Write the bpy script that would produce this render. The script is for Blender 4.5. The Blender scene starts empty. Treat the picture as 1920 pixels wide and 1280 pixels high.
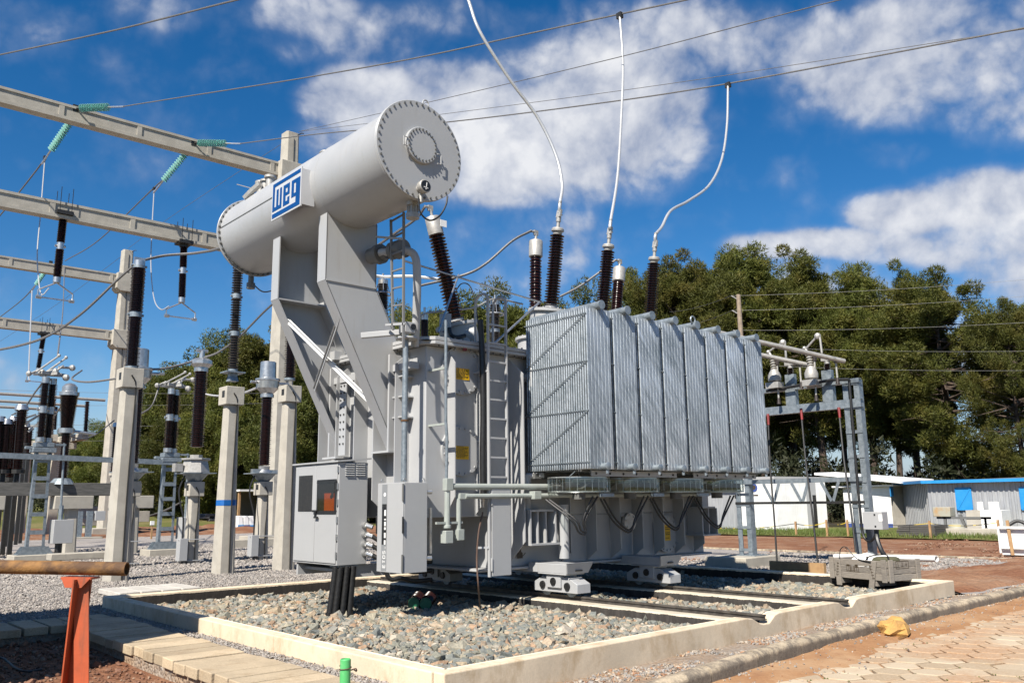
import bpy, bmesh, math, random
import numpy as np
from mathutils import Vector, Matrix
R_ = math.radians
random.seed(7); rng = np.random.default_rng(11)
S = bpy.context.scene
COL = S.collection

# ------------------------------------------------------------------ camera
EYE = Vector((0.0, 0.0, 1.65))
FPX = 1596.0                      # focal length in pixels of the 1920 wide photograph
_a = Vector((1820.0, -282.0, -FPX)).normalized()
_b = Vector((-1450.0, -320.0, -FPX)).normalized()
_z = _a.cross(_b).normalized(); _b = _z.cross(_a)
ROT = Matrix((_a, _b, _z))
cam_d = bpy.data.cameras.new('camera'); cam = bpy.data.objects.new('camera', cam_d); COL.objects.link(cam)
cam.matrix_world = Matrix.Translation(EYE) @ ROT.to_4x4()
cam_d.sensor_width = 36.0; cam_d.lens = FPX/1920*36; cam_d.clip_end = 3000; cam_d.clip_start = 0.05
S.camera = cam

# ------------------------------------------------------------------ sun, sky, exposure
SUN_EL = R_(46); SHX, SHY = 0.932, 0.362          # shadows run along +X and a little +Y
sun_from = Vector((-SHX*math.cos(SUN_EL), -SHY*math.cos(SUN_EL), math.sin(SUN_EL)))
sl = bpy.data.lights.new('sun', 'SUN'); sl.energy = 5.0; sl.angle = R_(0.53); sl.color = (1.0, 0.94, 0.84)
so = bpy.data.objects.new('sun', sl); COL.objects.link(so)
so.rotation_mode = 'QUATERNION'; so.rotation_quaternion = sun_from.to_track_quat('Z', 'Y')
so.location = (-20, -10, 40)
S.view_settings.view_transform = 'Standard'; S.view_settings.look = 'None'
S.view_settings.exposure = 0.90; S.view_settings.gamma = 1.0; S.view_settings.use_curve_mapping = False
S.cycles.max_bounces = 8; S.cycles.transparent_max_bounces = 8; S.cycles.use_denoising = True

def ray(px, py):
    return (ROT @ Vector((px-960.0, 640.0-py, -FPX))).normalized()
def onX(px, py, x): d = ray(px, py); return EYE + d*((x-EYE.x)/d.x)
def onY(px, py, y): d = ray(px, py); return EYE + d*((y-EYE.y)/d.y)
def onZ(px, py, z): d = ray(px, py); return EYE + d*((z-EYE.z)/d.z)
def onP(px, py, p0, n): d = ray(px, py); n = Vector(n); return EYE + d*((Vector(p0)-EYE).dot(n)/d.dot(n))
def far(px, py, dep): return EYE + (ROT @ Vector((px-960.0, 640.0-py, -FPX)))*(dep/FPX)

# world: Nishita sky with cumulus clouds laid out by direction
W = bpy.data.worlds.new('World'); S.world = W; W.use_nodes = True
nt = W.node_tree; nt.nodes.clear()
class NT:
    def __init__(s, t): s.t = t
    def n(s, typ, ins=None, **kw):
        nd = s.t.nodes.new(typ)
        for k, v in kw.items(): setattr(nd, k, v)
        for k, v in (ins or {}).items():
            if hasattr(v, 'is_output') or isinstance(v, bpy.types.NodeSocket): s.t.links.new(v, nd.inputs[k])
            else: nd.inputs[k].default_value = v
        return nd
    def math(s, op, a, b=0.0, clamp=False):
        return s.n('ShaderNodeMath', {0: a, 1: b}, operation=op, use_clamp=clamp).outputs[0]
    def vmath(s, op, a, b=(0, 0, 0), out=0):
        return s.n('ShaderNodeVectorMath', {0: a, 1: b}, operation=op).outputs[out]
    def mix(s, f, a, b, blend='MIX'):
        nd = s.t.nodes.new('ShaderNodeMix'); nd.data_type = 'RGBA'; nd.blend_type = blend
        for i, v in ((0, f), (6, a), (7, b)):
            if isinstance(v, bpy.types.NodeSocket): s.t.links.new(v, nd.inputs[i])
            else: nd.inputs[i].default_value = v if i == 0 else (tuple(v)+(1,) if len(v) == 3 else v)
        return nd.outputs[2]
    def ramp(s, f, a, b, lo=0.0, hi=1.0, typ='SMOOTHSTEP'):
        return s.n('ShaderNodeMapRange', {0: f, 1: a, 2: b, 3: lo, 4: hi}, interpolation_type=typ).outputs[0]
    def noise(s, vec, scale, detail=4.0, rough=0.5, dist=0.0):
        return s.n('ShaderNodeTexNoise', {'Vector': vec, 'Scale': scale, 'Detail': detail, 'Roughness': rough, 'Distortion': dist})
w = NT(nt)
sky = w.n('ShaderNodeTexSky'); sky.sky_type = 'NISHITA'; sky.sun_disc = False
sky.sun_elevation = SUN_EL; sky.sun_rotation = math.atan2(sun_from.x, sun_from.y)
sky.air_density = 1.0; sky.dust_density = 0.35; sky.ozone_density = 2.2; sky.altitude = 900
skyc = w.n('ShaderNodeHueSaturation', {'Saturation': 1.40, 'Value': 1.06, 'Hue': 0.502, 'Color': sky.outputs[0]}).outputs[0]
dirv = w.n('ShaderNodeNewGeometry').outputs['Incoming']
dirv = w.vmath('SCALE', dirv); nt.nodes[-1].inputs[3].default_value = -1.0
# cloud masses: (photo x, y, half width, half height, weight)
BL = [(690,190,110,60,1),(850,190,150,70,1),(800,260,230,60,.8),(1000,260,190,90,1),(1080,160,160,90,.75),(1170,240,150,100,.85),(930,330,150,55,.75),(1140,330,140,50,.6),
      (1230,80,200,70,.6),(1420,90,110,60,.6),(1640,110,170,90,.85),(1800,80,150,100,.9),(1720,190,150,45,.7),(1880,170,90,80,.7),(1560,200,60,30,.3),(1480,320,55,30,.35),
      (600,30,110,40,.62),(700,70,120,50,.55),(560,75,60,40,.4),(850,30,90,40,.5),(960,60,90,40,.45),(1060,90,100,50,.5),
      (1850,380,115,50,.95),(1700,400,90,38,.95),(1560,455,120,26,.8),(1430,460,70,24,.8),(1640,460,90,32,.7),(1800,460,120,46,.7),(1900,430,80,60,.75),(1890,520,70,50,.75),
      (1700,640,250,100,.62),(1500,560,200,80,.5),(1870,660,120,80,.7),(1300,415,50,15,.3),(1680,290,60,25,.35),(1420,230,70,30,.3),
      (30,50,80,50,.5),(290,20,80,40,.42),(195,105,25,20,.32),(60,235,70,25,.34),(420,220,35,20,.3),(160,350,60,20,.2),(1010,470,70,35,.3),(1090,450,60,50,.4),
      (1050,520,80,60,.35),(130,700,160,50,.35),(130,860,220,60,.5)]
fld = None
for (x, y, a, b, k) in BL:
    c = ray(x, y)
    cx = (ROT @ Vector((1, 0, 0))); cx = (cx - c*cx.dot(c)).normalized(); cy = c.cross(cx)
    dx = w.math('MULTIPLY', w.vmath('DOT_PRODUCT', dirv, cx, 1), FPX/(a*1.62))
    dy = w.math('MULTIPLY', w.vmath('DOT_PRODUCT', dirv, cy, 1), FPX/(b*1.62))
    fr = w.math('LESS_THAN', w.vmath('DOT_PRODUCT', dirv, c, 1), 0.0)
    r2 = w.math('ADD', w.math('ADD', w.math('MULTIPLY', dx, dx), w.math('MULTIPLY', dy, dy)), w.math('MULTIPLY', fr, 50.0))
    g = w.ramp(r2, 0.0, 1.0, k, 0.0)
    fld = g if fld is None else w.math('SMOOTH_MAX', fld, g)
    if fld is not g: nt.nodes[-1].inputs[2].default_value = 0.25
elev = w.n('ShaderNodeSeparateXYZ', {0: dirv}).outputs[2]
n1 = w.noise(dirv, 5.5, 10.0, 0.58, 0.15).outputs[0]
n2 = w.noise(dirv, 17.0, 7.0, 0.62, 0.35).outputs[0]
n3 = w.noise(w.vmath('ADD', dirv, tuple(sun_from*0.03)), 5.5, 10.0, 0.58, 0.15).outputs[0]
# outside the picture the cloud field goes on as scattered cumulus of the same kind
base = w.ramp(w.noise(w.vmath('ADD', dirv, (3.1, 1.7, 0.4)), 2.3, 2.0, 0.5).outputs[0], 0.52, 0.74, 0.0, 0.6)
Fv = ROT @ Vector((0, 0, -1))
outm = w.ramp(w.vmath('DOT_PRODUCT', dirv, Fv, 1), 0.70, 0.80, 1.0, 0.0)
fld = w.math('MAXIMUM', fld, w.math('MULTIPLY', base, outm))
def billow(vec, sc_):
    q = w.noise(vec, sc_, 1.5, 0.5, 0.0).outputs[0]; return w.math('ABSOLUTE', w.math('SUBTRACT', w.math('MULTIPLY', q, 2.0), 1.0))
warp = w.vmath('ADD', dirv, w.vmath('SCALE', w.noise(dirv, 9.0, 4.0, .55).outputs[1])); nt.nodes[-1].inputs[3].default_value = .05
for nd_ in nt.nodes:
    if nd_.type == 'VECT_MATH' and nd_.operation == 'SCALE' and nd_.inputs[3].default_value == 1.0: nd_.inputs[3].default_value = .05
def bil(vec): return w.math('ADD', w.math('ADD', w.math('MULTIPLY', billow(vec, 7.0), .46), w.math('MULTIPLY', billow(vec, 16.0), .32)), w.math('MULTIPLY', billow(vec, 38.0), .16))
bl1 = bil(warp); bl2 = bil(w.vmath('ADD', warp, tuple(sun_from*0.02)))
nz = w.math('ADD', w.math('ADD', w.math('MULTIPLY', w.math('SUBTRACT', n1, 0.5), 1.35), w.math('MULTIPLY', w.math('SUBTRACT', n2, 0.5), .40)), w.math('MULTIPLY', w.math('SUBTRACT', bl1, 0.27), 1.0))
den = w.math('ADD', fld, nz)
den = w.math('MULTIPLY', den, w.ramp(fld, 0.03, 0.2))
alpha = w.math('ADD', w.ramp(den, 0.28, 0.62, 0.0, 0.58), w.ramp(den, 0.0, 0.80, 0.0, 0.42))
lit = w.math('ADD', w.math('ADD', w.math('MULTIPLY', w.math('SUBTRACT', n1, n3), 3.0), w.math('MULTIPLY', w.math('SUBTRACT', bl1, bl2), .9)), w.ramp(den, 0.35, 1.25, 0.25, 0.95), True)
ccol = w.mix(lit, (0.19, 0.22, 0.295), (0.47, 0.475, 0.49))
skys = w.vmath('SCALE', skyc); SKYN = nt.nodes[-1]; SKYN.inputs[3].default_value = 0.061
lowh = w.ramp(elev, 0.0, 0.16, 0.85, 0.0)
skys = w.mix(lowh, skys, (0.20, 0.245, 0.315))
fin = w.mix(w.math('MULTIPLY', alpha, 0.96), skys, ccol)
bg = w.n('ShaderNodeBackground', {'Color': fin, 'Strength': 1.0})
w.n('ShaderNodeOutputWorld', {0: bg.outputs[0]})

# ------------------------------------------------------------------ materials
def newmat(name):
    m = bpy.data.materials.new(name); m.use_nodes = True; t = NT(m.node_tree)
    bs = m.node_tree.nodes['Principled BSDF']; return m, t, bs
def srgb(h):
    h = h.lstrip('#'); return tuple(((int(h[i:i+2], 16)/255)+0.0)**2.2 for i in (0, 2, 4))
def pm(name, c1, c2=None, scale=3.0, rough=0.5, metal=0.0, bump=0.0, bscale=40.0, detail=5.0, rvar=0.0, stretch=None, spec=None, lo=.35, hi=.65, grime=None, coat=0):
    m, t, bs = newmat(name)
    pos = t.n('ShaderNodeNewGeometry').outputs['Position']
    if stretch: pos = t.vmath('MULTIPLY', pos, stretch)
    c2 = c2 or tuple(min(1, v*0.86) for v in c1)
    c1, c2 = kk(c1), kk(c2)
    nn = t.noise(pos, scale, detail, 0.6).outputs[0]
    col = t.mix(t.ramp(nn, lo, hi), c1, c2)
    if grime:
        g = t.noise(t.vmath('MULTIPLY', pos, (5, 5, .55)), 2.2, 6.0, .65).outputs[0]
        col = t.mix(t.math('MULTIPLY', t.ramp(g, .52, .75), grime[3]), col, grime[:3])
    t.t.links.new(col, bs.inputs['Base Color'])
    bs.inputs['Roughness'].default_value = rough; bs.inputs['Metallic'].default_value = metal
    if spec is not None: bs.inputs['Specular IOR Level'].default_value = spec
    if coat: bs.inputs['Coat Weight'].default_value = coat; bs.inputs['Coat Roughness'].default_value = .08
    if rvar:
        t.t.links.new(t.ramp(t.noise(pos, scale*2.3, 4.0).outputs[0], .3, .7, rough-rvar, rough+rvar), bs.inputs['Roughness'])
    if bump:
        b = t.n('ShaderNodeBump', {'Strength': bump, 'Distance': 0.02, 'Height': t.noise(pos, bscale, 5.0, .6).outputs[0]})
        t.t.links.new(b.outputs[0], bs.inputs['Normal'])
    return m
M = {}
KA = 0.78
def kk(c): return tuple(v*KA for v in c[:3])+tuple(c[3:])
M['grey'] = pm('grey_paint', (.45,.455,.462), (.425,.43,.437), 1.1, .38, bump=.02, bscale=14, rvar=.06, grime=(.27,.255,.22,.34))
M['grey_box'] = pm('cabinet_paint', (.43,.435,.44), (.41,.415,.42), 1.5, .45, bump=.05, bscale=160, rvar=.05, grime=(.34,.33,.30,.15))
M['grey_dark'] = pm('dark_grey_paint', (.16,.16,.155), (.14,.14,.135), 2, .5)  # darker grey for bolts, relay, seam, rotors and frames
M['ducts'] = pm('conduit_paint', (.40,.43,.40), (.36,.39,.36), 6, .4)
M['white'] = pm('white_paint', (.92,.92,.91), (.84,.84,.82), 2.0, .5, grime=(.5,.45,.37,.35))
M['alu'] = pm('aluminium', (.72,.72,.71), (.55,.55,.55), 9, .34, .85, bump=.05, bscale=60)
M['alucast'] = pm('cast_aluminium', (.50,.485,.455), (.40,.385,.36), 14, .5, .35, bump=.1, bscale=90)
M['steel'] = pm('galvanised_steel', (.33,.375,.41), (.23,.27,.30), 11, .45, .45, rvar=.1, bump=.04, bscale=50)
M['cable_al'] = pm('aluminium_strand', (.72,.72,.72), (.58,.58,.58), 60, .4, .5)
M['wire'] = pm('weathered_wire', (.20,.19,.19), (.14,.14,.14), 30, .6, .2)
M['black'] = pm('black_rubber', (.012,.012,.013), (.02,.02,.02), 20, .45)
M['darkmetal'] = pm('dark_metal', (.045,.043,.04), (.03,.03,.03), 20, .5, .3)
M['copper'] = pm('copper_strap', (.13,.075,.05), (.09,.055,.04), 8, .6)
M['porc'] = pm('brown_porcelain', (.026,.008,.006), (.018,.006,.005), 5, .22, spec=.3)
M['porcg'] = pm('grey_brown_polymer', (.045,.033,.027), (.034,.026,.022), 5, .42)
M['porcw'] = pm('pale_porcelain', (.55,.53,.48), (.48,.46,.42), 5, .3)
M['concrete'] = pm('concrete', (.50,.455,.375), (.40,.365,.305), 1.7, .9, bump=.22, bscale=26, grime=(.24,.22,.19,.4))
M['concrete_pole'] = pm('pole_concrete', (.50,.465,.40), (.42,.39,.335), 2.6, .85, bump=.18, bscale=40, grime=(.30,.27,.23,.4))
M['concrete_dark'] = pm('weathered_concrete', (.16,.155,.145), (.10,.098,.092), 2.5, .9, bump=.2, bscale=30, stretch=(1, 1, 6))
M['rust'] = pm('rusty_steel', (.30,.15,.045), (.11,.055,.025), 9, .8, .1, bump=.25, bscale=70, lo=.38, hi=.62)
M['orange'] = pm('orange_paint', (.52,.10,.035), (.34,.075,.03), 6, .5, bump=.06, bscale=60, lo=.45, hi=.75, grime=(.10,.06,.04,.8))
M['green'] = pm('green_plastic', (.10,.50,.16), (.28,.60,.30), 14, .5, lo=.5, hi=.75)
M['band'] = pm('band_paint', (.004,.13,.46), (.005,.12,.42), 3, .5)
M['sign_face'] = pm('sign_face_paint', (.56,.57,.59), (.53,.54,.56), 3, .4)
M['strip'] = pm('door_strip_paint', (.27,.28,.29), (.25,.26,.27), 3, .4)
M['pole_wood'] = pm('pole_timber', (.34,.27,.20), (.26,.20,.15), 5, .85)
M['blue'] = pm('blue_paint', (.002,.060,.235), (.003,.066,.25), 3, .35)
M['blue_dark'] = pm('dark_blue_paint', (.03,.07,.28), (.05,.09,.30), 4, .7)
M['blue_light'] = pm('bright_blue_paint', (.015,.27,.66), (.03,.30,.68), 4, .5)
M['yellow'] = pm('yellow_label', (.80,.47,.01), (.78,.45,.01), 4, .45)
M['ink'] = pm('label_ink', (.06,.04,.02), (.05,.035,.02), 4, .6)
M['red'] = pm('red_plastic', (.28,.02,.02), (.20,.02,.02), 4, .5)
M['orange_box'] = pm('orange_panel', (.62,.11,.01), (.60,.10,.01), 4, .55)
M['wood_pale'] = pm('pale_timber', (.45,.28,.13), (.36,.21,.10), 6, .8, bump=.1, bscale=60)
M['olive'] = pm('olive_canvas', (.10,.095,.05), (.08,.08,.045), 12, .9)
M['corr'] = pm('corrugated_zinc', (.52,.53,.54), (.42,.43,.45), 2, .45, .35, stretch=(1, 4, .5))
M['rock_y'] = pm('yellow_rock', (.62,.36,.10), (.45,.25,.08), 8, .9, bump=.5, bscale=30)
M['ladder'] = pm('ladder_shade_grey', (.20,.20,.20), (.18,.18,.18), 2, .5)  # grey darkened to stand in for the shade on the access ladder
M['bark'] = pm('pine_bark', (.11,.075,.055), (.045,.033,.026), 5, .9, bump=.5, bscale=18, stretch=(1, 1, .3))
M['plastic_grey'] = pm('tarnished_tank_plastic', (.42,.41,.33), (.5,.25,.06), 1.5, .5, lo=.5, hi=.8)

def mat_galv():
    m, t, bs = newmat('galvanised_radiator')
    pos = t.n('ShaderNodeNewGeometry').outputs['Position']
    rn = t.n('ShaderNodeObjectInfo').outputs['Random']
    sh = t.vmath('ADD', pos, t.n('ShaderNodeCombineXYZ', {0: t.math('MULTIPLY', rn, 9.0), 2: t.math('MULTIPLY', rn, 5.0)}).outputs[0])
    # zinc runs: streaks slanting down the sheet, strength different from sheet to sheet
    sx = t.n('ShaderNodeSeparateXYZ', {0: sh})
    diag = t.n('ShaderNodeCombineXYZ', {0: t.math('ADD', t.math('MULTIPLY', sx.outputs[0], 5.0), t.math('MULTIPLY', sx.outputs[2], 3.6)),
                                        1: t.math('MULTIPLY', sx.outputs[1], 2.0), 2: t.math('MULTIPLY', sx.outputs[2], .5)}).outputs[0]
    st = t.noise(diag, 3.6, 5.0, .66, .3).outputs[0]
    sp = t.noise(pos, 45.0, 3.0, .6).outputs[0]
    big = t.noise(sh, 1.6, 3.0, .5).outputs[0]
    k = t.math('ADD', t.math('MULTIPLY', t.math('SUBTRACT', st, .5), t.ramp(rn, 0, 1, .9, 2.1)), t.math('ADD', t.math('MULTIPLY', t.math('SUBTRACT', sp, .5), .25), t.math('MULTIPLY', t.math('SUBTRACT', big, .5), 1.2)))
    k = t.math('ADD', k, .36, True)
    col = t.mix(k, (.17,.205,.235), (.60,.64,.68))
    t.t.links.new(col, bs.inputs['Base Color'])
    t.t.links.new(t.ramp(k, 0, 1, .56, .34), bs.inputs['Roughness'])
    bs.inputs['Metallic'].default_value = .45
    b = t.n('ShaderNodeBump', {'Strength': .12, 'Distance': .02, 'Height': sp}); t.t.links.new(b.outputs[0], bs.inputs['Normal'])
    return m
M['galv'] = mat_galv()

def mat_glass(name, col, a=.55, rough=.08):
    m, t, bs = newmat(name)
    bs.inputs['Base Color'].default_value = col+(1,); bs.inputs['Roughness'].default_value = rough
    bs.inputs['Transmission Weight'].default_value = a; bs.inputs['IOR'].default_value = 1.45
    return m
M['glass_ins'] = mat_glass('green_glass', (.36,.66,.60), .55, .08)
def mat_pane(name, tint, refl):
    m, t, bs = newmat(name)
    tr = t.n('ShaderNodeBsdfTransparent', {'Color': tint+(1,)}); gl = t.n('ShaderNodeBsdfGlossy', {'Color': (1, 1, 1, 1), 'Roughness': .04})
    lw = t.n('ShaderNodeLayerWeight', {0: .35}); f = t.ramp(lw.outputs[1], 0, 1, refl, refl+.10, 'LINEAR')
    mx = t.n('ShaderNodeMixShader', {0: f, 1: tr.outputs[0], 2: gl.outputs[0]})
    out = [n for n in m.node_tree.nodes if n.type == 'OUTPUT_MATERIAL'][0]; t.t.links.new(mx.outputs[0], out.inputs[0]); return m
M['pane'] = mat_pane('smoked_pane', (.78,.76,.74), .03)
M['clear'] = mat_pane('clear_film', (.86,.90,.88), .10)

def mat_stones(name, cols, dust=None, rough=.9):
    m, t, bs = newmat(name)
    ri = t.n('ShaderNodeNewGeometry').outputs['Random Per Island']
    cr = t.n('ShaderNodeValToRGB', {0: ri}); cr.color_ramp.interpolation = 'CONSTANT'
    el = cr.color_ramp.elements
    while len(el) < len(cols): el.new(1.0)
    for i, c in enumerate(cols): el[i].position = i/len(cols); el[i].color = kk(c)+(1,)
    pos = t.n('ShaderNodeNewGeometry').outputs['Position']
    nn = t.noise(pos, 38.0, 4.0, .6).outputs[0]
    col = t.mix(1.0, cr.outputs[0], t.mix(t.ramp(nn, .3, .7), (.72,.72,.72), (1.15,1.12,1.05)), 'MULTIPLY')
    t.t.links.new(col, bs.inputs['Base Color']); bs.inputs['Roughness'].default_value = rough
    b = t.n('ShaderNodeBump', {'Strength': .25, 'Distance': .01, 'Height': nn}); t.t.links.new(b.outputs[0], bs.inputs['Normal'])
    return m
M['ballast'] = mat_stones('bund_stones', [(.31,.29,.235),(.20,.21,.195),(.37,.30,.21),(.25,.25,.21),(.40,.27,.18),(.33,.305,.26),(.16,.175,.17),(.265,.26,.235),(.43,.34,.25),(.22,.22,.185),(.35,.32,.25),(.29,.225,.165),(.48,.43,.36),(.21,.225,.215)])
M['yardstone'] = mat_stones('yard_stones', [(.34,.31,.29),(.40,.37,.34),(.27,.255,.245),(.37,.33,.31),(.46,.42,.39),(.32,.30,.29)])
M['dirtlump'] = mat_stones('dirt_lumps', [(.20,.095,.055),(.26,.13,.08),(.16,.075,.045),(.30,.17,.11),(.22,.11,.07),(.36,.25,.18)])
M['mixlump'] = mat_stones('mixed_grit', [(.38,.33,.28),(.30,.28,.26),(.44,.32,.22),(.36,.20,.12),(.48,.42,.36),(.33,.31,.30)])

def mat_ground(name, a, b, c, cell=22.0, bump=.6, big=.35, dist=.03, mixc=None):
    """loose ground: cell-like grains with per-grain colour, broad patches and relief"""
    a, b, c = kk(a), kk(b), kk(c); mixc = kk(mixc) if mixc else None
    m, t, bs = newmat(name)
    pos = t.n('ShaderNodeNewGeometry').outputs['Position']
    v = t.n('ShaderNodeTexVoronoi', {'Vector': pos, 'Scale': cell, 'Randomness': 1.0})
    rv = t.n('ShaderNodeSeparateXYZ', {0: v.outputs['Color']}).outputs[0]
    col = t.mix(rv, a, b)
    col = t.mix(t.ramp(t.noise(pos, big, 6.0, .62).outputs[0], .42, .66), col, c)
    if mixc: col = t.mix(t.math('MULTIPLY', t.ramp(t.noise(t.vmath('ADD', pos, (7, 3, 0)), big*2.1, 7.0, .65).outputs[0], .5, .68), mixc[3]), col, mixc[:3])
    t.t.links.new(col, bs.inputs['Base Color']); bs.inputs['Roughness'].default_value = .95
    bs.inputs['Specular IOR Level'].default_value = .15
    h = t.math('ADD', t.math('SUBTRACT', 1.0, v.outputs['Distance']), t.math('MULTIPLY', t.noise(pos, cell*.35, 5.0, .6).outputs[0], .8))
    bp = t.n('ShaderNodeBump', {'Strength': bump, 'Distance': dist, 'Height': h}); t.t.links.new(bp.outputs[0], bs.inputs['Normal'])
    return m
M['dirt'] = mat_ground('red_dirt', (.25,.12,.068), (.20,.088,.048), (.31,.175,.105), 14, .7, .5, .04, mixc=(.36,.26,.19,.5))
M['gravel'] = mat_ground('yard_gravel', (.42,.385,.36), (.31,.285,.27), (.38,.34,.31), 30, .8, .3, .03)
M['bedfill'] = mat_ground('bund_bed', (.30,.29,.26), (.22,.22,.2), (.28,.25,.22), 16, .8, .3, .03)
M['grass'] = mat_ground('grass_ground', (.15,.15,.045), (.10,.115,.03), (.20,.17,.07), 9, .6, .16, .04)
M['grit'] = mat_ground('gritty_soil', (.38,.33,.28), (.30,.22,.16), (.34,.24,.16), 26, .8, .9, .03)
M['dust'] = mat_ground('orange_dust', (.40,.215,.105), (.34,.18,.088), (.46,.29,.165), 40, .3, 1.1, .012, mixc=(.27,.13,.07,.55))
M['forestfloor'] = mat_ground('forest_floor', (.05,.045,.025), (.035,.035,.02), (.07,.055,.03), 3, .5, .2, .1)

def mat_wall(name, top, side, edge):
    """bund concrete: black bitumen coat on inner faces with a ragged upper edge"""
    m, t, bs = newmat(name)
    pos = t.n('ShaderNodeNewGeometry').outputs['Position']
    z = t.n('ShaderNodeSeparateXYZ', {0: pos}).outputs[2]
    rag = t.math('MULTIPLY', t.math('SUBTRACT', t.noise(pos, 6.0, 6.0, .7).outputs[0], .5), .055)
    k = t.math('LESS_THAN', t.math('ADD', z, rag), edge)
    con = t.mix(t.ramp(t.noise(pos, 2.6, 7.0, .65).outputs[0], .35, .66), top, tuple(v*.78 for v in top))
    bit = t.mix(t.ramp(t.noise(t.vmath('MULTIPLY', pos, (6, 6, 1.2)), 2.0, 6.0, .7).outputs[0], .4, .78), side, tuple(v*2.4 for v in side))
    t.t.links.new(t.mix(k, con, bit), bs.inputs['Base Color']); bs.inputs['Roughness'].default_value = .85
    b = t.n('ShaderNodeBump', {'Strength': .25, 'Distance': .02, 'Height': t.noise(pos, 30.0, 5.0).outputs[0]}); t.t.links.new(b.outputs[0], bs.inputs['Normal'])
    return m
M['bitumen'] = mat_wall('bitumen_wall', (.80,.665,.49), (.020,.017,.015), .262)
def mat_kerb(name, c, d, s=1.0, objvar=0.0, spk_=.12, bst=.4, dlo=.5, dhi=.7, dmx=.55, zdark=None):
    c, d = kk(c), kk(d)
    m, t, bs = newmat(name)
    pos = t.n('ShaderNodeNewGeometry').outputs['Position']
    a = t.noise(pos, 2.2*s, 8.0, .7).outputs[0]
    g = t.noise(t.vmath('MULTIPLY', pos, (1.5, 1.5, .9)), 2.4*s, 8.0, .72).outputs[0]
    col = t.mix(t.ramp(a, .35, .68), c, tuple(v*.8 for v in c))
    col = t.mix(t.math('MULTIPLY', t.ramp(g, dlo, dhi), dmx), col, d)
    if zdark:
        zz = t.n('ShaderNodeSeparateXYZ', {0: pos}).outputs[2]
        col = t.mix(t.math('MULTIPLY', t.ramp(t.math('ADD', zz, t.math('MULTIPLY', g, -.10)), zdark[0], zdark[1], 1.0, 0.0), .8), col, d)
    spk = t.noise(pos, 55.0, 3.0, .7).outputs[0]
    col = t.mix(1.0, col, t.mix(t.ramp(spk, .3, .7), (1-spk_,)*3, (1+spk_*.7,)*3), 'MULTIPLY')
    if objvar: col = t.mix(1.0, col, t.mix(t.n('ShaderNodeObjectInfo').outputs['Random'], (1-objvar,)*3, (1+objvar*.6,)*3), 'MULTIPLY')
    t.t.links.new(col, bs.inputs['Base Color']); bs.inputs['Roughness'].default_value = .92
    b = t.n('ShaderNodeBump', {'Strength': bst, 'Distance': .02, 'Height': t.math('ADD', spk, t.noise(pos, 9.0, 5.0).outputs[0])}); t.t.links.new(b.outputs[0], bs.inputs['Normal'])
    return m
M['bundwall'] = mat_kerb('bund_render', (.80,.665,.49), (.46,.33,.19), .8, 0, .04, .12, .46, .68, .7)
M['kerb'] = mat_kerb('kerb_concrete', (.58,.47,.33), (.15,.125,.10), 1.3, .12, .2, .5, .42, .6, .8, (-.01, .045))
M['slab'] = mat_kerb('slab_concrete', (.58,.46,.31), (.36,.25,.14), 1.0, .22)
M['whiteslab'] = mat_kerb('white_slab', (.62,.58,.52), (.5,.45,.38), 1.0)
def mat_paver():
    m, t, bs = newmat('paver_concrete')
    pos = t.n('ShaderNodeNewGeometry').outputs['Position']
    ri = t.n('ShaderNodeObjectInfo').outputs['Random']; ri2 = t.n('ShaderNodeNewGeometry').outputs['Random Per Island']
    r = t.math('FRACT', t.math('ADD', ri, ri2))
    col = t.mix(r, (.29,.215,.135), (.44,.36,.255))
    col = t.mix(t.math('MULTIPLY', t.ramp(t.noise(pos, .8, 6.0, .65).outputs[0], .40, .62), .85), col, (.33,.19,.10))
    col = t.mix(t.math('MULTIPLY', t.ramp(t.noise(pos, 30.0, 4.0, .7).outputs[0], .35, .7), .4), col, (.46,.37,.27))
    t.t.links.new(col, bs.inputs['Base Color']); bs.inputs['Roughness'].default_value = .95
    b = t.n('ShaderNodeBump', {'Strength': .35, 'Distance': .01, 'Height': t.noise(pos, 45.0, 5.0).outputs[0]}); t.t.links.new(b.outputs[0], bs.inputs['Normal'])
    return m
M['paver'] = mat_paver()
def mat_wood(name, a, b2, axis=(1, 6, 6)):
    a, b2 = kk(a), kk(b2)
    m, t, bs = newmat(name)
    pos = t.n('ShaderNodeNewGeometry').outputs['Position']; rn = t.n('ShaderNodeObjectInfo').outputs['Random']
    p = t.vmath('MULTIPLY', pos, axis)
    g = t.noise(p, 7.0, 6.0, .7, .4).outputs[0]
    col = t.mix(t.ramp(g, .3, .7), a, b2); col = t.mix(t.math('MULTIPLY', rn, .45), col, tuple(v*1.35 for v in a))
    t.t.links.new(col, bs.inputs['Base Color']); bs.inputs['Roughness'].default_value = .9
    b = t.n('ShaderNodeBump', {'Strength': .4, 'Distance': .01, 'Height': g}); t.t.links.new(b.outputs[0], bs.inputs['Normal'])
    return m
M['wood'] = mat_wood('weathered_wood', (.285,.25,.21), (.145,.13,.115), (1.2, 1.2, 7))
M['wood_grey'] = mat_wood('grey_timber', (.105,.098,.09), (.06,.057,.052), (1, 1, 9))
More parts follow.
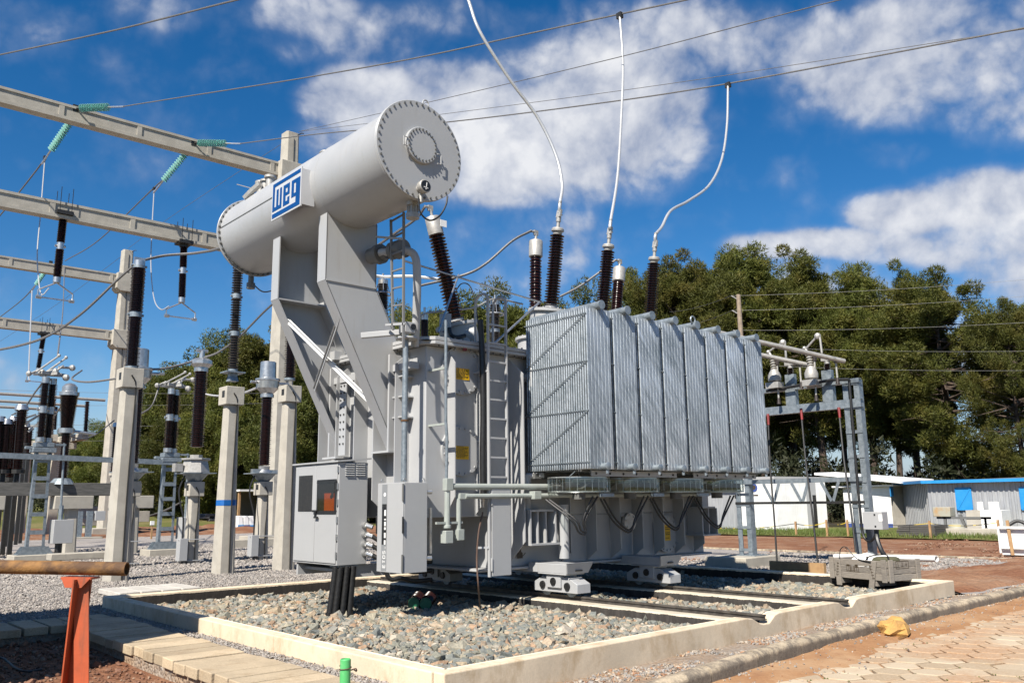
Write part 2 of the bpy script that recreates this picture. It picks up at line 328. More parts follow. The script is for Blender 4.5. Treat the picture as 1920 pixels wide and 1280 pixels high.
def mat_leaf(name, a, b2, c, tr=.32):
    m, t, bs = newmat(name)
    ri = t.n('ShaderNodeNewGeometry').outputs['Random Per Island']; rn = t.n('ShaderNodeObjectInfo').outputs['Random']
    pos = t.n('ShaderNodeNewGeometry').outputs['Position']
    col = t.mix(ri, a, b2)
    col = t.mix(t.math('MULTIPLY', t.ramp(t.noise(pos, .55, 3.0, .6).outputs[0], .45, .7), .7), col, c)
    col = t.n('ShaderNodeHueSaturation', {'Hue': t.ramp(rn, 0, 1, .485, .51, 'LINEAR'), 'Value': t.ramp(rn, 0, 1, .8, 1.25, 'LINEAR'), 'Color': col}).outputs[0]
    t.t.links.new(col, bs.inputs['Base Color']); bs.inputs['Roughness'].default_value = .6; bs.inputs['Specular IOR Level'].default_value = .25
    tl = t.n('ShaderNodeBsdfTranslucent', {'Color': col}); mx = t.n('ShaderNodeMixShader', {0: tr, 1: bs.outputs[0], 2: tl.outputs[0]})
    out = [n for n in m.node_tree.nodes if n.type == 'OUTPUT_MATERIAL'][0]
    t.t.links.new(mx.outputs[0], out.inputs[0]); return m
M['pine'] = mat_leaf('pine_needles', (.108,.120,.024), (.066,.081,.017), (.172,.152,.030))
M['broad'] = mat_leaf('broad_leaves', (.088,.104,.022), (.056,.072,.015), (.138,.128,.027))
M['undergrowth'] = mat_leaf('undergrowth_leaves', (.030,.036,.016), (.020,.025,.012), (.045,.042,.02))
M['blade'] = mat_leaf('grass_blades', (.13,.16,.04), (.09,.13,.03), (.18,.17,.07))

# ------------------------------------------------------------------ mesh builder
class MB:
    def __init__(s): s.v = []; s.f = []
    def add(s, vs, fs):
        o = len(s.v); s.v.extend([tuple(p) for p in vs]); s.f.extend([tuple(i+o for i in f) for f in fs]); return s
    def box(s, x0, x1, y0, y1, z0, z1):
        vs = [(x, y, z) for z in (z0, z1) for y in (y0, y1) for x in (x0, x1)]
        return s.add(vs, [(0,2,3,1),(4,5,7,6),(0,1,5,4),(2,6,7,3),(0,4,6,2),(1,3,7,5)])
    def obox(s, c, ax, ay, az):
        c, ax, ay, az = Vector(c), Vector(ax), Vector(ay), Vector(az)
        vs = [c + ax*i + ay*j + az*k for k in (-1, 1) for j in (-1, 1) for i in (-1, 1)]
        return s.add(vs, [(0,2,3,1),(4,5,7,6),(0,1,5,4),(2,6,7,3),(0,4,6,2),(1,3,7,5)])
    def bar(s, p0, p1, w_, h, up=(0, 0, 1)):
        p0, p1 = Vector(p0), Vector(p1); d = p1-p0; u = Vector(up)
        if abs(d.normalized().dot(u)) > .98: u = Vector((1, 0, 0))
        a = d.cross(u).normalized(); b = a.cross(d).normalized()
        return s.obox((p0+p1)/2, d/2, a*(w_/2), b*(h/2))
    def prism(s, poly, off):
        off = Vector(off); n = len(poly); vs = [Vector(p) for p in poly]; vs += [p+off for p in vs]
        fs = [tuple(range(n-1, -1, -1)), tuple(range(n, 2*n))] + [(i, (i+1) % n, n+(i+1) % n, n+i) for i in range(n)]
        return s.add(vs, fs)
    def lathe(s, p0, axis, prof, seg=16, cap=True):
        p0 = Vector(p0); ax = Vector(axis).normalized(); a = ax.orthogonal().normalized(); b = ax.cross(a)
        vs = []; fs = []
        for (r, h) in prof:
            for i in range(seg):
                t = 2*math.pi*i/seg; vs.append(p0 + ax*h + (a*math.cos(t)+b*math.sin(t))*r)
        for j in range(len(prof)-1):
            for i in range(seg):
                k = (i+1) % seg; fs.append((j*seg+i, j*seg+k, (j+1)*seg+k, (j+1)*seg+i))
        if cap:
            fs.append(tuple(range(seg-1, -1, -1))); fs.append(tuple((len(prof)-1)*seg+i for i in range(seg)))
        return s.add(vs, fs)
    def cyl(s, p0, p1, r0, r1=None, seg=12):
        d = Vector(p1)-Vector(p0); return s.lathe(p0, d, [(r0, 0), (r0 if r1 is None else r1, d.length)], seg)
    def tube(s, pts, r, seg=6, r1=None):
        pts = [Vector(p) for p in pts]; n = len(pts); vs = []; fs = []; a = None
        for i, p in enumerate(pts):
            t = (pts[min(i+1, n-1)]-pts[max(i-1, 0)]).normalized()
            a = t.orthogonal().normalized() if a is None else (a - t*a.dot(t)).normalized()
            b = t.cross(a); rr = r if r1 is None else r+(r1-r)*i/(n-1)
            for k in range(seg):
                q = 2*math.pi*k/seg; vs.append(p+(a*math.cos(q)+b*math.sin(q))*rr)
        for i in range(n-1):
            for k in range(seg):
                m = (k+1) % seg; fs.append((i*seg+k, i*seg+m, (i+1)*seg+m, (i+1)*seg+k))
        fs.append(tuple(range(seg-1, -1, -1))); fs.append(tuple((n-1)*seg+k for k in range(seg)))
        return s.add(vs, fs)
    def shed(s, p0, p1, rc, rs, n, seg=14, rc1=None, rs1=None):
        """ribbed insulator body"""
        p0, p1 = Vector(p0), Vector(p1); L = (p1-p0).length; h = L/n; prof = []
        for i in range(n):
            f = i/n; c = rc if rc1 is None else rc+(rc1-rc)*f; q = rs if rs1 is None else rs+(rs1-rs)*f
            q2 = q if i % 2 == 0 else q*.93
            prof += [(c, i*h), (c, i*h+.30*h), (q2, i*h+.42*h), (q2, i*h+.52*h), (c, i*h+.86*h)]
        prof.append((prof[-1][0], L))
        return s.lathe(p0, p1-p0, prof, seg)
    def sphere(s, c, r, seg=10, rings=7, sq=(1, 1, 1)):
        c = Vector(c); prof = []
        vs = []; fs = []
        for j in range(rings+1):
            t = math.pi*j/rings
            for i in range(seg):
                q = 2*math.pi*i/seg; vs.append(c+Vector((r*sq[0]*math.sin(t)*math.cos(q), r*sq[1]*math.sin(t)*math.sin(q), -r*sq[2]*math.cos(t))))
        for j in range(rings):
            for i in range(seg):
                k = (i+1) % seg; fs.append((j*seg+i, j*seg+k, (j+1)*seg+k, (j+1)*seg+i))
        return s.add(vs, fs)
    def bolts(s, c, axis, R, n, r=.012, h=.02, ph=0.0):
        c = Vector(c); ax = Vector(axis).normalized(); a = ax.orthogonal().normalized(); b = ax.cross(a)
        for i in range(n):
            t = 2*math.pi*(i+ph)/n; p = c+(a*math.cos(t)+b*math.sin(t))*R; s.cyl(p-ax*.002, p+ax*h, r, seg=6)
        return s

def origin_of(o):
    v = Vector((0, 0, 0))
    while o: v = v+o.location; o = o.parent
    return v
def obj(name, mb, mat, parent=None, bevel=0.0, smooth=True, ang=35, loc=None):
    me = bpy.data.meshes.new(name)
    off = origin_of(parent)+(Vector(loc) if loc else Vector((0, 0, 0)))
    a = np.array(mb.v, dtype=np.float64) - np.array(off)
    me.from_pydata(a.tolist(), [], mb.f); me.validate(verbose=False)
    bm = bmesh.new(); bm.from_mesh(me); bmesh.ops.remove_doubles(bm, verts=bm.verts, dist=1e-6)
    bmesh.ops.recalc_face_normals(bm, faces=bm.faces); bm.to_mesh(me); bm.free()
    me.materials.append(M[mat] if isinstance(mat, str) else mat)
    if smooth: me.shade_smooth(); me.set_sharp_from_angle(angle=R_(ang))
    o = bpy.data.objects.new(name, me); COL.objects.link(o)
    if parent is not None: o.parent = parent
    if loc: o.location = loc
    if bevel:
        b = o.modifiers.new('edge', 'BEVEL'); b.width = bevel; b.segments = 2; b.limit_method = 'ANGLE'; b.angle_limit = R_(50)
    return o
def tag(o, label=None, cat=None, group=None, kind=None):
    if label: o['label'] = label
    if cat: o['category'] = cat
    if group: o['group'] = group
    if kind: o['kind'] = kind
    return o
def thing(name, label, cat, loc=(0, 0, 0), group=None):
    o = bpy.data.objects.new(name, None); COL.objects.link(o); o.location = loc; o.empty_display_size = .2
    return tag(o, label, cat, group)
def dup(o, loc=None, parent=None, label=None, rotz=None):
    c = o.copy(); COL.objects.link(c)
    if parent is not None: c.parent = parent
    if loc is not None: c.location = loc
    if rotz is not None: c.rotation_euler = (0, 0, rotz)
    if label: c['label'] = label
    for ch in list(o.children): dup(ch, parent=c)
    return c
def sag(p0, p1, s, n=14):
    p0, p1 = Vector(p0), Vector(p1); return [p0.lerp(p1, i/n)-Vector((0, 0, s*4*(i/n)*(1-i/n))) for i in range(n+1)]
def spline(pts, n=8):
    P = [Vector(p) for p in pts]; P = [P[0]*2-P[1]]+P+[P[-1]*2-P[-2]]; out = []
    for i in range(1, len(P)-2):
        for k in range(n):
            t = k/n; a, b, c, d = P[i-1], P[i], P[i+1], P[i+2]
            out.append(.5*((2*b)+(c-a)*t+(2*a-5*b+4*c-d)*t*t+(3*b-a-3*c+d)*t*t*t))
    out.append(P[-2]); return out
M['railsteel'] = pm('rail_steel', (.13,.115,.10), (.07,.06,.052), 8, .6, .3)
# ------------------------------------------------------------------ setting: ground, yard, road
def struct(o): o['kind'] = 'structure'; return o
def sheet(name, poly, z, mat, kind='structure'):
    m = MB(); n = len(poly); m.add([(x, y, z) for x, y in poly], [tuple(range(n))])
    o = obj(name, m, mat, smooth=False); o['kind'] = kind; return o
def grid(name, x0, x1, y0, y1, nx, ny, zf, mat, kind='structure'):
    xs = np.linspace(x0, x1, nx+1); ys = np.linspace(y0, y1, ny+1); m = MB()
    m.v = [(float(x), float(y), float(zf(x, y))) for y in ys for x in xs]
    m.f = [(j*(nx+1)+i, j*(nx+1)+i+1, (j+1)*(nx+1)+i+1, (j+1)*(nx+1)+i) for j in range(ny) for i in range(nx)]
    o = obj(name, m, mat, ang=60); o['kind'] = kind; return o
from mathutils import noise as mn
def fb(x, y, s, o=4): return mn.fractal(Vector((x*s, y*s, 3.7)), 1.0, 2.0, o)

m = MB(); ring = []
NR = 64
m.v.append((20, 20, -.10))
for j, r in enumerate((70, 160, 420, 1500)):
    for i in range(NR):
        t = 2*math.pi*i/NR; m.v.append((20+r*math.cos(t), 20+r*math.sin(t), -.10 - (0.0 if j < 2 else .3)))
for i in range(NR): m.f.append((0, 1+i, 1+(i+1) % NR))
for j in range(3):
    for i in range(NR):
        a = 1+j*NR; k = (i+1) % NR; m.f.append((a+i, a+NR+i, a+NR+k, a+k))
struct(obj('ground', m, 'grass', smooth=True))
KX = [(-6, 2.6), (2, 4.25), (4.5, 4.72), (6.3, 4.98), (8.4, 5.26), (11, 5.42), (14, 5.47), (18, 5.55), (27, 5.65)]
def kerb_y(x):
    return float(np.interp(x, [p[0] for p in KX], [p[1] for p in KX]))
# red earth round the yard, lumpy
grid('bare_earth', -6, 42, -10, 62, 96, 144, lambda x, y: -.05+.03*fb(x, y, .5) - (.05 if y < kerb_y(x)+.1 else 0), 'dirt')
# raised yard of crushed stone, left and beyond the bund
def yard_z(x, y):
    return .10 + .025*fb(x, y, .7) - .10*max(0, min(1, (y-40)/25))
def yard_sheet(name, x0, x1, y0, y1, nx, ny):
    return grid(name, x0, x1, y0, y1, nx, ny, yard_z, 'gravel')
yard_sheet('gravel_yard', -30, 24.1, 14.62, 50, 108, 72)
yard_sheet('gravel_strip', 15.32, 24.1, 5.8, 14.62, 30, 30)
grid('earth_apron', 15.32, 24.08, 5.70, 11.5, 90, 70, lambda x, y: yard_z(x, y)-.006-.22*max(0, 1-(y-5.7)/.42)**1.5+.085*fb(x, y, .8)+.030*fb(x, y, 3)+.055*(8.3-y)/1.5+(.06*math.exp(-((x-18.5)/2.2)**2-((y-7)/.8)**2)), 'dirt')
grid('trench_spoil', -30, 33, 46, 71, 120, 48, lambda x, y: -.02+.42*abs(fb(x, y, .30))*min(1, max(0, (y-48)/4)), 'dirt')
grid('grass_field', -160, 60, 70, 150, 44, 32, lambda x, y: -.05 + .055*max(0, y-72) + .15*fb(x, y, .08) - .0022*max(0, y-105)*max(0, y-105)*.3, 'grass')
grid('grass_verge', 37.2, 44, 8, 40, 28, 80, lambda x, y: -.02+.06*abs(fb(x, y, .6))+.03*(x-37), 'grass')
grid('forest_floor', 44, 170, -60, 75, 30, 30, lambda x, y: -.06+.02*max(0, x-60)*.4, 'forestfloor')

# ------------------------------------------------------------------ bund (oil containment wall) with rail foundations
def yb(x): return 5.70+.026*x
ZT = .30
bund = thing('bund_wall', 'low cream concrete containment wall round the stone bed under the transformer', 'wall', (9.8, 10.2, 0))
def notch_profile(x0, x1, zt, cuts):
    pts = [(x0, zt)]
    for c in cuts:
        pts += [(c-.42, zt), (c-.30, zt-.015), (c-.14, zt-.085), (c-.06, zt-.10), (c+.06, zt-.10), (c+.10, zt-.08), (c+.2, zt-.02), (c+.3, zt)]
    pts += [(x1, zt)]; return pts
RAILX = (9.36, 11.52)
def wall_front(y0f, y1f, mat, name, x0, x1):
    top = notch_profile(x0, x1, ZT, RAILX); mb = MB()
    poly = [(x, z) for x, z in top] + [(x1, -.15), (x0, -.15)]
    n = len(poly); mb.v = [(x, y0f(x), z) for x, z in poly] + [(x, y1f(x), z) for x, z in poly]
    mb.f = [tuple(range(n)), tuple(range(2*n-1, n-1, -1))] + [(i, n+i, n+(i+1) % n, (i+1) % n) for i in range(n)]
    return obj(name, mb, mat, bund, bevel=.012, smooth=False)
wall_front(lambda x: yb(x), lambda x: yb(x)+.15, 'bundwall', 'front_wall', 4.42, 15.30)
wall_front(lambda x: yb(x)+.1505, lambda x: yb(x)+.18, 'bitumen', 'front_lining', 4.58, 15.10)
def wall_box(name, x0, x1, y0, y1, mat): return obj(name, MB().box(x0, x1, y0, y1, -.15, ZT), mat, bund, bevel=.012, smooth=False)
def seg_walls(name, axis, a0, a1, n, lo, hi, mat):
    for i in range(n):
        p, q = a0+(a1-a0)*i/n, a0+(a1-a0)*(i+1)/n-.004
        if axis == 'y': wall_box(name, lo, hi, p, q, mat)
        else: wall_box(name, p, q, lo, hi, mat)
seg_walls('side_wall', 'y', yb(4.4)+.152, 14.44, 3, 4.40, 4.55, 'bundwall')
wall_box('side_lining', 4.553, 4.58, yb(4.4)+.19, 14.41, 'bitumen')
seg_walls('side_wall', 'y', yb(15.3)+.152, 14.44, 3, 15.13, 15.30, 'bundwall')
wall_box('side_lining', 15.10, 15.128, yb(15.3)+.19, 14.41, 'bitumen')
seg_walls('back_wall', 'x', 4.40, 15.30, 4, 14.445, 14.60, 'bundwall')
wall_box('back_lining', 4.585, 15.095, 14.414, 14.442, 'bitumen')
for rx in RAILX:
    f = thing('rail_foundation', 'black coated concrete beam carrying the %s transformer rail' % ('left' if rx < 10 else 'right'), 'rail', (rx, 10, 0), 'transformer rail beams')
    obj('beam', MB().box(rx-.27, rx+.27, yb(rx)+.184, 14.41, -.1, .235), 'railbeam' if 'railbeam' in M else M.setdefault('railbeam', mat_wall('rail_beam', (.52,.46,.36), (.030,.026,.023), .215)), f, bevel=.02, smooth=False)
    r = MB(); y0 = yb(rx)+.02
    r.box(rx-.045, rx+.045, y0, 14.3, .236, .246); r.box(rx-.014, rx+.014, y0, 14.3, .246, .28); r.box(rx-.03, rx+.03, y0, 14.3, .28, .30)
    obj('rail', r, 'railsteel', f, smooth=False)
bed = grid('stone_bed', 4.6, 15.09, 6.05, 14.40, 40, 34, lambda x, y: .07+.02*fb(x, y, .8), 'bedfill')

def rocks(name, pts, sizes, mat, flat=.82, lod=1, seed=1):
    g = np.random.default_rng(seed); n = len(pts)
    t = (1+5**.5)/2
    if lod == 1:
        V = np.array([(-1,t,0),(1,t,0),(-1,-t,0),(1,-t,0),(0,-1,t),(0,1,t),(0,-1,-t),(0,1,-t),(t,0,-1),(t,0,1),(-t,0,-1),(-t,0,1)])/1.9
        Fc = np.array([(0,11,5),(0,5,1),(0,1,7),(0,7,10),(0,10,11),(1,5,9),(5,11,4),(11,10,2),(10,7,6),(7,1,8),(3,9,4),(3,4,2),(3,2,6),(3,6,8),(3,8,9),(4,9,5),(2,4,11),(6,2,10),(8,6,7),(9,8,1)])
    else:
        V = np.array([(1,0,0),(-1,0,0),(0,1,0),(0,-1,0),(0,0,1),(0,0,-1)], float)
        Fc = np.array([(0,2,4),(2,1,4),(1,3,4),(3,0,4),(2,0,5),(1,2,5),(3,1,5),(0,3,5)])
    nv = len(V)
    q = g.normal(size=(n, 4)); q /= np.linalg.norm(q, axis=1)[:, None]
    w_, x, y, z = q.T
    Rm = np.stack([1-2*(y*y+z*z), 2*(x*y-z*w_), 2*(x*z+y*w_), 2*(x*y+z*w_), 1-2*(x*x+z*z), 2*(y*z-x*w_), 2*(x*z-y*w_), 2*(y*z+x*w_), 1-2*(x*x+y*y)], 1).reshape(n, 3, 3)
    sc = g.uniform(.42, 1.38, size=(n, 1, 3))*np.asarray(sizes).reshape(n, 1, 1)
    P = V[None]*(1+g.uniform(-.38, .38, size=(n, nv, 1)))*sc*.5
    P = np.einsum('nij,nvj->nvi', Rm, P); P[:, :, 2] *= flat
    P += np.asarray(pts)[:, None, :]
    me = bpy.data.meshes.new(name); F = (Fc[None]+(np.arange(n)*nv)[:, None, None]).reshape(-1, 3)
    me.vertices.add(n*nv); me.vertices.foreach_set('co', P.reshape(-1).astype(np.float32))
    me.loops.add(F.size); me.loops.foreach_set('vertex_index', F.reshape(-1).astype(np.int32))
    me.polygons.add(len(F)); me.polygons.foreach_set('loop_start', np.arange(0, F.size, 3, dtype=np.int32)); me.polygons.foreach_set('loop_total', np.full(len(F), 3, dtype=np.int32))
    me.update(calc_edges=True); me.shade_flat(); me.materials.append(M[mat])
    o = bpy.data.objects.new(name, me); COL.objects.link(o); return o
def scatter(x0, x1, y0, y1, step, seed):
    g = np.random.default_rng(seed); nx, ny = int((x1-x0)/step), int((y1-y0)/step)
    X, Y = np.meshgrid(x0+(np.arange(nx)+.5)*step, y0+(np.arange(ny)+.5)*step)
    X = X.ravel()+g.uniform(-.5, .5, X.size)*step; Y = Y.ravel()+g.uniform(-.5, .5, Y.size)*step
    return X, Y, g
# stones in the bund
X, Y, g = scatter(4.62, 15.07, 6.02, 14.38, .050, 5)
keep = np.ones(len(X), bool)
for rx in RAILX: keep &= np.abs(X-rx) > .30
keep &= Y > 5.70+.026*X+.21
X, Y = X[keep], Y[keep]
mound = np.array([fb(a, b, .9) for a, b in zip(X, Y)])
near = np.clip((11-np.hypot(X, Y))/5, 0, 1)
Z = .085+.030*mound+g.uniform(0, .035, len(X))
sz = g.lognormal(math.log(.066), .40, len(X)).clip(.03, .19)
tag(rocks('bund_stones', np.stack([X, Y, Z], 1), sz, 'ballast', seed=8), 'coarse mixed grey, green and orange crushed stones filling the bund', 'stones', kind='stuff')
# yard stones
X, Y, g = scatter(3.0, 15.0, 14.65, 21.5, .048, 9)
Z = np.array([yard_z(a, b) for a, b in zip(X, Y)])+g.uniform(-.004, .014, len(X))
X2, Y2, g = scatter(3.0, 20.0, 21.5, 36, .11, 10)
X, Y = np.r_[X, X2], np.r_[Y, Y2]; Z = np.array([yard_z(a, b) for a, b in zip(X, Y)])+g.uniform(-.004, .018, len(X))
SZ = np.where(Y < 21.5, g.uniform(.03, .06, len(X)), g.uniform(.06, .11, len(X)))
tag(rocks('yard_stones', np.stack([X, Y, Z], 1), SZ, 'yardstone', lod=0, seed=3), 'pinkish grey gravel covering the yard beside the poles', 'gravel', kind='stuff')
X, Y, g = scatter(15.4, 23.6, 8.0, 14.4, .07, 19)
Z = np.array([yard_z(a, b) for a, b in zip(X, Y)])+g.uniform(-.004, .02, len(X))
k = g.uniform(0, 1, len(X)) < np.clip((Y-7.4)/2.2, .12, 1)
tag(rocks('apron_stones', np.stack([X, Y, Z], 1)[k], g.uniform(.035, .07, len(X))[k], 'yardstone', lod=0, seed=4), 'pale gravel thinning out into red earth by the crate', 'gravel', kind='stuff')
# gritty strips: beside the slab walk and between kerb and bund
struct(grid('grit_strip', 4.14, 4.42, 5.0, 14.6, 4, 60, lambda x, y: .125+.012*fb(x, y, 2), 'grit'))
X, Y, g = scatter(4.16, 4.39, 5.0, 14.5, .03, 12)
tag(rocks('strip_stones', np.stack([X, Y, .128+g.uniform(0, .012, len(X))], 1), g.uniform(.02, .045, len(X)), 'yardstone', lod=0, seed=6), 'narrow line of grey grit along the bund foot', 'gravel', kind='stuff')
def verge_z(x, y):
    t = (y-kerb_y(x)-.13)/max(.1, yb(x)-kerb_y(x)-.13); return .105-.09*t+.015*fb(x, y, 2.5)
m = MB(); nx, ny = 150, 8
for j in range(ny+1):
    for i in range(nx+1):
        x = 4.6+(24-4.6)*i/nx; t = j/ny; y0 = kerb_y(x)+.12; y1 = max(yb(x), y0+.1) if x < 15.3 else 6.2; y = y0+(y1-y0)*t
        m.v.append((x, y, .10-.05*t+.02*fb(x, y, 2.2)))
m.f = [(j*(nx+1)+i, j*(nx+1)+i+1, (j+1)*(nx+1)+i+1, (j+1)*(nx+1)+i) for j in range(ny) for i in range(nx)]
struct(obj('grit_verge', m, 'grit', ang=60))
P = []
for i in range(6500):
    x = 4.7+13*rng.random()**1.15; t = rng.random(); y0 = kerb_y(x)+.14; y = y0+(yb(x)-y0)*t
    if fb(x, y, 1.7) > -.18: P.append((x, y, .10-.05*t+.02*fb(x, y, 2.2)+.004))
tag(rocks('verge_stones', P, rng.uniform(.018, .05, len(P)), 'mixlump', lod=0, seed=13), 'loose grit and dirt lying between kerb and bund wall', 'gravel', kind='stuff')
# earth clods in the left foreground
X, Y, g = scatter(.4, 3.38, 4.4, 13.0, .055, 15)
k = g.uniform(0, 1, len(X)) < .55
Zc = np.array([-.05+.03*fb(a, b, .5) for a, b in zip(X, Y)])
tag(rocks('earth_clods', np.stack([X, Y, Zc+.012], 1)[k], g.lognormal(math.log(.03), .5, len(X))[k].clip(.012, .12), 'dirtlump', seed=16), 'reddish brown clods and pebbles on the shaded bare earth', 'earth', kind='stuff')
P = []
for i in range(9000):
    x = 15.5+22*rng.random(); y = 6+9*rng.random()
    if fb(x, y, .7) > .0: P.append((x, y, (.09 if x < 24.2 else -.03)+.04*fb(x, y, .9)))
tag(rocks('earth_pebbles', P, rng.uniform(.03, .10, len(P)), 'dirtlump', lod=0, seed=21), 'scattered stones on the red earth right of the bund', 'earth', kind='stuff')

# ------------------------------------------------------------------ kerb stones, slab walk, pavers
kerb = struct(thing('kerb', None, None, (10, 5, 0)))
kx = -5.0
while kx < 26.5:
    x0, x1 = kx, kx+.985; y0, y1 = kerb_y(x0), kerb_y(x1); mb = MB()
    dz = .005*random.uniform(-1, 1)
    prof = [(0, -.2), (-.008, .055), (.0, .085), (.03, .108), (.075, .118), (.13, .115), (.15, .09), (.15, -.2)]
    for nseg in range(5):
        t = nseg/4; x = x0+(x1-x0)*t; y = y0+(y1-y0)*t
        for a, z in prof: mb.v.append((x, y+a+.004*fb(x, a*9, 1.5), z+dz+.004*fb(x, y+a*3, 1.7)))
    n = len(prof)
    for i in range(4):
        for k2 in range(n): j2 = (k2+1) % n; mb.f.append((i*n+k2, i*n+j2, (i+1)*n+j2, (i+1)*n+k2))
    mb.f += [tuple(range(n)), tuple(4*n+i for i in range(n-1, -1, -1))]
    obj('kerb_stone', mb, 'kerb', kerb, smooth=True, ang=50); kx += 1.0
walk = struct(thing('slab_walk', None, None, (3.8, 9, 0)))
y = 3.6; i = 0; SL = .31
while y < 12.62:
    L = SL; tilt = random.uniform(-.009, .009); a = random.uniform(-.02, .02)
    mb = MB().obox((3.77+a, y+L/2, .105+tilt), (.375, random.uniform(-.004, .004), 0), (0, L/2-.015, tilt*.4), (0, 0, .05))
    obj('slab', mb, 'slab', walk, bevel=.008, smooth=False); y += L
x = 4.12
while x > -6:
    L = SL; tilt = random.uniform(-.009, .009)
    mb = MB().obox((x-L/2, 13.12+random.uniform(-.015, .015), .105+tilt), (L/2-.015, 0, tilt*.4), (0, .46, 0), (0, 0, .05))
    obj('slab', mb, 'slab', walk, bevel=.008, smooth=False); x -= L
struct(obj('walk_bed', MB().box(3.42, 4.12, 3.6, 12.6, -.2, .052).box(-6, 4.12, 12.68, 13.56, -.2, .052), 'grit', smooth=False))
struct(grid('yard_margin', -6, 4.41, 13.57, 14.64, 40, 6, lambda x, y: .11+.01*fb(x, y, 2), 'gravel'))
X, Y, g = scatter(.8, 4.38, 13.6, 14.7, .045, 31)
tag(rocks('margin_stones', np.stack([X, Y, .115+g.uniform(0, .012, len(X))], 1), g.uniform(.025, .05, len(X)), 'yardstone', lod=0, seed=33), 'shaded grey gravel between the slab walk and the bund corner', 'gravel', kind='stuff')

road = struct(thing('road_paving', None, None, (10, 3, 0)))
HS = .212; hw = HS*math.sqrt(3)
def hexpoly(cx, cy, r):
    return [(cx+r*math.cos(R_(60*k+30)), cy+r*math.sin(R_(60*k+30))) for k in range(6)]
def pav(mb, cx, cy, z, tx, ty):
    p = hexpoly(0, 0, HS-.017); q = hexpoly(0, 0, HS-.03); o = len(mb.v)
    mb.v += [(cx+a, cy+b, z-.05) for a, b in p]+[(cx+a, cy+b, z-.007+a*tx+b*ty) for a, b in p]+[(cx+a, cy+b, z+a*tx+b*ty) for a, b in q]
    for k in range(6):
        j = (k+1) % 6; mb.f += [(o+k, o+j, o+6+j, o+6+k), (o+6+k, o+6+j, o+12+j, o+12+k)]
    mb.f.append(tuple(o+12+k for k in range(6)))
cent = []
for r in range(-44, 26):
    for c in range(0, 82):
        cx = 1.0+c*hw+(hw/2 if r % 2 else 0); cy = r*HS*1.5
        a = R_(11); X1 = cx*math.cos(a)-cy*math.sin(a)+1; Y1 = cx*math.sin(a)+cy*math.cos(a)-1.2
        if Y1 < kerb_y(X1)-HS and X1 < 27 and Y1 > -4 and X1 > 1.5: cent.append((X1, Y1))
def infr(p):
    c = ROT.transposed() @ (Vector((p[0], p[1], 0))-EYE)
    if c.z > -.5: return False
    return -20 < 960+FPX*c.x/-c.z < 1940 and 640-FPX*c.y/-c.z < 1300
vis = sorted([p for p in cent if infr(p)], key=lambda p: math.hypot(*p))
rest = [p for p in cent if not infr(p)]+vis[295:]
ca, sa = math.cos(R_(11)), math.sin(R_(11))
for (cx, cy) in vis[:295]:
    mb = MB(); pav(mb, random.uniform(-.004, .004), random.uniform(-.004, .004), -.045+random.uniform(-.004, .004), random.uniform(-.022, .022), random.uniform(-.022, .022))
    mb.v = [(cx+a*ca-b*sa, cy+a*sa+b*ca, z+random.uniform(-.0005, .0005)) for a, b, z in mb.v]
    obj('paver', mb, 'paver', road, smooth=False)
mb = MB()
for (cx, cy) in rest:
    m2 = MB(); pav(m2, 0, 0, -.045, random.uniform(-.02, .02), random.uniform(-.02, .02))
    mb.add([(cx+a*ca-b*sa, cy+a*sa+b*ca, z) for a, b, z in m2.v], m2.f)
tag(obj('paver', mb, 'paver', road, smooth=False), kind='stuff')
# drifted orange dust over the paving beside the kerb
def dust_z(x, y):
    d = kerb_y(x)-y; k = max(0, 1-d/(.62+.45*fb(x, 2.0, .5)+.05*max(0, x-7)))
    return -.078+.056*min(1, k*1.8)+.016*fb(x, y, 1.6)+.008*fb(x, y, 6)
m = MB(); nx, ny = 220, 40
for j in range(ny+1):
    for i in range(nx+1):
        x = 3+(27-3)*i/nx; y = kerb_y(x)-.005-3.2*j/ny; m.v.append((x, y, dust_z(x, y)))
m.f = [(j*(nx+1)+i, j*(nx+1)+i+1, (j+1)*(nx+1)+i+1, (j+1)*(nx+1)+i) for j in range(ny) for i in range(nx)]
struct(obj('drifted_dust', m, 'dust', ang=60))
struct(sheet('road_bed', [(-6, -8), (40, -8), (40, 5.8), (27, 5.6), (-6, 2.5)], -.12, 'dirt'))
P = []
for i in range(700):
    x = 6+14*rng.random(); y = kerb_y(x)-.03-.9*rng.random()**2; P.append((x, y, max(-.045, dust_z(x, y))+.004))
tag(rocks('road_grit', P, rng.uniform(.012, .04, len(P)), 'mixlump', lod=0, seed=44), 'small stones scattered on the dusty road edge', 'gravel', kind='stuff')
# moss tufts in paver joints
P = []
for (cx, cy) in vis:
    if fb(cx, cy, .8) > .12:
        for k2 in range(6):
            t = R_(60*random.randrange(6)+30+11); P += [(cx+HS*math.cos(t)+random.uniform(-.02, .02), cy+HS*math.sin(t)+random.uniform(-.02, .02), -.044)]
if P: tag(rocks('joint_moss', P, rng.uniform(.008, .022, len(P)), 'blade', lod=0, seed=46), 'green moss tufts in the joints of the hexagonal paving', 'moss', kind='stuff')
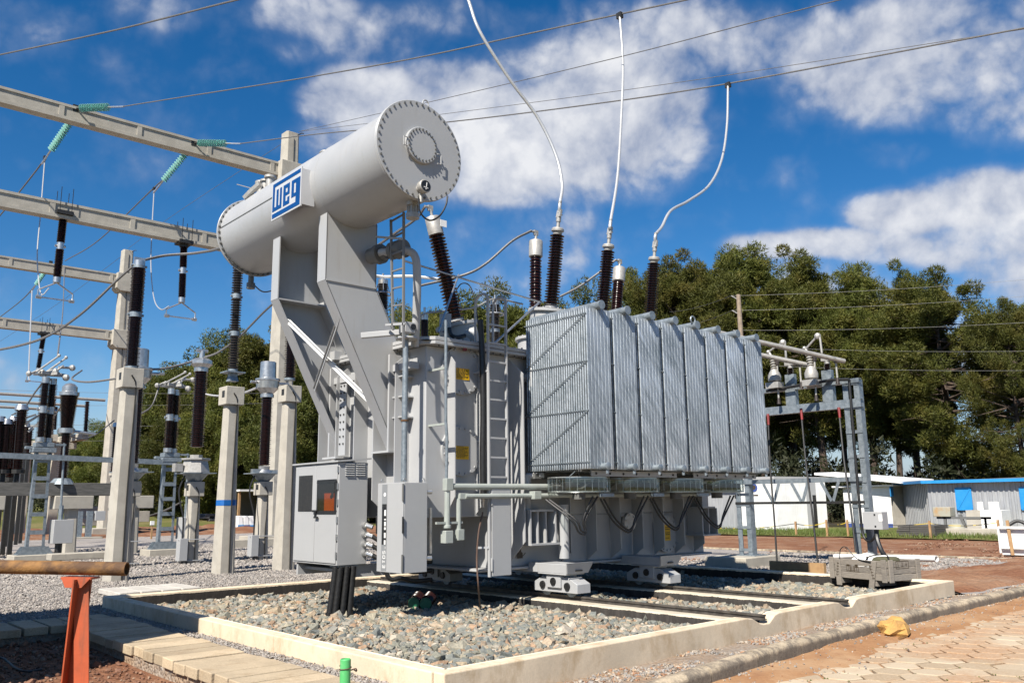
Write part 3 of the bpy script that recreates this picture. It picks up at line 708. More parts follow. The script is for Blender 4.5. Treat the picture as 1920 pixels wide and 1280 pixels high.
# ------------------------------------------------------------------ the transformer
M['green_cap'] = pm('dark_green_plastic', (.01,.13,.06), (.012,.11,.05), 5, .4)
TF = thing('power_transformer', 'large grey power transformer with galvanised radiator banks and a big cylindrical oil tank', 'transformer', (10.4, 11.2, 0))
def P(name, mb, mat, parent=None, **k): return obj(name, mb, mat, parent or TF, **k)
TX0, TX1, TY0, TY1 = 7.25, 14.0, 10.0, 12.9
tank = P('tank', MB().box(TX0, TX1, TY0, TY1, 1.46, 3.945).box(8.45, 13.8, 10.02, 12.85, .70, 1.458).box(8.2, 13.95, 9.94, 12.9, .66, .699), 'grey', bevel=.012)
cov = MB().prism([(7.10, 10.05, 3.95), (7.30, 9.84, 3.95), (14.12, 9.84, 3.95), (14.12, 13.05, 3.95), (7.10, 13.05, 3.95)], (0, 0, .05))
cov.prism([(7.10, 10.05, 4.008), (7.30, 9.84, 4.008), (14.12, 9.84, 4.008), (14.12, 13.05, 4.008), (7.10, 13.05, 4.008)], (0, 0, .055))
cover = P('cover', cov, 'grey', bevel=.006)
bl = MB()
for i in range(44):
    x = 7.4+i*.15; bl.cyl((x, 9.885, 3.92), (x, 9.885, 4.09), .016, seg=6)
for i in range(20):
    y = 10.15+i*.15; bl.cyl((7.14, y, 3.92), (7.14, y, 4.09), .016, seg=6)
P('bolt_row', bl, 'grey_dark', cover, smooth=False)
P('gasket', MB().box(7.16, 14.06, 9.88, 13.0, 4.0, 4.008), 'black', cover, smooth=False)
# stiffener plates on the long front wall
def rib(name, x, y_out, z0, z1, th=.018, taper=.22):
    r = MB().prism([(x-th/2, TY0, z0), (x-th/2, y_out, z0+taper), (x-th/2, y_out, z1-taper*.9), (x-th/2, TY0, z1)], (th, 0, 0)); return P(name, r, 'grey', tank)
for px, yo, z0, z1, t in ((838, 9.80, 1.5, 3.92, .25), (893, 9.72, 1.5, 3.92, .25), (955, 9.66, .78, 3.9, .3)):
    x = onY(px, 820, 10.0).x; rib('stiffener', x, yo, z0, z1, taper=t)
for px in (1070, 1118, 1163, 1205, 1244, 1282, 1318):
    x = onY(px, 960, 9.76).x; rib('stiffener', x, 9.76, .72, 3.9, taper=.16)
for i, y in enumerate((10.42, 11.0, 11.55, 12.1, 12.65)):
    P('stiffener', MB().prism([(TX0, y-.01, 1.5), (7.0, y-.01, 1.72), (7.0, y-.01, 3.70), (TX0, y-.01, 3.9)], (0, .02, 0)), 'grey', tank)
P('jacking_bracket', MB().box(8.95, 9.55, 9.62, 10.0, 1.02, 1.05).box(8.95, 9.45, 9.64, 10.0, 1.52, 1.55).box(8.95, 8.975, 9.64, 10.0, 1.05, 1.52).box(9.12, 9.145, 9.66, 10.0, 1.05, 1.52).box(9.29, 9.315, 9.66, 10.0, 1.05, 1.52).box(9.46, 9.485, 9.62, 10.0, 1.05, 1.52), 'grey', tank)
P('jacking_bracket', MB().box(13.25, 13.8, 9.62, 10.0, 1.02, 1.05).box(13.25, 13.7, 9.64, 10.0, 1.52, 1.55).box(13.3, 13.325, 9.66, 10.0, 1.05, 1.52).box(13.5, 13.525, 9.66, 10.0, 1.05, 1.52).box(13.7, 13.725, 9.62, 10.0, 1.05, 1.52), 'grey', tank)
P('jack_mark', MB().prism([(8.98, 9.975, .82), (9.09, 9.975, .82), (9.09, 9.975, .90), (9.06, 9.975, .92), (9.06, 9.975, .99), (9.02, 9.975, .99), (9.02, 9.975, .92), (8.98, 9.975, .90)], (0, .003, 0)).bar((9.09, 9.976, .85), (9.15, 9.976, .90), .012, .003, (0, 1, 0)).box(9.03, 9.05, 9.975, 9.978, .99, 1.02), 'ink', tank, smooth=False)
P('drain_valve', MB().cyl((11.28, 10.02, 1.32), (11.28, 9.72, 1.32), .09, seg=14).cyl((11.28, 9.72, 1.32), (11.28, 9.66, 1.32), .15, seg=16).bolts((11.28, 9.66, 1.32), (0, -1, 0), .115, 6, .016, .02), 'alucast', tank)
P('drain_pipe', MB().cyl((9.68, 9.66, .80), (9.68, 9.66, 1.62), .085, seg=14), 'grey', tank)
P('radiator_stub', MB().cyl((9.06, 9.84, 1.34), (9.06, 9.84, 2.08), .075, seg=14).cyl((9.06, 9.84, 2.06), (9.30, 9.7, 2.08), .05, seg=12), 'grey', tank)
P('lifting_lug', MB().prism([(9.55, 9.95, 4.07), (9.75, 9.95, 4.28), (9.95, 9.95, 4.28), (10.3, 9.95, 4.07)], (0, .05, 0)), 'grey', cover)
P('lifting_bollard', MB().cyl((9.18, 10.0, 3.62), (9.18, 9.74, 3.62), .07, seg=14).obox((9.18, 9.73, 3.62), (.09, 0, 0), (0, .015, 0), (0, 0, .17)), 'grey', tank, bevel=.02)

def manhole(px, py, r, lab_xyz):
    c = onY(px, py, 9.965); mh = P('manhole_cover', MB().cyl((c.x, 10.0, c.z), (c.x, 9.955, c.z), r, seg=40).bolts((c.x, 9.955, c.z), (0, -1, 0), r*.9, 20, .018, .022), 'grey', tank)
    x0, x1, z0, z1 = lab_xyz
    yl = P('warning_label', MB().box(x0, x1, 9.948, 9.954, z0, z1), 'yellow', mh, smooth=False)
    return yl
def print_lines(x0, x1, z0, z1, y, n):
    mb = MB(); h = (z1-z0)/(n+1)
    for i in range(n):
        z = z1-h*(i+.75); a = x0+.02+(.06 if i % 3 == 0 else 0); b = x1-.02-(.06 if i % 3 == 0 else 0); x = a
        while x < b-.015:
            L = min(random.uniform(.012, .05), b-x); mb.box(x, x+L, y, y+.002, z, z+h*.45); x += L+.010
    return mb
LBL = []
for (py_, a0, a1) in ((700, (847, 688), (880, 713)), (848, (849, 835), (879, 861))):
    p, q = onY(a0[0], a0[1], 9.95), onY(a1[0], a1[1], 9.95); LBL.append((p.x, q.x, q.z, p.z))
for (px_, py_, r, lb) in ((866, 694, .37, LBL[0]), (866, 845, .37, LBL[1])):
    manhole(px_, py_, r, lb); P('label_print', print_lines(lb[0], lb[1], lb[2], lb[3], 9.945, 10), 'ink', tank, smooth=False)
c = onY(1250, 1000, 9.97)
mh = P('manhole_cover', MB().cyl((c.x, 10.0, c.z), (c.x, 9.955, c.z), .33, seg=36).bolts((c.x, 9.955, c.z), (0, -1, 0), .29, 18, .016, .022), 'grey', tank)
P('warning_label', MB().box(c.x-.08, c.x+.08, 9.948, 9.954, c.z-.12, c.z+.16), 'yellow', mh, smooth=False)
P('label_print', print_lines(c.x-.08, c.x+.08, c.z-.12, c.z+.16, 9.945, 8), 'ink', mh, smooth=False)

# ---- conservator (oil expansion tank) on two supports
CX, CZ, CR, CY0, CY1 = 6.35, 6.375, .655, 8.93, 14.0
cons = P('conservator', MB().lathe((CX, CY0+.03, CZ), (0, 1, 0), [(CR, 0), (CR, CY1-CY0-.06)], 72, cap=False), 'grey')
def flange(y, s, name):
    mb = MB().lathe((CX, y, CZ), (0, 1, 0), [(CR-.01, -.005), (CR+.045, -.005), (CR+.05, .0), (CR+.05, .022), (CR+.045, .027), (CR-.01, .027)], 72)
    return P(name, mb, 'grey', cons)
fe = flange(CY0, 1, 'end_plate'); P('bolt_ring', MB().bolts((CX, CY0-.004, CZ), (0, -1, 0), CR+.012, 42, .016, .014), 'grey_dark', cons, smooth=False)
flange(CY1-.02, 1, 'end_plate'); P('bolt_ring', MB().bolts((CX, CY1-.03, CZ), (0, -1, 0), CR+.02, 42, .016, .028), 'grey_dark', cons, smooth=False)
flange(CY0+.035, 1, 'rim_flange')
ic = (CX+.0, CY0-.005, CZ+.10)
P('inspection_cover', MB().lathe((CX, CY0-.005, CZ+.06), (0, -1, 0), [(.255, 0), (.255, .045), (.248, .05)], 40).tube([(CX-.25, CY0-.06, CZ+.1), (CX-.31, CY0-.06, CZ+.1), (CX-.31, CY0-.06, CZ-.02), (CX-.25, CY0-.06, CZ-.02)], .009).tube([(CX+.25, CY0-.06, CZ-.0), (CX+.31, CY0-.06, CZ-.0), (CX+.31, CY0-.06, CZ-.14), (CX+.25, CY0-.06, CZ-.14)], .009), 'grey', cons)
P('bolt_ring', MB().bolts((CX, CY0-.054, CZ+.06), (0, -1, 0), .222, 24, .014, .016), 'grey_dark', cons, smooth=False)
lg = onY(791, 352, CY0-.07)
gauge = P('level_gauge', MB().lathe((lg.x, CY0, lg.z), (0, -1, 0), [(.05, 0), (.05, .07), (.088, .08), (.092, .15), (.085, .16)], 24).cyl((lg.x, CY0-.05, lg.z-.08), (lg.x+.0, CY0-.05, lg.z-.2), .025), 'alucast', cons)
P('dial', MB().lathe((lg.x, CY0-.161, lg.z), (0, -1, 0), [(.074, 0), (.074, .003)], 24), 'black', cons)
P('dial_print', MB().bar((lg.x, CY0-.166, lg.z-.05), (lg.x+.015, CY0-.166, lg.z+.05), .012, .003, (0, 1, 0)).bar((lg.x-.035, CY0-.166, lg.z-.02), (lg.x+.035, CY0-.166, lg.z-.03), .01, .003, (0, 1, 0)), 'white', cons, smooth=False)
br = onX(774, 398, CX+.05)
P('valve', MB().cyl((br.x, br.y, br.z+.18), (br.x, br.y, br.z+.09), .09, seg=16).cyl((br.x, br.y, br.z+.09), (br.x, br.y, br.z-.02), .06, seg=16).cyl((br.x, br.y, br.z-.02), (br.x, br.y, br.z-.09), .092, seg=18).bolts((br.x, br.y, br.z-.02), (0, 0, 1), .075, 8, .008, .11), 'alucast', cons)
P('gauge_cable', MB().tube(spline([onY(785, 372, CY0-.05), onY(788, 398, CY0-.08), onY(805, 413, CY0-.1), onY(824, 405, CY0-.08), onY(836, 385, CY0-.05), onY(839, 368, CY0)]), .013), 'black', cons)
P('lifting_eye', MB().tube([Vector((CX+.1+.05*math.cos(t), CY0+.02, CZ+CR+.06+.06*math.sin(t))) for t in np.linspace(-.5, 3.6, 10)], .012), 'grey', cons)
vv = MB()
for yy, k in ((12.95, 1.0), (13.12, .8), (13.3, 1.0)):
    vv.cyl((CX-.25, yy, CZ+CR-.12), (CX-.25, yy, CZ+CR+.10*k), .07, seg=14).cyl((CX-.25, yy, CZ+CR+.10*k), (CX-.25, yy, CZ+CR+.14*k), .10, seg=14)
vv.cyl((CX-.3, 13.3, CZ+CR-.02), (CX-.62, 13.45, CZ+CR+.05), .008, seg=5).tube([(CX-.38, 13.05, CZ+CR+.0), (CX-.45, 13.2, CZ+CR-.1), (CX-.5, 13.35, CZ+CR-.2)], .06)
P('top_valves', vv, 'alucast', cons)
P('vent_cap', MB().cyl((CX-.05, 11.4, CZ+CR-.02), (CX-.05, 11.4, CZ+CR+.06), .05).lathe((CX-.05, 11.4, CZ+CR+.06), (0, 0, 1), [(.10, 0), (.12, .03), (.10, .06), (.03, .08)], 18).cyl((CX, 11.35, CZ+CR+.12), (CX+.1, 11.1, CZ+CR+.2), .006, seg=5), 'alucast', cons)
P('seam', MB().box(CX-CR-.006, CX-CR+.01, 11.75, CY1-.05, CZ+.035, CZ+.05), 'grey_dark', cons, smooth=False)
P('seam', MB().lathe((CX, 10.64, CZ), (0, 1, 0), [(CR+.0015, 0), (CR+.004, .006), (CR+.0015, .012)], 72, cap=False), 'grey', cons)
bv = onX(470, 540, CX)
P('valve', MB().cyl((bv.x, bv.y, CZ-CR+.02), (bv.x, bv.y, CZ-CR-.16), .05).cyl((bv.x, bv.y, CZ-CR-.16), (bv.x, bv.y, CZ-CR-.26), .075, seg=14).tube(spline([(bv.x+.05, bv.y, CZ-CR-.18), (bv.x+.25, bv.y, CZ-CR-.28), (bv.x+.5, bv.y-.1, CZ-CR-.2)]), .012), 'grey_dark', cons)
# maker's sign on the flank
SX = CX-CR-.13
sy0, sy1, sz0, sz1 = 10.79, 11.72, 5.925, 6.53
sign = P('sign', MB().box(SX, SX+.02, sy0, sy1, sz0, sz1).box(SX+.02, SX+.22, sy0, sy0+.012, sz0+.03, sz1-.03), 'sign_face', cons, smooth=False)
def sg(mb, u0, u1, v0, v1):           # u from left (far, +Y) to right, v from bottom
    W_, H_ = sy1-sy0, sz1-sz0; mb.box(SX-.004, SX-.0005, sy1-u1*W_, sy1-u0*W_, sz0+v0*H_, sz0+v1*H_)
lo = MB()
for r in [(.03,.97,.86,.955),(.03,.97,.045,.16),
          (.03,.10,.22,.861),(.101,.35,.22,.32),(.165,.235,.321,.76),(.285,.35,.321,.76),
          (.405,.485,.22,.76),(.486,.62,.22,.32),(.55,.62,.321,.41),(.486,.62,.47,.55),(.55,.62,.551,.76),(.486,.549,.665,.76),
          (.685,.765,.32,.76),(.766,.90,.32,.41),(.83,.97,.161,.319),(.83,.97,.411,.76),(.766,.829,.665,.76),(.901,.97,.32,.41)]: sg(lo, *r)
P('sign_lettering', lo, 'blue', cons, smooth=False)
# supports: bent channels welded to the end wall
def support(y, d):
    A = [(5.93, CZ-.45), (5.93, 4.85), (7.18, 2.46), (7.24, 2.46), (7.24, 3.97), (6.78, 4.85), (6.78, CZ-.45)]
    sp = P('conservator_support', MB().prism([(x, y, z) for x, z in A], (0, .014*d, 0)), 'grey')
    fl = MB(); w_ = .23*d
    for (x0, z0, x1, z1) in ((5.93, 5.86, 5.93, 4.85), (5.93, 4.85, 7.18, 2.46), (6.78, 5.86, 6.78, 4.85), (6.78, 4.85, 7.24, 3.97)):
        dx, dz = x1-x0, z1-z0; L = math.hypot(dx, dz); nx, nz = -dz/L*.009, dx/L*.009
        q = [(x0-nx, y, z0-nz), (x0+nx, y, z0+nz), (x1+nx, y, z1+nz), (x1-nx, y, z1-nz)]; fl.prism(q, (0, w_, 0))
    P('support_flange', fl, 'grey', sp)
    P('kink_plate', MB().prism([(5.94, y-.015*d, 4.84), (6.77, y-.015*d, 4.84), (6.77, y-.015*d, 4.865), (5.94, y-.015*d, 4.865)], (0, (.028 if d > 0 else -.24)+0, 0)), 'grey', sp)
    return sp
support(10.65, 1); support(12.36, -1)
P('end_column', MB().box(6.99, 7.24, 10.56, 10.60, 2.42, 3.86).box(6.95, 7.25, 10.5, 10.98, 2.40, 2.43), 'grey')
P('end_column', MB().box(6.99, 7.24, 12.28, 12.32, 2.42, 3.86).box(6.95, 7.25, 12.0, 12.42, 2.38, 2.41), 'grey')
fp = P('fish_plate', MB().box(6.97, 6.985, 11.75, 11.95, 2.42, 3.55), 'grey')
hb = MB()
for j in range(9):
    for yy in (11.80, 11.90): hb.cyl((6.972, yy, 2.6+j*.115), (6.955, yy, 2.6+j*.115), .014, seg=6)
P('bolt_holes', hb, 'darkmetal', fp, smooth=False)
def angle(p0, p1, w_=.075):
    p0, p1 = Vector(p0), Vector(p1); return MB().bar(p0, p1, .008, w_, (0, 0, 1)).bar(p0+Vector((0, .0, w_/2)), p1+Vector((0, 0, w_/2)), w_, .008, (0, 0, 1))
b0, b1 = onY(526, 624, 12.1), onX(710, 776, 7.0); b1 = onY(710, 776, 10.62)
P('brace', angle((6.13, 12.13, 4.5), (6.98, 10.72, 2.98)), 'white')
P('brace', angle((6.20, 10.68, 4.35), (6.62, 12.14, 3.45), .06), 'grey')
P('angle_ladder_bracket', MB().box(7.05, 7.25, 10.3, 10.9, 3.5, 3.52).box(7.05, 7.25, 10.3, 10.9, 3.2, 3.22).box(7.05, 7.25, 10.3, 10.9, 2.9, 2.92), 'grey')
# pipe from the conservator to the relay and down to the cover, access ladder beside it
pp = onX(733, 640, 6.9)
P('oil_pipe', MB().tube(spline([(6.62, 10.3, 5.3), (6.75, 9.95, 5.28), (6.88, 9.8, 5.2), (6.92, 9.78, 4.9), (7.0, 9.9, 4.3), (7.05, 10.0, 3.9)], 5), .06, 12), 'grey')
rl = MB()
for k, (yy, r) in enumerate(((10.55, .12), (10.4, .15), (10.36, .10), (10.12, .13), (10.02, .14))): rl.lathe((6.62+.03*k, yy, 5.3), (.15, -1, 0), [(r, 0), (r, .08 if k % 2 else .14)], 18)
P('gas_relay', rl, 'grey_dark')
L0, L1 = onX(737, 612, 6.62), onX(757, 612, 6.62)
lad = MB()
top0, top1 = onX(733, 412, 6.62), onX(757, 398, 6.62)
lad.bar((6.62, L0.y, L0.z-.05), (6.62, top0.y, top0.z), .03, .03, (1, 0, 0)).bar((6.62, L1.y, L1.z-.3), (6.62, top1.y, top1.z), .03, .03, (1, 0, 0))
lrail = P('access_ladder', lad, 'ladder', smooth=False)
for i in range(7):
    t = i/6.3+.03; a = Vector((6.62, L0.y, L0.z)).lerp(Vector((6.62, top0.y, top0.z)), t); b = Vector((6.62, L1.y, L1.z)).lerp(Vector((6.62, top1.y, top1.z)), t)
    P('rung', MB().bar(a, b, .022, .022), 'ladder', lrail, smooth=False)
P('ladder_bracket', MB().bar(onX(706, 410, 6.6)+Vector((0, 0, 0)), onX(766, 383, 6.6), .03, .03).bar(onX(706, 444, 6.6), onX(757, 448, 6.62), .03, .03).bar(onX(724, 609, 6.62), onX(760, 607, 6.62), .03, .03), 'grey', lrail, smooth=False)
# main ladder on the front wall
YL = 9.62
lb = MB(); xa, xb = onY(916, 800, YL).x, onY(950, 800, YL).x; zb = .62
for x in (xa, xb): lb.bar((x, YL, zb), (x, YL, 4.72), .022, .045, (0, 1, 0))
for x in (xa, xb): lb.tube([(x, YL, 4.70), (x, YL+.02, 4.76), (x, YL+.10, 4.80), (x, YL+.2, 4.80), (x, YL+.28, 4.74), (x, YL+.3, 4.6), (x, YL+.3, 4.07)], .02)
mlad = P('tank_ladder', lb, 'grey')
for i in range(9): P('rung', MB().box(xa, xb, YL-.018, YL+.018, 2.02+i*.285, 2.045+i*.285), 'grey', mlad, smooth=False)
P('ladder_guard', MB().box(xa+.015, xb+.02, YL-.05, YL-.035, .63, 1.90).box(xa-.0, xa+.02, YL-.06, YL-.03, 1.62, 1.8).box(xa, xa+.02, YL-.06, YL-.03, .70, .88), 'grey_box', mlad, bevel=.004)
P('ladder_bracket', MB().bar((xa-.14, YL+.1, 1.03), (xa, YL, 1.03), .03, .03).bar((xa, YL, 3.6), (xa, 10.0, 3.6), .03, .03), 'grey', mlad, smooth=False)
# black cable down the front wall
ck = [onY(900, 600, 9.75), onY(903, 640, 9.75), onY(905, 700, 9.72), onY(906, 780, 9.72), onY(905, 850, 9.72), onY(906, 935, 9.72)]
P('flexible_duct', MB().tube(spline(ck), .045, 12), 'black'); P('cable_gland', MB().cyl(ck[-1], ck[-1]-Vector((0, 0, .12)), .04, .028, 12), 'alu')
# ---- control cabinet and monitoring box
cab = P('control_cabinet', MB().box(6.47, 6.96, 11.05, 12.37, .80, 2.27), 'grey_box', bevel=.008)
P('cabinet_roof', MB().prism([(6.43, 11.02, 2.272), (7.0, 11.02, 2.32), (7.0, 11.02, 2.345), (6.43, 11.02, 2.295)], (0, 1.4, 0)), 'grey_box', cab)
door = P('door', MB().box(6.455, 6.469, 11.075, 11.70, .83, 2.24), 'grey_box', cab, bevel=.004)
door2 = P('door', MB().box(6.455, 6.469, 11.707, 12.34, .83, 2.24), 'grey_box', cab, bevel=.004)
c0, c1 = onX(598, 905, 6.45), onX(627, 957, 6.45)
P('window_frame', MB().box(6.440, 6.4545, c1.y-.045, c0.y+.045, c1.z-.045, c1.z).box(6.440, 6.4545, c1.y-.045, c0.y+.045, c0.z, c0.z+.045).box(6.440, 6.4545, c1.y-.045, c1.y, c1.z, c0.z).box(6.440, 6.4545, c0.y, c0.y+.045, c1.z, c0.z), 'black', cab, bevel=.006)
P('inner_panel', MB().box(6.449, 6.4545, c1.y, c0.y, c1.z, c0.z), 'darkmetal', cab, smooth=False)
P('inner_panel', MB().box(6.445, 6.4485, c1.y+.01, c1.y+.62*(c0.y-c1.y), c1.z, c1.z+.62*(c0.z-c1.z)), 'orange_box', cab, smooth=False)
P('meter', MB().box(6.4415, 6.4445, c1.y+.02, c1.y+.09, c1.z+.19, c1.z+.27).cyl((6.4445, c1.y+.09, c1.z+.20), (6.441, c1.y+.09, c1.z+.20), .03).box(6.4415, 6.4445, c1.y+.06, c1.y+.11, c1.z+.27, c1.z+.32), 'black', cab, smooth=False)
P('window_pane', MB().box(6.436, 6.439, c1.y, c0.y, c1.z, c0.z), 'pane', cab, smooth=False)
v0, v1 = onX(561, 892, 6.45), onX(584, 958, 6.45)
P('dark_pane', MB().box(6.448, 6.4545, v1.y, v0.y, v1.z, v0.z), 'darkmetal', cab, smooth=False)
hz = onX(592, 962, 6.45)
P('door_handle', MB().box(6.42, 6.4545, hz.y-.06, hz.y+.07, hz.z+.02, hz.z+.05).box(6.42, 6.44, hz.y-.03, hz.y, hz.z-.05, hz.z+.02).box(6.41, 6.44, hz.y-.1, hz.y, hz.z-.07, hz.z-.045), 'black', cab, bevel=.004)
hn = MB()
for z in (.9, 1.15, 1.4, 1.65, 1.88, 2.12): hn.cyl((6.455, 11.06, z), (6.455, 11.06, z+.09), .013, seg=8)
P('hinge', hn, 'alu', cab)
for cxp in (656, 676):
    lv = MB()
    for i in range(6):
        p = onY(cxp, 869+i*4.2, 11.045); lv.prism([(p.x-.075, 11.05, p.z+.010), (p.x-.075, 11.028, p.z-.008), (p.x-.075, 11.05, p.z-.012)], (.15, 0, 0))
    P('louvre', lv, 'grey_box', cab, smooth=False)
P('cabinet_bracket', MB().box(6.50, 7.6, 11.10, 11.15, .62, .795).box(6.5, 7.5, 12.25, 12.3, .62, .795).box(6.6, 7.4, 11.15, 12.25, .70, .74), 'grey_box')
gl = MB(); fx = MB()
for i in range(4):
    p = onY(682, 984+i*17.5, 11.05); gl.cyl((p.x, 11.05, p.z), (p.x, 10.97, p.z), .045, seg=12).cyl((p.x, 10.97, p.z), (p.x+.06, 10.90, p.z-.03), .036, seg=10)
    if i: fx.tube(spline([(p.x+.06, 10.90, p.z-.03), (p.x+.16, 10.82, p.z-.12), (p.x+.26, 10.75, p.z-.24-.04*i), (p.x+.42, 10.7, max(.5, p.z-.36)), (p.x+.65, 10.7, max(.42, p.z-.42)), (7.9, 10.72, max(.42, p.z-.42))]), .034, 10)
P('cable_gland', gl, 'alu', cab); P('flexible_duct', fx, 'black', cab)
box = P('monitor_box', MB().box(6.75, 7.14, 9.79, 10.42, .74, 1.95), 'grey_box', bevel=.006)
P('door', MB().box(6.732, 6.748, 9.79, 10.42, .74, 1.95), 'grey_box', box, bevel=.005)
def mb_(x0, x1, z0, z1, d0=6.7285, d1=6.7315): # photo column range on the door
    p, q = onX(x0, 990, 6.73), onX(x1, 990, 6.73); return MB().box(d0, d1, q.y, p.y, z0, z1)
strip = P('door_strip', mb_(715.5, 725, .76, 1.93), 'strip', box, smooth=False)
P('window', mb_(716.5, 724.5, 1.11, 1.66, 6.725, 6.7283), 'black', box, smooth=False)
inn = MB(); q0 = onX(724, 990, 6.73).y; q1 = onX(721, 990, 6.73).y
for (a, b) in ((1.11, 1.17), (1.20, 1.27), (1.31, 1.345), (1.36, 1.42), (1.44, 1.46), (1.50, 1.58)): inn.box(6.7225, 6.7248, q0, q1+.0, a, b)
P('instrument_strip', inn, 'white', box, smooth=False)
def stroke(mb, pts, y_c, z_c, sc, th):          # lettering turned a quarter, reading upwards on a -X face
    for (u0, v0, u1, v1) in pts:
        a = Vector((6.727, y_c+sc*(v0-.5), z_c+sc*u0)); b = Vector((6.727, y_c+sc*(v1-.5), z_c+sc*u1)); mb.bar(a, b, th, .002, (1, 0, 0))
LET = {'E': [(0,0,0,1),(0,0,.6,0),(0,.5,.5,.5),(0,1,.6,1)], 'T': [(.3,0,.3,1),(0,1,.6,1)], 'O': [(0,0,0,1),(.6,0,.6,1),(0,0,.6,0),(0,1,.6,1)], 'S': [(0,0,.6,0),(.6,0,.6,.5),(0,.5,.6,.5),(0,.5,0,1),(0,1,.6,1)]}
tx = MB(); yc = onX(720, 1040, 6.73).y
for i, ch in enumerate('ETOS'): stroke(tx, LET[ch], yc, .80+i*.062, .06, .010)
tx.bar((6.727, yc-.03, 1.06), (6.727, yc-.03, 1.075), .01, .002, (1, 0, 0))
P('door_lettering', tx, 'white', box, smooth=False)
P('emblem', MB().cyl((6.7285, yc, 1.79), (6.7265, yc, 1.79), .028, seg=14), 'white', box, smooth=False)
P('door_handle', mb_(754.5, 757, 1.27, 1.49, 6.722, 6.7315), 'black', box, smooth=False)
P('lock_lever', MB().box(6.72, 6.75, 10.422, 10.44, 1.25, 1.5), 'black', box, bevel=.005)
P('hinge', MB().cyl((6.728, 9.788, 1.70), (6.728, 9.788, 1.93), .014, seg=8).cyl((6.728, 9.788, .76), (6.728, 9.788, .99), .014, seg=8), 'grey_dark', box)
ey = MB()
for (x, y) in ((6.78, 9.83), (7.10, 9.83), (6.78, 10.38)): ey.tube([Vector((x+.02*math.cos(t), y, 1.975+.03*math.sin(t))) for t in np.linspace(-.6, 3.8, 9)], .008)
P('lifting_eye', ey, 'alu', box)
P('bracket', MB().box(7.14, 7.25, 9.85, 9.89, 1.8, 1.84).box(7.14, 7.25, 9.85, 9.89, .9, .94).cyl((7.15, 9.82, 1.82), (7.22, 9.80, 1.82), .03).cyl((7.15, 9.82, .92), (7.22, 9.80, .92), .035).box(7.2, 7.23, 9.8, 9.84, .98, 1.6), 'alu', box)
# conduits
def pipe(name, pts, r, mat='ducts', seg=10): return P(name, MB().tube(pts, r, seg), mat)
p0, p1 = onY(757, 902, 9.95), onY(761, 628, 9.95)
pipe('conduit', [p0, p1], .042, 'steel', 12)
P('conduit_collar', MB().cyl(onY(759, 788, 9.95)-Vector((0, 0, .012)), onY(759, 788, 9.95)+Vector((0, 0, .012)), .055), 'rust')
jb = onY(763, 620, 9.95)
P('junction_box', MB().obox(jb+Vector((.0, 0, .04)), (.085, 0, 0), (0, .085, 0), (0, 0, .075)).cyl(jb-Vector((0, 0, .13)), jb-Vector((0, 0, .10)), .16, seg=20).bar(jb+Vector((-.03, .1, -.01)), jb+Vector((-.45, .5, -.05)), .08, .08), 'grey', bevel=.006)
P('dial', MB().cyl(jb+Vector((.05, -.086, .05)), jb+Vector((.05, -.092, .05)), .045, seg=16), 'black')
pipe('conduit', [onY(837, 900, 9.6), onY(838, 820, 9.6), onY(836, 790, 9.6), onY(836, 600, 9.6)], .022, 'steel')
P('junction_box', MB().obox(onY(840, 908, 9.6), (.06, 0, 0), (0, .05, 0), (0, 0, .085)), 'ducts', bevel=.006)
pipe('conduit', [onY(839, 920, 9.6), onY(838, 990, 9.6)], .042)
P('junction_box', MB().obox(onY(838, 1006, 9.6), (.065, 0, 0), (0, .06, 0), (0, 0, .085)).cyl(onY(838, 990, 9.6)+Vector((0, 0, -.0)), onY(838, 984, 9.6), .058), 'ducts', bevel=.006)
pipe('conduit', [onY(860, 934, 9.6), onY(860, 993, 9.6)], .034)
P('junction_box', MB().obox(onY(861, 1002, 9.6), (.055, 0, 0), (0, .05, 0), (0, 0, .075)).obox(onY(867, 930, 9.6), (.08, 0, 0), (0, .05, 0), (0, 0, .042)), 'ducts', bevel=.006)
a = onY(848, 912, 9.6); pipe('conduit', [a, (13.6, 9.6, a.z+.02)], .046)
a2 = onY(872, 930, 9.56); pipe('conduit', [a2, (13.4, 9.56, a2.z+.02)], .036)
P('conduit_bracket', MB().box(7.15, 7.6, 9.58, 9.62, 1.38, 1.41).box(7.3, 7.34, 9.6, 10.0, 2.75, 2.78).box(7.3, 7.34, 9.6, 10.0, 3.55, 3.58), 'ducts', smooth=False)
j3 = onY(1004, 928, 9.52)
P('junction_box', MB().obox(j3, (.07, 0, 0), (0, .06, 0), (0, 0, .06)), 'ducts', bevel=.006)

# ---- radiators: eight banks, each a stack of fluted sheets on two header pipes
RX0, PITCH, PW, RY0, RZ0, RZ1 = 9.09, .598, .525, 8.50, 2.13, 4.53
def panel_mesh():
    mb = MB(); prof = []; n = 7; fw = PW/n; th = .013
    for i in range(n):
        x = i*fw; prof += [(x+.004, .3), (x+fw*.13, 1), (x+fw*.87, 1), (x+fw-.004, .3)]
    zs = [(RZ0, .25), (RZ0+.05, 1), (RZ1-.05, 1), (RZ1, .25)]; m = len(prof)
    for s in (-1, 1):
        o = len(mb.v)
        for z, k in zs:
            for x, t in prof: mb.v.append((RX0+x, RY0+.014+s*th*(t*k if t*k > .3 else .3), z))
        for j in range(3):
            for i in range(m-1):
                q = (o+j*m+i, o+j*m+i+1, o+(j+1)*m+i+1, o+(j+1)*m+i); mb.f.append(q if s < 0 else q[::-1])
    T = 4*m
    for j in range(3):
        for i in (0, m-1): mb.f.append((j*m+i, T+j*m+i, T+(j+1)*m+i, (j+1)*m+i))
    for i in range(m-1):
        mb.f.append((i, i+1, T+i+1, T+i)); mb.f.append((3*m+i, T+3*m+i, T+3*m+i+1, 3*m+i+1))
    return mb
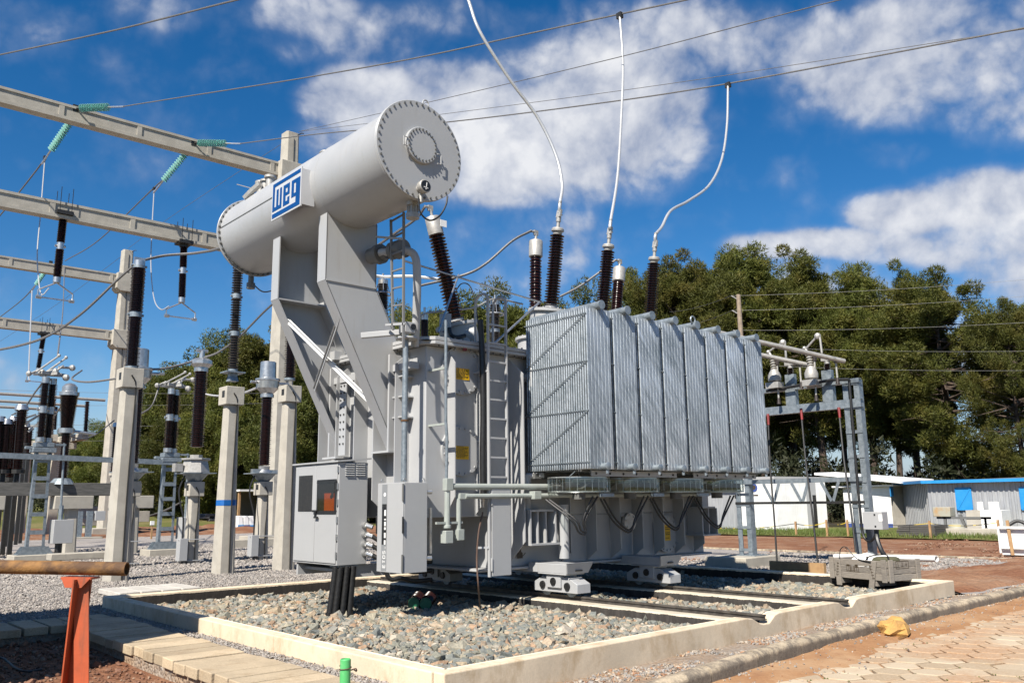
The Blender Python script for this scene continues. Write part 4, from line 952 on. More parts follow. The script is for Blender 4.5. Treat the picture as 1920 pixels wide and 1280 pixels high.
rad = thing('radiator', None, None, (0, 0, 0)); rad.parent = TF; rad.location = Vector((RX0, RY0, RZ0))-TF.location
NP = 28; PS = .0485
pan = obj('radiator_panel', panel_mesh(), 'galv', rad, ang=25)
for i in range(1, NP):
    p = pan.copy(); COL.objects.link(p); p.location = (0, i*PS, 0)
xc = RX0+PW/2
obj('header_pipe', MB().lathe((xc, RY0-.085, RZ1+.045), (0, 1, 0), [(.072, 0), (.072, .016), (.062, .018), (.062, NP*PS+.185)], 16), 'steel', rad)
obj('header_pipe', MB().lathe((xc, RY0-.12, RZ0+.035), (0, 1, 0), [(.05, 0), (.058, .004), (.058, .024), (.05, .026), (.05, NP*PS+.22)], 16), 'steel', rad)
obj('drain_plug', MB().cyl((xc, RY0-.09, RZ0-.012), (xc, RY0-.09, RZ0-.07), .022, seg=8), 'steel', rad)
st = MB()
for xx in (RX0-.008, RX0+PW+.008):
    for z in (RZ0+.10, RZ0+.85, RZ0+1.58, RZ1-.10): st.bar((xx, RY0+.0, z), (xx, RY0+NP*PS, z), .010, .010)
obj('tie_rod', st, 'steel', rad, smooth=False)
banks = [rad]
for k in range(1, 8): banks.append(dup(rad, Vector((RX0+k*PITCH, RY0, RZ0))-TF.location))
dg = MB()
for z0, z1 in ((RZ0+.10, RZ0+.85), (RZ0+.85, RZ0+1.58), (RZ0+1.58, RZ1-.10)): dg.bar((RX0-.012, RY0+NP*PS, z0), (RX0-.012, RY0, z1), .010, .010)
obj('diagonal_rod', dg, 'steel', rad, smooth=False)
obj('vent_ring', MB().tube([Vector((RX0+4*PITCH+.22, RY0-.02+.0, RZ1+.14))+Vector((.06*math.cos(t), 0, .06*math.sin(t))) for t in np.linspace(0, 6.28, 13)], .014), 'steel', banks[4])
for x0, x1 in ((9.28, 11.3), (11.75, 13.6)):
    b = MB().box(x0, x1, RY0+.16, RY0+.175, RZ0-.10, RZ0-.02)
    fbm = P('fan_rail', b, 'grey', smooth=False)
    hb = MB()
    for i in range(7): hb.cyl((x0+.1+i*(x1-x0-.2)/6, RY0+.161, RZ0-.06), (x0+.1+i*(x1-x0-.2)/6, RY0+.150, RZ0-.06), .018, seg=8)
    P('bolt', hb, 'darkmetal', fbm, smooth=False)
P('radiator_frame', MB().box(9.12, 13.8, 9.70, 9.78, 2.02, 2.10).box(9.15, 13.8, 8.75, 8.80, RZ0-.03, RZ0-.0), 'grey_dark', smooth=False)
# fans under the banks
def fan(cx, wrapped):
    cy, zt, zb_, r = 9.17, 2.03, 1.80, .47
    f = P('cooling_fan', MB().lathe((cx, cy, zt), (0, 0, -1), [(r, 0), (r+.006, .005), (r+.006, .02), (r, .022), (r-.006, .012), (r-.003, 0)], 40, cap=False).lathe((cx, cy, zb_+.02), (0, 0, -1), [(r, 0), (r+.006, .005), (r+.006, .02), (r-.006, .012), (r, 0)], 40, cap=False), 'alu')
    g = MB()
    for i in range(26): t = 2*math.pi*i/26; g.cyl((cx+r*math.cos(t), cy+r*math.sin(t), zb_), (cx+r*math.cos(t), cy+r*math.sin(t), zt), .0045, seg=5)
    for q in (.12, .24, .36):
        g.tube([(cx+q*math.cos(t), cy+q*math.sin(t), zb_) for t in np.linspace(0, 6.283, 25)], .004, 5)
    P('guard', g, 'alu', f)
    mb = MB().cyl((cx, cy, zb_-.10), (cx, cy, zb_+.12), .10, seg=16)
    for i in range(6):
        t = 2*math.pi*i/6; d = Vector((math.cos(t), math.sin(t), 0)); n = Vector((-d.y, d.x, 0))
        mb.obox(Vector((cx, cy, zb_+.10))+d*.25, d*.17, n*.07+Vector((0, 0, .05)), Vector((0, 0, .004)))
    P('rotor', mb, 'grey_dark', f)
    P('film_wrap', MB().lathe((cx, cy, zb_), (0, 0, 1), [(r+.008, .0), (r+.012, .1), (r+.007, .22)], 40, cap=False), 'clear', f)
    P('bracket', MB().bar((cx-.42, cy-.22, zt), (cx-.30, cy-.30, zt+.13), .03, .008).bar((cx+.12, cy-.46, zt), (cx+.28, cy-.48, zt+.13), .03, .008).bar((cx+.35, cy+.3, zt), (cx+.3, cy+.3, zt+.1), .03, .008).box(cx-.05, cx+.22, cy-.52, cy-.46, zb_-.07, zb_-.02), 'steel', f, smooth=False)
    return f
FX = [onY(px, 908, 9.17).x for px in (1085, 1184, 1272, 1350)]
FX = [FX[0], FX[0]+1.19, FX[0]+2.38, FX[0]+3.57]
for k, x in enumerate(FX): fan(x, k == 0)
for k in range(4):
    x0 = (j3.x+.05 if k == 0 else FX[k-1]+.35); x1 = FX[k]+.02
    for s in (0, .09):
        P('fan_cable', MB().tube(spline([(x0+s*.8, 9.05+.3*(k == 0), 1.70), (x0+.18+s, 9.0, 1.40), (x0+.38*(x1-x0)+.1+s*.5, 8.98, 1.22+s*.3), ((x0+x1)/2+.18, 8.98, 1.20+s*.4), (x1-.14+s*.5, 8.98, 1.40), (x1+s*1.2, 8.9, 1.74)]), .016, 7), 'black')

# ---- bushings
def bushing(base, top, rc, rs, n, cap_r, cap_h, term_h, kind, turret, mat='porc'):
    base, top = Vector(base), Vector(top); d = (top-base).normalized()
    b = P('bushing', MB().shed(base, top, rc, rs, n, 18, rc*.9, rs*.9), mat, ang=50)
    if kind == 'hv':
        P('bushing_cap', MB().lathe(top, d, [(rs*.55, 0), (rs*.6, .05), (cap_r, .06), (cap_r, cap_h*.8), (cap_r*.85, cap_h), (.03, cap_h+.01)], 20).cyl(top+d*cap_h, top+d*(cap_h+.20), .034, .03), 'alucast', b)
        t0 = top+d*(cap_h+.20)
        P('terminal_clamp', MB().cyl(t0-d*.08, t0+d*.02, .045).obox(t0+d*.07, (.022, 0, 0), (0, .05, 0), (.02, 0, .07)).bolts(t0+d*.07, (1, 0, 0), .035, 4, .014, .05).cyl(t0+d*.12, t0+d*.30, .032), 'alucast', b)
    else:
        P('bushing_cap', MB().lathe(top, d, [(cap_r*.7, -.02), (cap_r, 0), (cap_r, cap_h), (cap_r*.9, cap_h+.02)], 22), 'alucast' if kind == 'lv' else 'alu', b)
        t0 = top+d*(cap_h+.02)
        P('terminal_clamp', MB().cyl(t0, t0+d*.14, .026).obox(t0+d*.16, (.05, 0, 0), (0, .02, 0), (0, 0, .05)).cyl(t0+d*.17+Vector((-.12, 0, 0)), t0+d*.17+Vector((.04, 0, .0)), .022), 'alucast', b)
    if turret:
        r, z0 = turret; pb = base-d*.02; bt = pb - d*((pb.z-z0)/d.z)
        P('turret', MB().cyl(bt, pb, r, seg=28).lathe(pb-d*.05, d, [(r+.05, 0), (r+.05, .05), (rc*1.5, .055), (rc*1.3, .16)], 28).bolts(pb, d, r+.02, 18, .014, .02), 'grey', b)
    return b
HVT = [onY(1045, 440, 10.42), onY(1140, 470, 10.42), onY(1226, 493, 10.42)]
HVB = [onY(1033, 578, 10.6), onY(1128, 583, 10.6), onY(1217, 592, 10.6)]
for b, t in zip(HVB, HVT): b.z = 5.04; bushing(b, t, .085, .145, 27, .115, .12, 0, 'hv', (.36, 4.06))
LVT = [onY(818, 440, 11.5), onY(1004.5, 481, 11.5), onY(1159.5, 528, 11.5)]
LVB = [onY(856, 606, 11.4), onY(1003, 600, 11.5), onY(1148, 585, 11.4)]
for i, (b, t) in enumerate(zip(LVB, LVT)): b.z = 4.72; bushing(b, t, .10, .165 if i == 0 else .13, 28, .135, .30, 0, 'lv', (.33, 4.06))
P('flag_tag', MB().box(LVT[0].x-.02, LVT[0].x+.12, LVT[0].y-.142, LVT[0].y-.136, LVT[0].z+.12, LVT[0].z+.24), 'white', smooth=False)
tc = onY(885, 627, 11.1)
P('terminal_box', MB().cyl(tc+Vector((-.12, .1, 0)), tc+Vector((.06, -.06, 0)), .13, seg=20).obox(onY(835, 605, 11.1), (.07, 0, 0), (0, .07, 0), (0, 0, .15)), 'grey')
P('flexible_duct', MB().tube(spline([onY(842, 615, 11.0), onY(846, 628, 10.95), onY(858, 632, 10.95), onY(872, 629, 10.95)]), .035, 10), 'black')
P('red_tag', MB().cyl(onY(872, 645, 9.88), onY(871, 657, 9.88), .035, seg=10), 'red')
def arrester(px, py0, py1, Y, rc, rs, n, mat, ring=False, joints=0):
    b, t = onY(px, py0, Y), onY(px, py1, Y); b.z = max(4.07, b.z)
    a = P('surge_arrester', MB().shed(b, t, rc, rs, n, 14), mat, ang=50)
    P('arrester_cap', MB().cyl(t, t+Vector((0, 0, .08)), rs*.9, seg=14).cyl(t+Vector((0, 0, .08)), t+Vector((0, 0, .2)), .018).cyl(b, b+Vector((0, 0, .03)), rs*1.05, seg=14), 'alu', a)
    if ring:
        rr = MB().tube([t+Vector((.17*math.cos(q), .17*math.sin(q), -.18)) for q in np.linspace(0, 6.283, 25)], .014)
        for q in (0, 2.1, 4.2): rr.tube([t+Vector((.17*math.cos(q), .17*math.sin(q), -.18)), t+Vector((.08*math.cos(q), .08*math.sin(q), .05))], .008)
        P('grading_ring', rr, 'alu', a)
        P('arrester_joint', MB().cyl(b.lerp(t, .48), b.lerp(t, .55), rs*.9, seg=12), 'alu', a)
    return t
n1_ = arrester(796, 640, 600, 10.35, .045, .062, 22, 'porc')
ar2 = arrester(928, 672, 572, 11.9, .07, .10, 30, 'porcg', True)
ar3 = arrester(718, 640, 533, 12.6, .07, .10, 30, 'porcg', True)
# ducts and braces over the cover
P('stay_rod', MB().cyl(onY(758, 489, 10.2), onY(1012, 566, 10.6), .016, seg=8).cyl(onY(860, 515, 11.0), onY(822, 622, 10.6), .016, seg=8).cyl(onY(1010, 568, 10.4), onY(920, 650, 10.1), .018, seg=8), 'alu')
P('thin_cable', MB().tube(spline([onY(853, 548, 11.0), onY(865, 532, 11.0), onY(880, 535, 11.0), onY(890, 560, 10.8), onY(896, 600, 10.3), onY(903, 640, 9.8)]), .010, 6), 'darkmetal')
P('cover_beam', MB().box(7.0, 7.9, 12.2, 12.35, 4.0, 4.14).box(6.9, 7.5, 11.2, 11.3, 4.05, 4.2).box(7.05, 7.2, 10.1, 13.0, 3.6, 3.7), 'grey')
# ---- bogies on the rails
def bogie(x, y):
    bg = P('bogie', MB().prism([(x-.13, y-.46, .345), (x-.13, y-.46, .475), (x-.13, y-.27, .565), (x-.13, y+.27, .565), (x-.13, y+.46, .475), (x-.13, y+.46, .345)], (.28, 0, 0)), 'grey', bevel=.006)
    for yy in (-.26, .26):
        P('wheel', MB().lathe((x-.055, y+yy, .40), (1, 0, 0), [(.118, 0), (.118, .015), (.10, .02), (.10, .09), (.06, .10)], 24), 'steel', bg)
        P('hub', MB().cyl((x-.132, y+yy, .44), (x-.155, y+yy, .44), .058, .054, 18), 'black', bg)
    P('hub', MB().cyl((x-.166, y, .50), (x-.185, y, .50), .058, .054, 18), 'black', bg)
    P('pivot_block', MB().box(x-.165, x+.18, y-.15, y+.15, .41, .60).box(x-.2, x+.2, y-.3, y+.3, .601, .62), 'grey', bg, bevel=.006)
    return bg
for x in RAILX:
    for y in (9.42, 12.45): bogie(x, y)
    gd = P('bogie_girder', MB().prism([(x-.19, 9.11, .621), (x-.19, 12.95, .621), (x-.19, 12.95, .659), (x-.19, 9.94, .659), (x-.19, 9.93, .76), (x-.19, 9.06, .755)], (.38, 0, 0)), 'grey', bevel=.006)
    P('girder_end', MB().prism([(x-.21, 9.095, .622), (x-.27, 9.04, .78), (x+.29, 9.04, .78), (x+.23, 9.095, .622)], (0, -.022, 0)), 'grey', gd, smooth=False)
    P('slot', MB().box(x-.06, x+.07, 9.035, 9.066, .655, .675), 'black', gd, smooth=False)
# ground strap and cable bundle
es = thing('earth_cable', 'thin brown bare cable hanging from the tank front down into the stones', 'cable', onZ(900, 1150, .1))
obj('cable', MB().tube(spline([onY(905, 960, 9.70), onY(897, 1000, 9.62), onY(894, 1050, 9.58), onY(897, 1100, 9.5), onZ(901, 1150, .08)]), .012, 7), 'copper', es)
cb = thing('cable_bundle', 'bundle of black corrugated ducts rising from the stones to the control cabinet', 'cable ducts', (6.15, 10.95, .1))
for i, (dx, dy) in enumerate(((0, 0), (.095, -.02), (.19, -.03), (.02, .10), (.12, .09), (.21, .08), (-.05, .05))):
    cx, cy = 6.56+dx, 11.09+dy; bx, by = cx-.10+dx*.15, cy-.03; prof = []
    mb = MB(); N = 42
    for k in range(N): prof += [(.043, k*.70/N), (.049, (k+.3)*.70/N), (.049, (k+.6)*.70/N)]
    prof.append((.043, .70)); mb.lathe((bx, by, .09), (cx-bx, cy-by, .70), prof, 12); mb.cyl((bx, by, .08), (bx, by, .16), .056, seg=12)
    obj('duct', mb, 'black', cb)
P('cable_gland', MB().box(6.5, 6.85, 11.07, 11.3, .775, .80), 'steel', cab, smooth=False)

# two brown cylinders with green end caps lying on the stones
for k, (px, lb) in enumerate(((778, 'left one of two brown insulators with green caps lying on the stones'), (800, 'right one of two brown insulators with green caps lying on the stones'))):
    a = onZ(px-2, 1131, .20); b = onZ(px+20, 1102, .22); dd0 = (b-a).normalized(); b = a+dd0*.85
    t = thing('spare_insulator', lb, 'insulator', a, 'brown insulators on the stones')
    obj('body', MB().shed(a, b, .085, .098, 16, 18), 'porc', t, ang=50); obj('cap', MB().cyl(a-dd0*.02, a, .085, .09, 18), 'green_cap', t)
# ------------------------------------------------------------------ switchyard on the left
def sqpole(mb, b, t, w0, w1, ch=.22):
    """square concrete pole with chamfered corners, tapering from w0 to w1"""
    b, t = Vector(b), Vector(t); vs = []
    for c, w in ((b, w0), (t, w1)):
        h = w/2; k = h*(1-ch)
        for x, y in ((-h, -k), (-k, -h), (k, -h), (h, -k), (h, k), (k, h), (-k, h), (-h, k)): vs.append(c+Vector((x, y, 0)))
    return mb.add(vs, [tuple(range(7, -1, -1)), tuple(range(8, 16))]+[(i, (i+1) % 8, 8+(i+1) % 8, 8+i) for i in range(8)])
def gantry(y, xcol, zt, beams, label, x0, blab):
    g = thing('gantry', label, 'gantry', (xcol, y, 0), 'concrete gantries of the switchyard')
    zb = -.1
    c = obj('column', sqpole(MB(), (xcol, y, zb), (xcol, y, zt), .98, .62, .25), 'concrete_pole', g, bevel=.01)
    obj('plinth', MB().box(xcol-1.1, xcol+1.1, y-1.0, y+1.0, -.2, .45), 'concrete', g, bevel=.02)
    obj('earth_strap', MB().tube([(xcol+.05, y-.50, .4), (xcol+.03, y-.44, zt*.5), (xcol+.02, y-.34, zt-.3)], .016, 5), 'darkmetal', g)
    obj('top_hook', MB().tube([(xcol+.2, y-.3, zt-.1), (xcol+.35, y-.4, zt+.02), (xcol+.4, y-.5, zt-.02)], .025, 6), 'darkmetal', g)
    for z in beams:
        h = .62
        cap = obj('capital', MB().prism([(xcol-.62, y-.55, z-.62), (xcol-.62, y-.55, z+.36), (xcol+.62, y-.55, z+.36), (xcol+.62, y-.55, z-.62), (xcol+.42, y-.55, z-.82), (xcol-.42, y-.55, z-.82)], (0, 1.1, 0)), 'concrete_pole', g, bevel=.02)
        mb = MB().box(x0, xcol-.622, y-.18, y+.18, z-h/2+.12, z+h/2-.10).box(x0, xcol-.622, y-.22, y+.22, z+h/2-.10, z+h/2).box(x0, xcol-.622, y-.22, y+.22, z-h/2, z-h/2+.12)
        xx = xcol-.9
        while xx > x0:
            mb.box(xx-.09, xx+.09, y-.215, y+.215, z-h/2+.121, z+h/2-.101); xx -= 2.85
        obj('beam', mb, 'concrete_pole', g, smooth=False)
    return g
GY, FY = 33.8, 56.5
g1 = gantry(GY, 16.8, 18.3, (16.42, 12.55), 'nearer tall concrete gantry whose column stands just behind the oil tank', -3, None)
g2 = gantry(FY, 16.95, 18.1, (16.1, 12.4), 'farther concrete gantry with its column at the left edge of the trees', -2, None)

def glass_string(name, a, b, n, label, group):
    a, b = Vector(a), Vector(b); d = (b-a).normalized(); t = thing(name, label, 'insulator', a, group); L = (b-a).length
    obj('end_fitting', MB().cyl(a-d*.16, a, .035, seg=8).obox(a-d*.22, (.10, 0, 0), (0, .03, 0), (0, 0, .14)), 'darkmetal', t)
    obj('end_fitting', MB().cyl(b, b+d*.28, .03, seg=8).bar(b+d*.28, b+d*.75, .05, .05), 'alu', t)
    h = L/n; p0 = None
    for i in range(n):
        p = a+d*(h*i); mb = MB().lathe(p, d, [(.03, 0), (.045, .01), (.045, h*.42), (.11, h*.5), (.150, h*.72), (.142, h*.80), (.06, h*.7), (.03, h*1.0)], 16, cap=False)
        obj('glass_disc', mb, 'glass_ins', t)
    return t
def wpt(px, py, Y): return onY(px, py, Y)
S1a, S1b = onY(150, 203, GY-.35), onY(203, 201, GY-1.55)
S2a, S2b = onY(371, 268, GY-.35), onY(423, 269, GY-1.55)
glass_string('glass_insulator_string', S1a, S1b, 12, 'green glass disc string on the front of the top beam, far left', 'glass strings on the gantry beams')
glass_string('glass_insulator_string', S2a, S2b, 12, 'green glass disc string on the front of the top beam, next to the oil tank', 'glass strings on the gantry beams')
S3a, S3b = onY(135, 224, GY+.3), onY(96, 281, GY+1.5)
S4a, S4b = onY(350, 286, GY+.3), onY(307, 338, GY+1.5)
glass_string('glass_insulator_string', S3a, S3b, 14, 'slanting green glass string hanging behind the top beam, far left', 'glass strings on the gantry beams')
glass_string('glass_insulator_string', S4a, S4b, 14, 'slanting green glass string hanging behind the top beam, right one', 'glass strings on the gantry beams')
F1a, F1b = onY(92, 498, FY+.3), onY(68, 533, FY+1.5)
glass_string('glass_insulator_string', F1a, F1b, 12, 'small green glass string under the upper beam of the farther gantry', 'glass strings on the gantry beams')
F0 = onY(100, 494, FY-.4)

# hanging post insulators with stirrups under the lower beams
def hanging(px, Y, pyt, pj, pb, label, pxb):
    t0, b0 = onY(px, pyt, Y), onY(pxb, pb, Y); j = t0.lerp(b0, .50)
    t = thing('hanging_insulator', label, 'insulator', t0, 'insulators hanging under the gantry beams')
    rc, rs = .085, .15
    obj('porcelain', MB().shed(t0-Vector((0, 0, .12)), j+Vector((0, 0, .12)), rc, rs, 22, 14).shed(j-Vector((0, 0, .12)), b0, rc, rs, 22, 14), 'porc', t, ang=50)
    obj('joint', MB().cyl(j+Vector((0, 0, .14)), j-Vector((0, 0, .14)), .12, seg=14).cyl(j+Vector((-.18, 0, 0)), j+Vector((.18, 0, 0)), .05).cyl(b0, b0-Vector((0, 0, .2)), .13, seg=14), 'alu', t)
    obj('hanger', MB().box(t0.x-.28, t0.x+.28, Y-.3, Y+.3, t0.z-.02, t0.z+.12).cyl(t0-Vector((0, 0, .14)), t0, .17, seg=12).bar(t0+Vector((-.2, -.3, .1)), t0+Vector((-.2, -.3, 1.0)), .02, .02).bar(t0+Vector((.2, -.3, .1)), t0+Vector((.2, -.3, 1.0)), .02, .02).bar(t0+Vector((-.2, .3, .1)), t0+Vector((-.2, .3, 1.0)), .02, .02).bar(t0+Vector((.2, .3, .1)), t0+Vector((.2, .3, 1.0)), .02, .02), 'darkmetal', t, smooth=False)
    q = b0-Vector((0, 0, .2)); w_ = .58
    pts = [q, q+Vector((-w_, 0, -.35)), q+Vector((-w_, 0, -.62)), q+Vector((w_, 0, -.62)), q+Vector((w_, 0, -.35)), q]
    mb = MB()
    for a, b in zip(pts, pts[1:]): mb.cyl(a, b, .028, seg=7)
    mb.cyl(q+Vector((-w_-.06, 0, -.62)), q+Vector((-w_+.12, 0, -.62)), .07).cyl(q+Vector((w_-.12, 0, -.62)), q+Vector((w_+.06, 0, -.62)), .07)
    obj('stirrup', mb, 'alu', t); return q
q1 = hanging(119, GY, 404, 0, 520, 'brown post insulator with wire stirrup hanging under the lower beam, far left', 107)
q2 = hanging(345, GY, 458, 0, 558, 'brown post insulator with wire stirrup hanging left of the oil tank', 341)
q3 = hanging(82, FY, 627, 0, 690, 'small hanging insulator under the lower beam of the farther gantry', 72)

# poles with box heads carrying post insulators
def pole_head(name, label, X, Y, zb, zh, w0, w1, hb, group, stripe=None):
    t = thing(name, label, 'pole', (X, Y, 0), group)
    obj('shaft', sqpole(MB(), (X, Y, zb), (X, Y, zh), w0, w1, .3), 'concrete_pole', t, bevel=.008)
    h = hb/2
    hd = MB().box(X-h, X+h, Y-h, Y+h, zh, zh+hb*.96)
    head = obj('head', hd, 'concrete_pole', t, bevel=.012)
    obj('pocket', MB().box(X-h-.002, X-h+.05, Y-h*.55, Y+h*.1, zh+hb*.38, zh+hb*.74), 'darkmetal', head, smooth=False)
    obj('earth_cable', MB().tube(spline([(X-h*.2, Y-h-.02, zh+hb*.6), (X+w1*.2, Y-h*.95, zh+.05), (X+w1*.25, Y-w1*.52-.02, zh-.6), (X+w0*.1, Y-(w0*.3+w1*.25), zh*.5), (X+w0*.12, Y-w0*.52, zb+.1)], 4), .017, 5), 'darkmetal', t)
    if stripe:
        z, hh = stripe; f = (z-zb)/(zh-zb); ww = w0+(w1-w0)*f+.008
        obj('painted_band', sqpole(MB(), (X, Y, z-hh/2), (X, Y, z+hh/2), ww+.004, ww-.002, .3), 'band', t)
    return t
def zpx(px, py, Y): return onY(px, py, Y).z
Y1 = 20.0
Xl, Xm, Xr = onY(216, 1090, Y1).x, onY(417, 1085, Y1).x, onY(531, 1070, Y1).x
zt_ = zpx(240, 728, Y1)
def arrester_stack(name, label, X, Y, z0, segs, rc, rs, mat, group, topcap=True):
    t = thing(name, label, 'arrester', (X, Y, z0), group); z = z0
    for (L, n) in segs:
        obj('insulator', MB().shed((X, Y, z+.06), (X, Y, z+L-.06), rc, rs, n, 16), mat, t, ang=50)
        obj('flange', MB().cyl((X, Y, z), (X, Y, z+.06), rs*.86, seg=16), 'steel', t)
        obj('flange', MB().cyl((X, Y, z+L-.06), (X, Y, z+L), rs*.86, seg=16).cyl((X-rs*1.1, Y, z+L), (X+rs*1.1, Y, z+L), .03), 'steel', t); z += L
    if topcap: obj('top_cap', MB().cyl((X, Y, z), (X, Y, z+.12), rs*.8, seg=14).box(X-.12, X+.12, Y-.03, Y+.03, z+.12, z+.2), 'alu', t)
    return Vector((X, Y, z+.12))
pg = 'concrete poles with box heads'
pole_head('concrete_pole', 'concrete pole with box head farthest left, before the tall grey gantry leg', Xl, Y1, -.1, zt_, .46, .33, .46, pg)
pole_head('concrete_pole', 'concrete pole with a painted blue band', Xm, Y1, -.1, zpx(437, 760, Y1), .44, .30, .46, pg, (zpx(423, 942, Y1), .13))
pole_head('concrete_pole', 'concrete pole with box head standing right behind the control cabinet', Xr, Y1, -.1, zpx(549, 755, Y1), .46, .30, .44, pg)
zl = zt_+.45
AT = []
AT.append(arrester_stack('surge_arrester', 'tall dark two-piece arrester on the leftmost box-headed pole', Xl+.02, Y1, zl, [((zpx(252, 590, Y1)-zl), 24), (zpx(256, 498, Y1)-zpx(252, 590, Y1), 24)], .10, .16, 'porc', 'arresters on the concrete poles'))
zm = zpx(437, 715, Y1)
obj_ped = thing('steel_pedestal', 'small galvanised pedestal on the head of the blue-banded pole', 'pedestal', (Xm, Y1, zm))
obj('cone', MB().lathe((Xm, Y1, zm), (0, 0, 1), [(.16, 0), (.12, .12), (.13, .20)], 4, cap=True).box(Xm-.24, Xm+.24, Y1-.2, Y1+.2, zm+.20, zm+.23), 'steel', obj_ped, smooth=False)
AT.append(arrester_stack('surge_arrester', 'grey brown three-piece arrester rising beside the oil tank end', Xm, Y1, zm+.24, [(.95, 13), (.95, 13), (.95, 13)], .075, .135, 'porcg', 'arresters on the concrete poles'))
AT.append(arrester_stack('surge_arrester', 'dark arrester half hidden behind the far tank support', Xr-.02, Y1, zpx(549, 715, Y1)+.02, [(1.5, 24), (1.3, 22)], .10, .16, 'porc', 'arresters on the concrete poles'))

# instrument transformers on shorter poles
def current_tr(label, X, Y, zhead, kind, zt, zi0, zi1):
    pole_head('concrete_pole', 'short box-headed pole under the %s' % label[1], X, Y, -.1, zhead, .36, .27, .42, pg)
    t = thing('instrument_transformer', label[0], 'transformer', (X, Y, zhead+.42), 'instrument transformers on short poles')
    z = zhead+.41
    obj('funnel', MB().lathe((X, Y, z), (0, 0, 1), [(.17, 0), (.36, .22)], 12).box(X-.46, X+.46, Y-.4, Y+.4, z+.22, z+.245), 'steel', t, smooth=False)
    if kind == 'tank': obj('oil_tank', MB().lathe((X, Y, z+.25), (0, 0, 1), [(.42, 0), (.34, .34), (.42, .36), (.42, .40), (.18, .42), (.18, .5)], 8).box(X-.62, X-.4, Y-.12, Y+.12, z+.27, z+.5), 'alucast', t, smooth=False)
    else: obj('base_casting', MB().lathe((X, Y, z+.25), (0, 0, 1), [(.24, 0), (.16, .10), (.17, .2)], 12).box(X+.1, X+.4, Y-.1, Y+.05, z+.24, z+.34).box(X-.4, X-.14, Y-.1, Y+.05, z+.25, z+.36), 'alu', t)
    obj('insulator', MB().shed((X, Y, zi0), (X, Y, zi1), .15 if kind == 'tank' else .135, .205 if kind == 'tank' else .18, 34, 16), 'porc', t, ang=50)
    if kind == 'tank':
        obj('head', MB().cyl((X, Y, zi1), (X, Y, zi1+.12), .2, seg=16).lathe((X, Y, zi1+.12), (0, 0, 1), [(.2, 0), (.31, .10), (.31, .2), (.2, .27), (.08, .28), (.07, .5)], 12).cyl((X-.16, Y, zi1+.62), (X+.16, Y, zi1+.62), .05), 'alu', t, smooth=False)
    else:
        obj('head', MB().cyl((X, Y, zi1), (X, Y, zi1+.1), .2, seg=16).lathe((X, Y, zi1+.1), (0, 0, 1), [(.16, 0), (.33, .18), (.35, .4), (.37, .42), (.37, .47), (.245, .5), (.235, .98), (.22, 1.0)], 24).cyl((X+.35, Y, zi1+.45), (X+.7, Y, zi1+.47), .04).cyl((X-.35, Y, zi1+.45), (X-.55, Y, zi1+.45), .04), 'alu', t)
    obj('control_box', MB().box(X-.42, X-.2, Y-.28, Y+.0, zhead-1.75, zhead-1.15).box(X-.45, X+.3, Y-.21, Y-.19, zhead-1.2, zhead-1.17).box(X-.45, X+.3, Y-.21, Y-.19, zhead-1.77, zhead-1.74), 'grey_box', t, bevel=.006)
    obj('cable_duct', MB().tube(spline([(X-.28, Y, z+.2), (X-.45, Y-.05, z-.3), (X-.33, Y-.16, zhead-.6), (X-.33, Y-.2, zhead-1.15)], 5), .022, 7).cyl((X-.26, Y-.2, -.05), (X-.26, Y-.2, zhead-1.75), .075), 'black', t)
Y2 = 24.3
Xa, Xb, Xc = onY(356, 1064, Y2).x, onY(488, 1046, Y2).x, onY(240, 1080, Y2).x
current_tr(('oil-filled instrument transformer with a scalloped silver head', 'oil-filled instrument transformer'), Xa, Y2, zpx(370, 930, Y2), 'tank', 0, zpx(372, 838, Y2), zpx(376, 697, Y2))
current_tr(('instrument transformer with silver cylinder head nearest the control cabinet', 'silver-headed instrument transformer by the cabinet'), Xb, Y2, zpx(493, 928, Y2), 'cyl', 0, zpx(495, 872, Y2), zpx(498, 745, Y2))
current_tr(('instrument transformer with silver cylinder head, half hidden by the leftmost box-headed pole', 'half hidden instrument transformer'), Xc-.10, Y2, zpx(248, 930, Y2), 'cyl', 0, zpx(252, 868, Y2), zpx(258, 728, Y2))

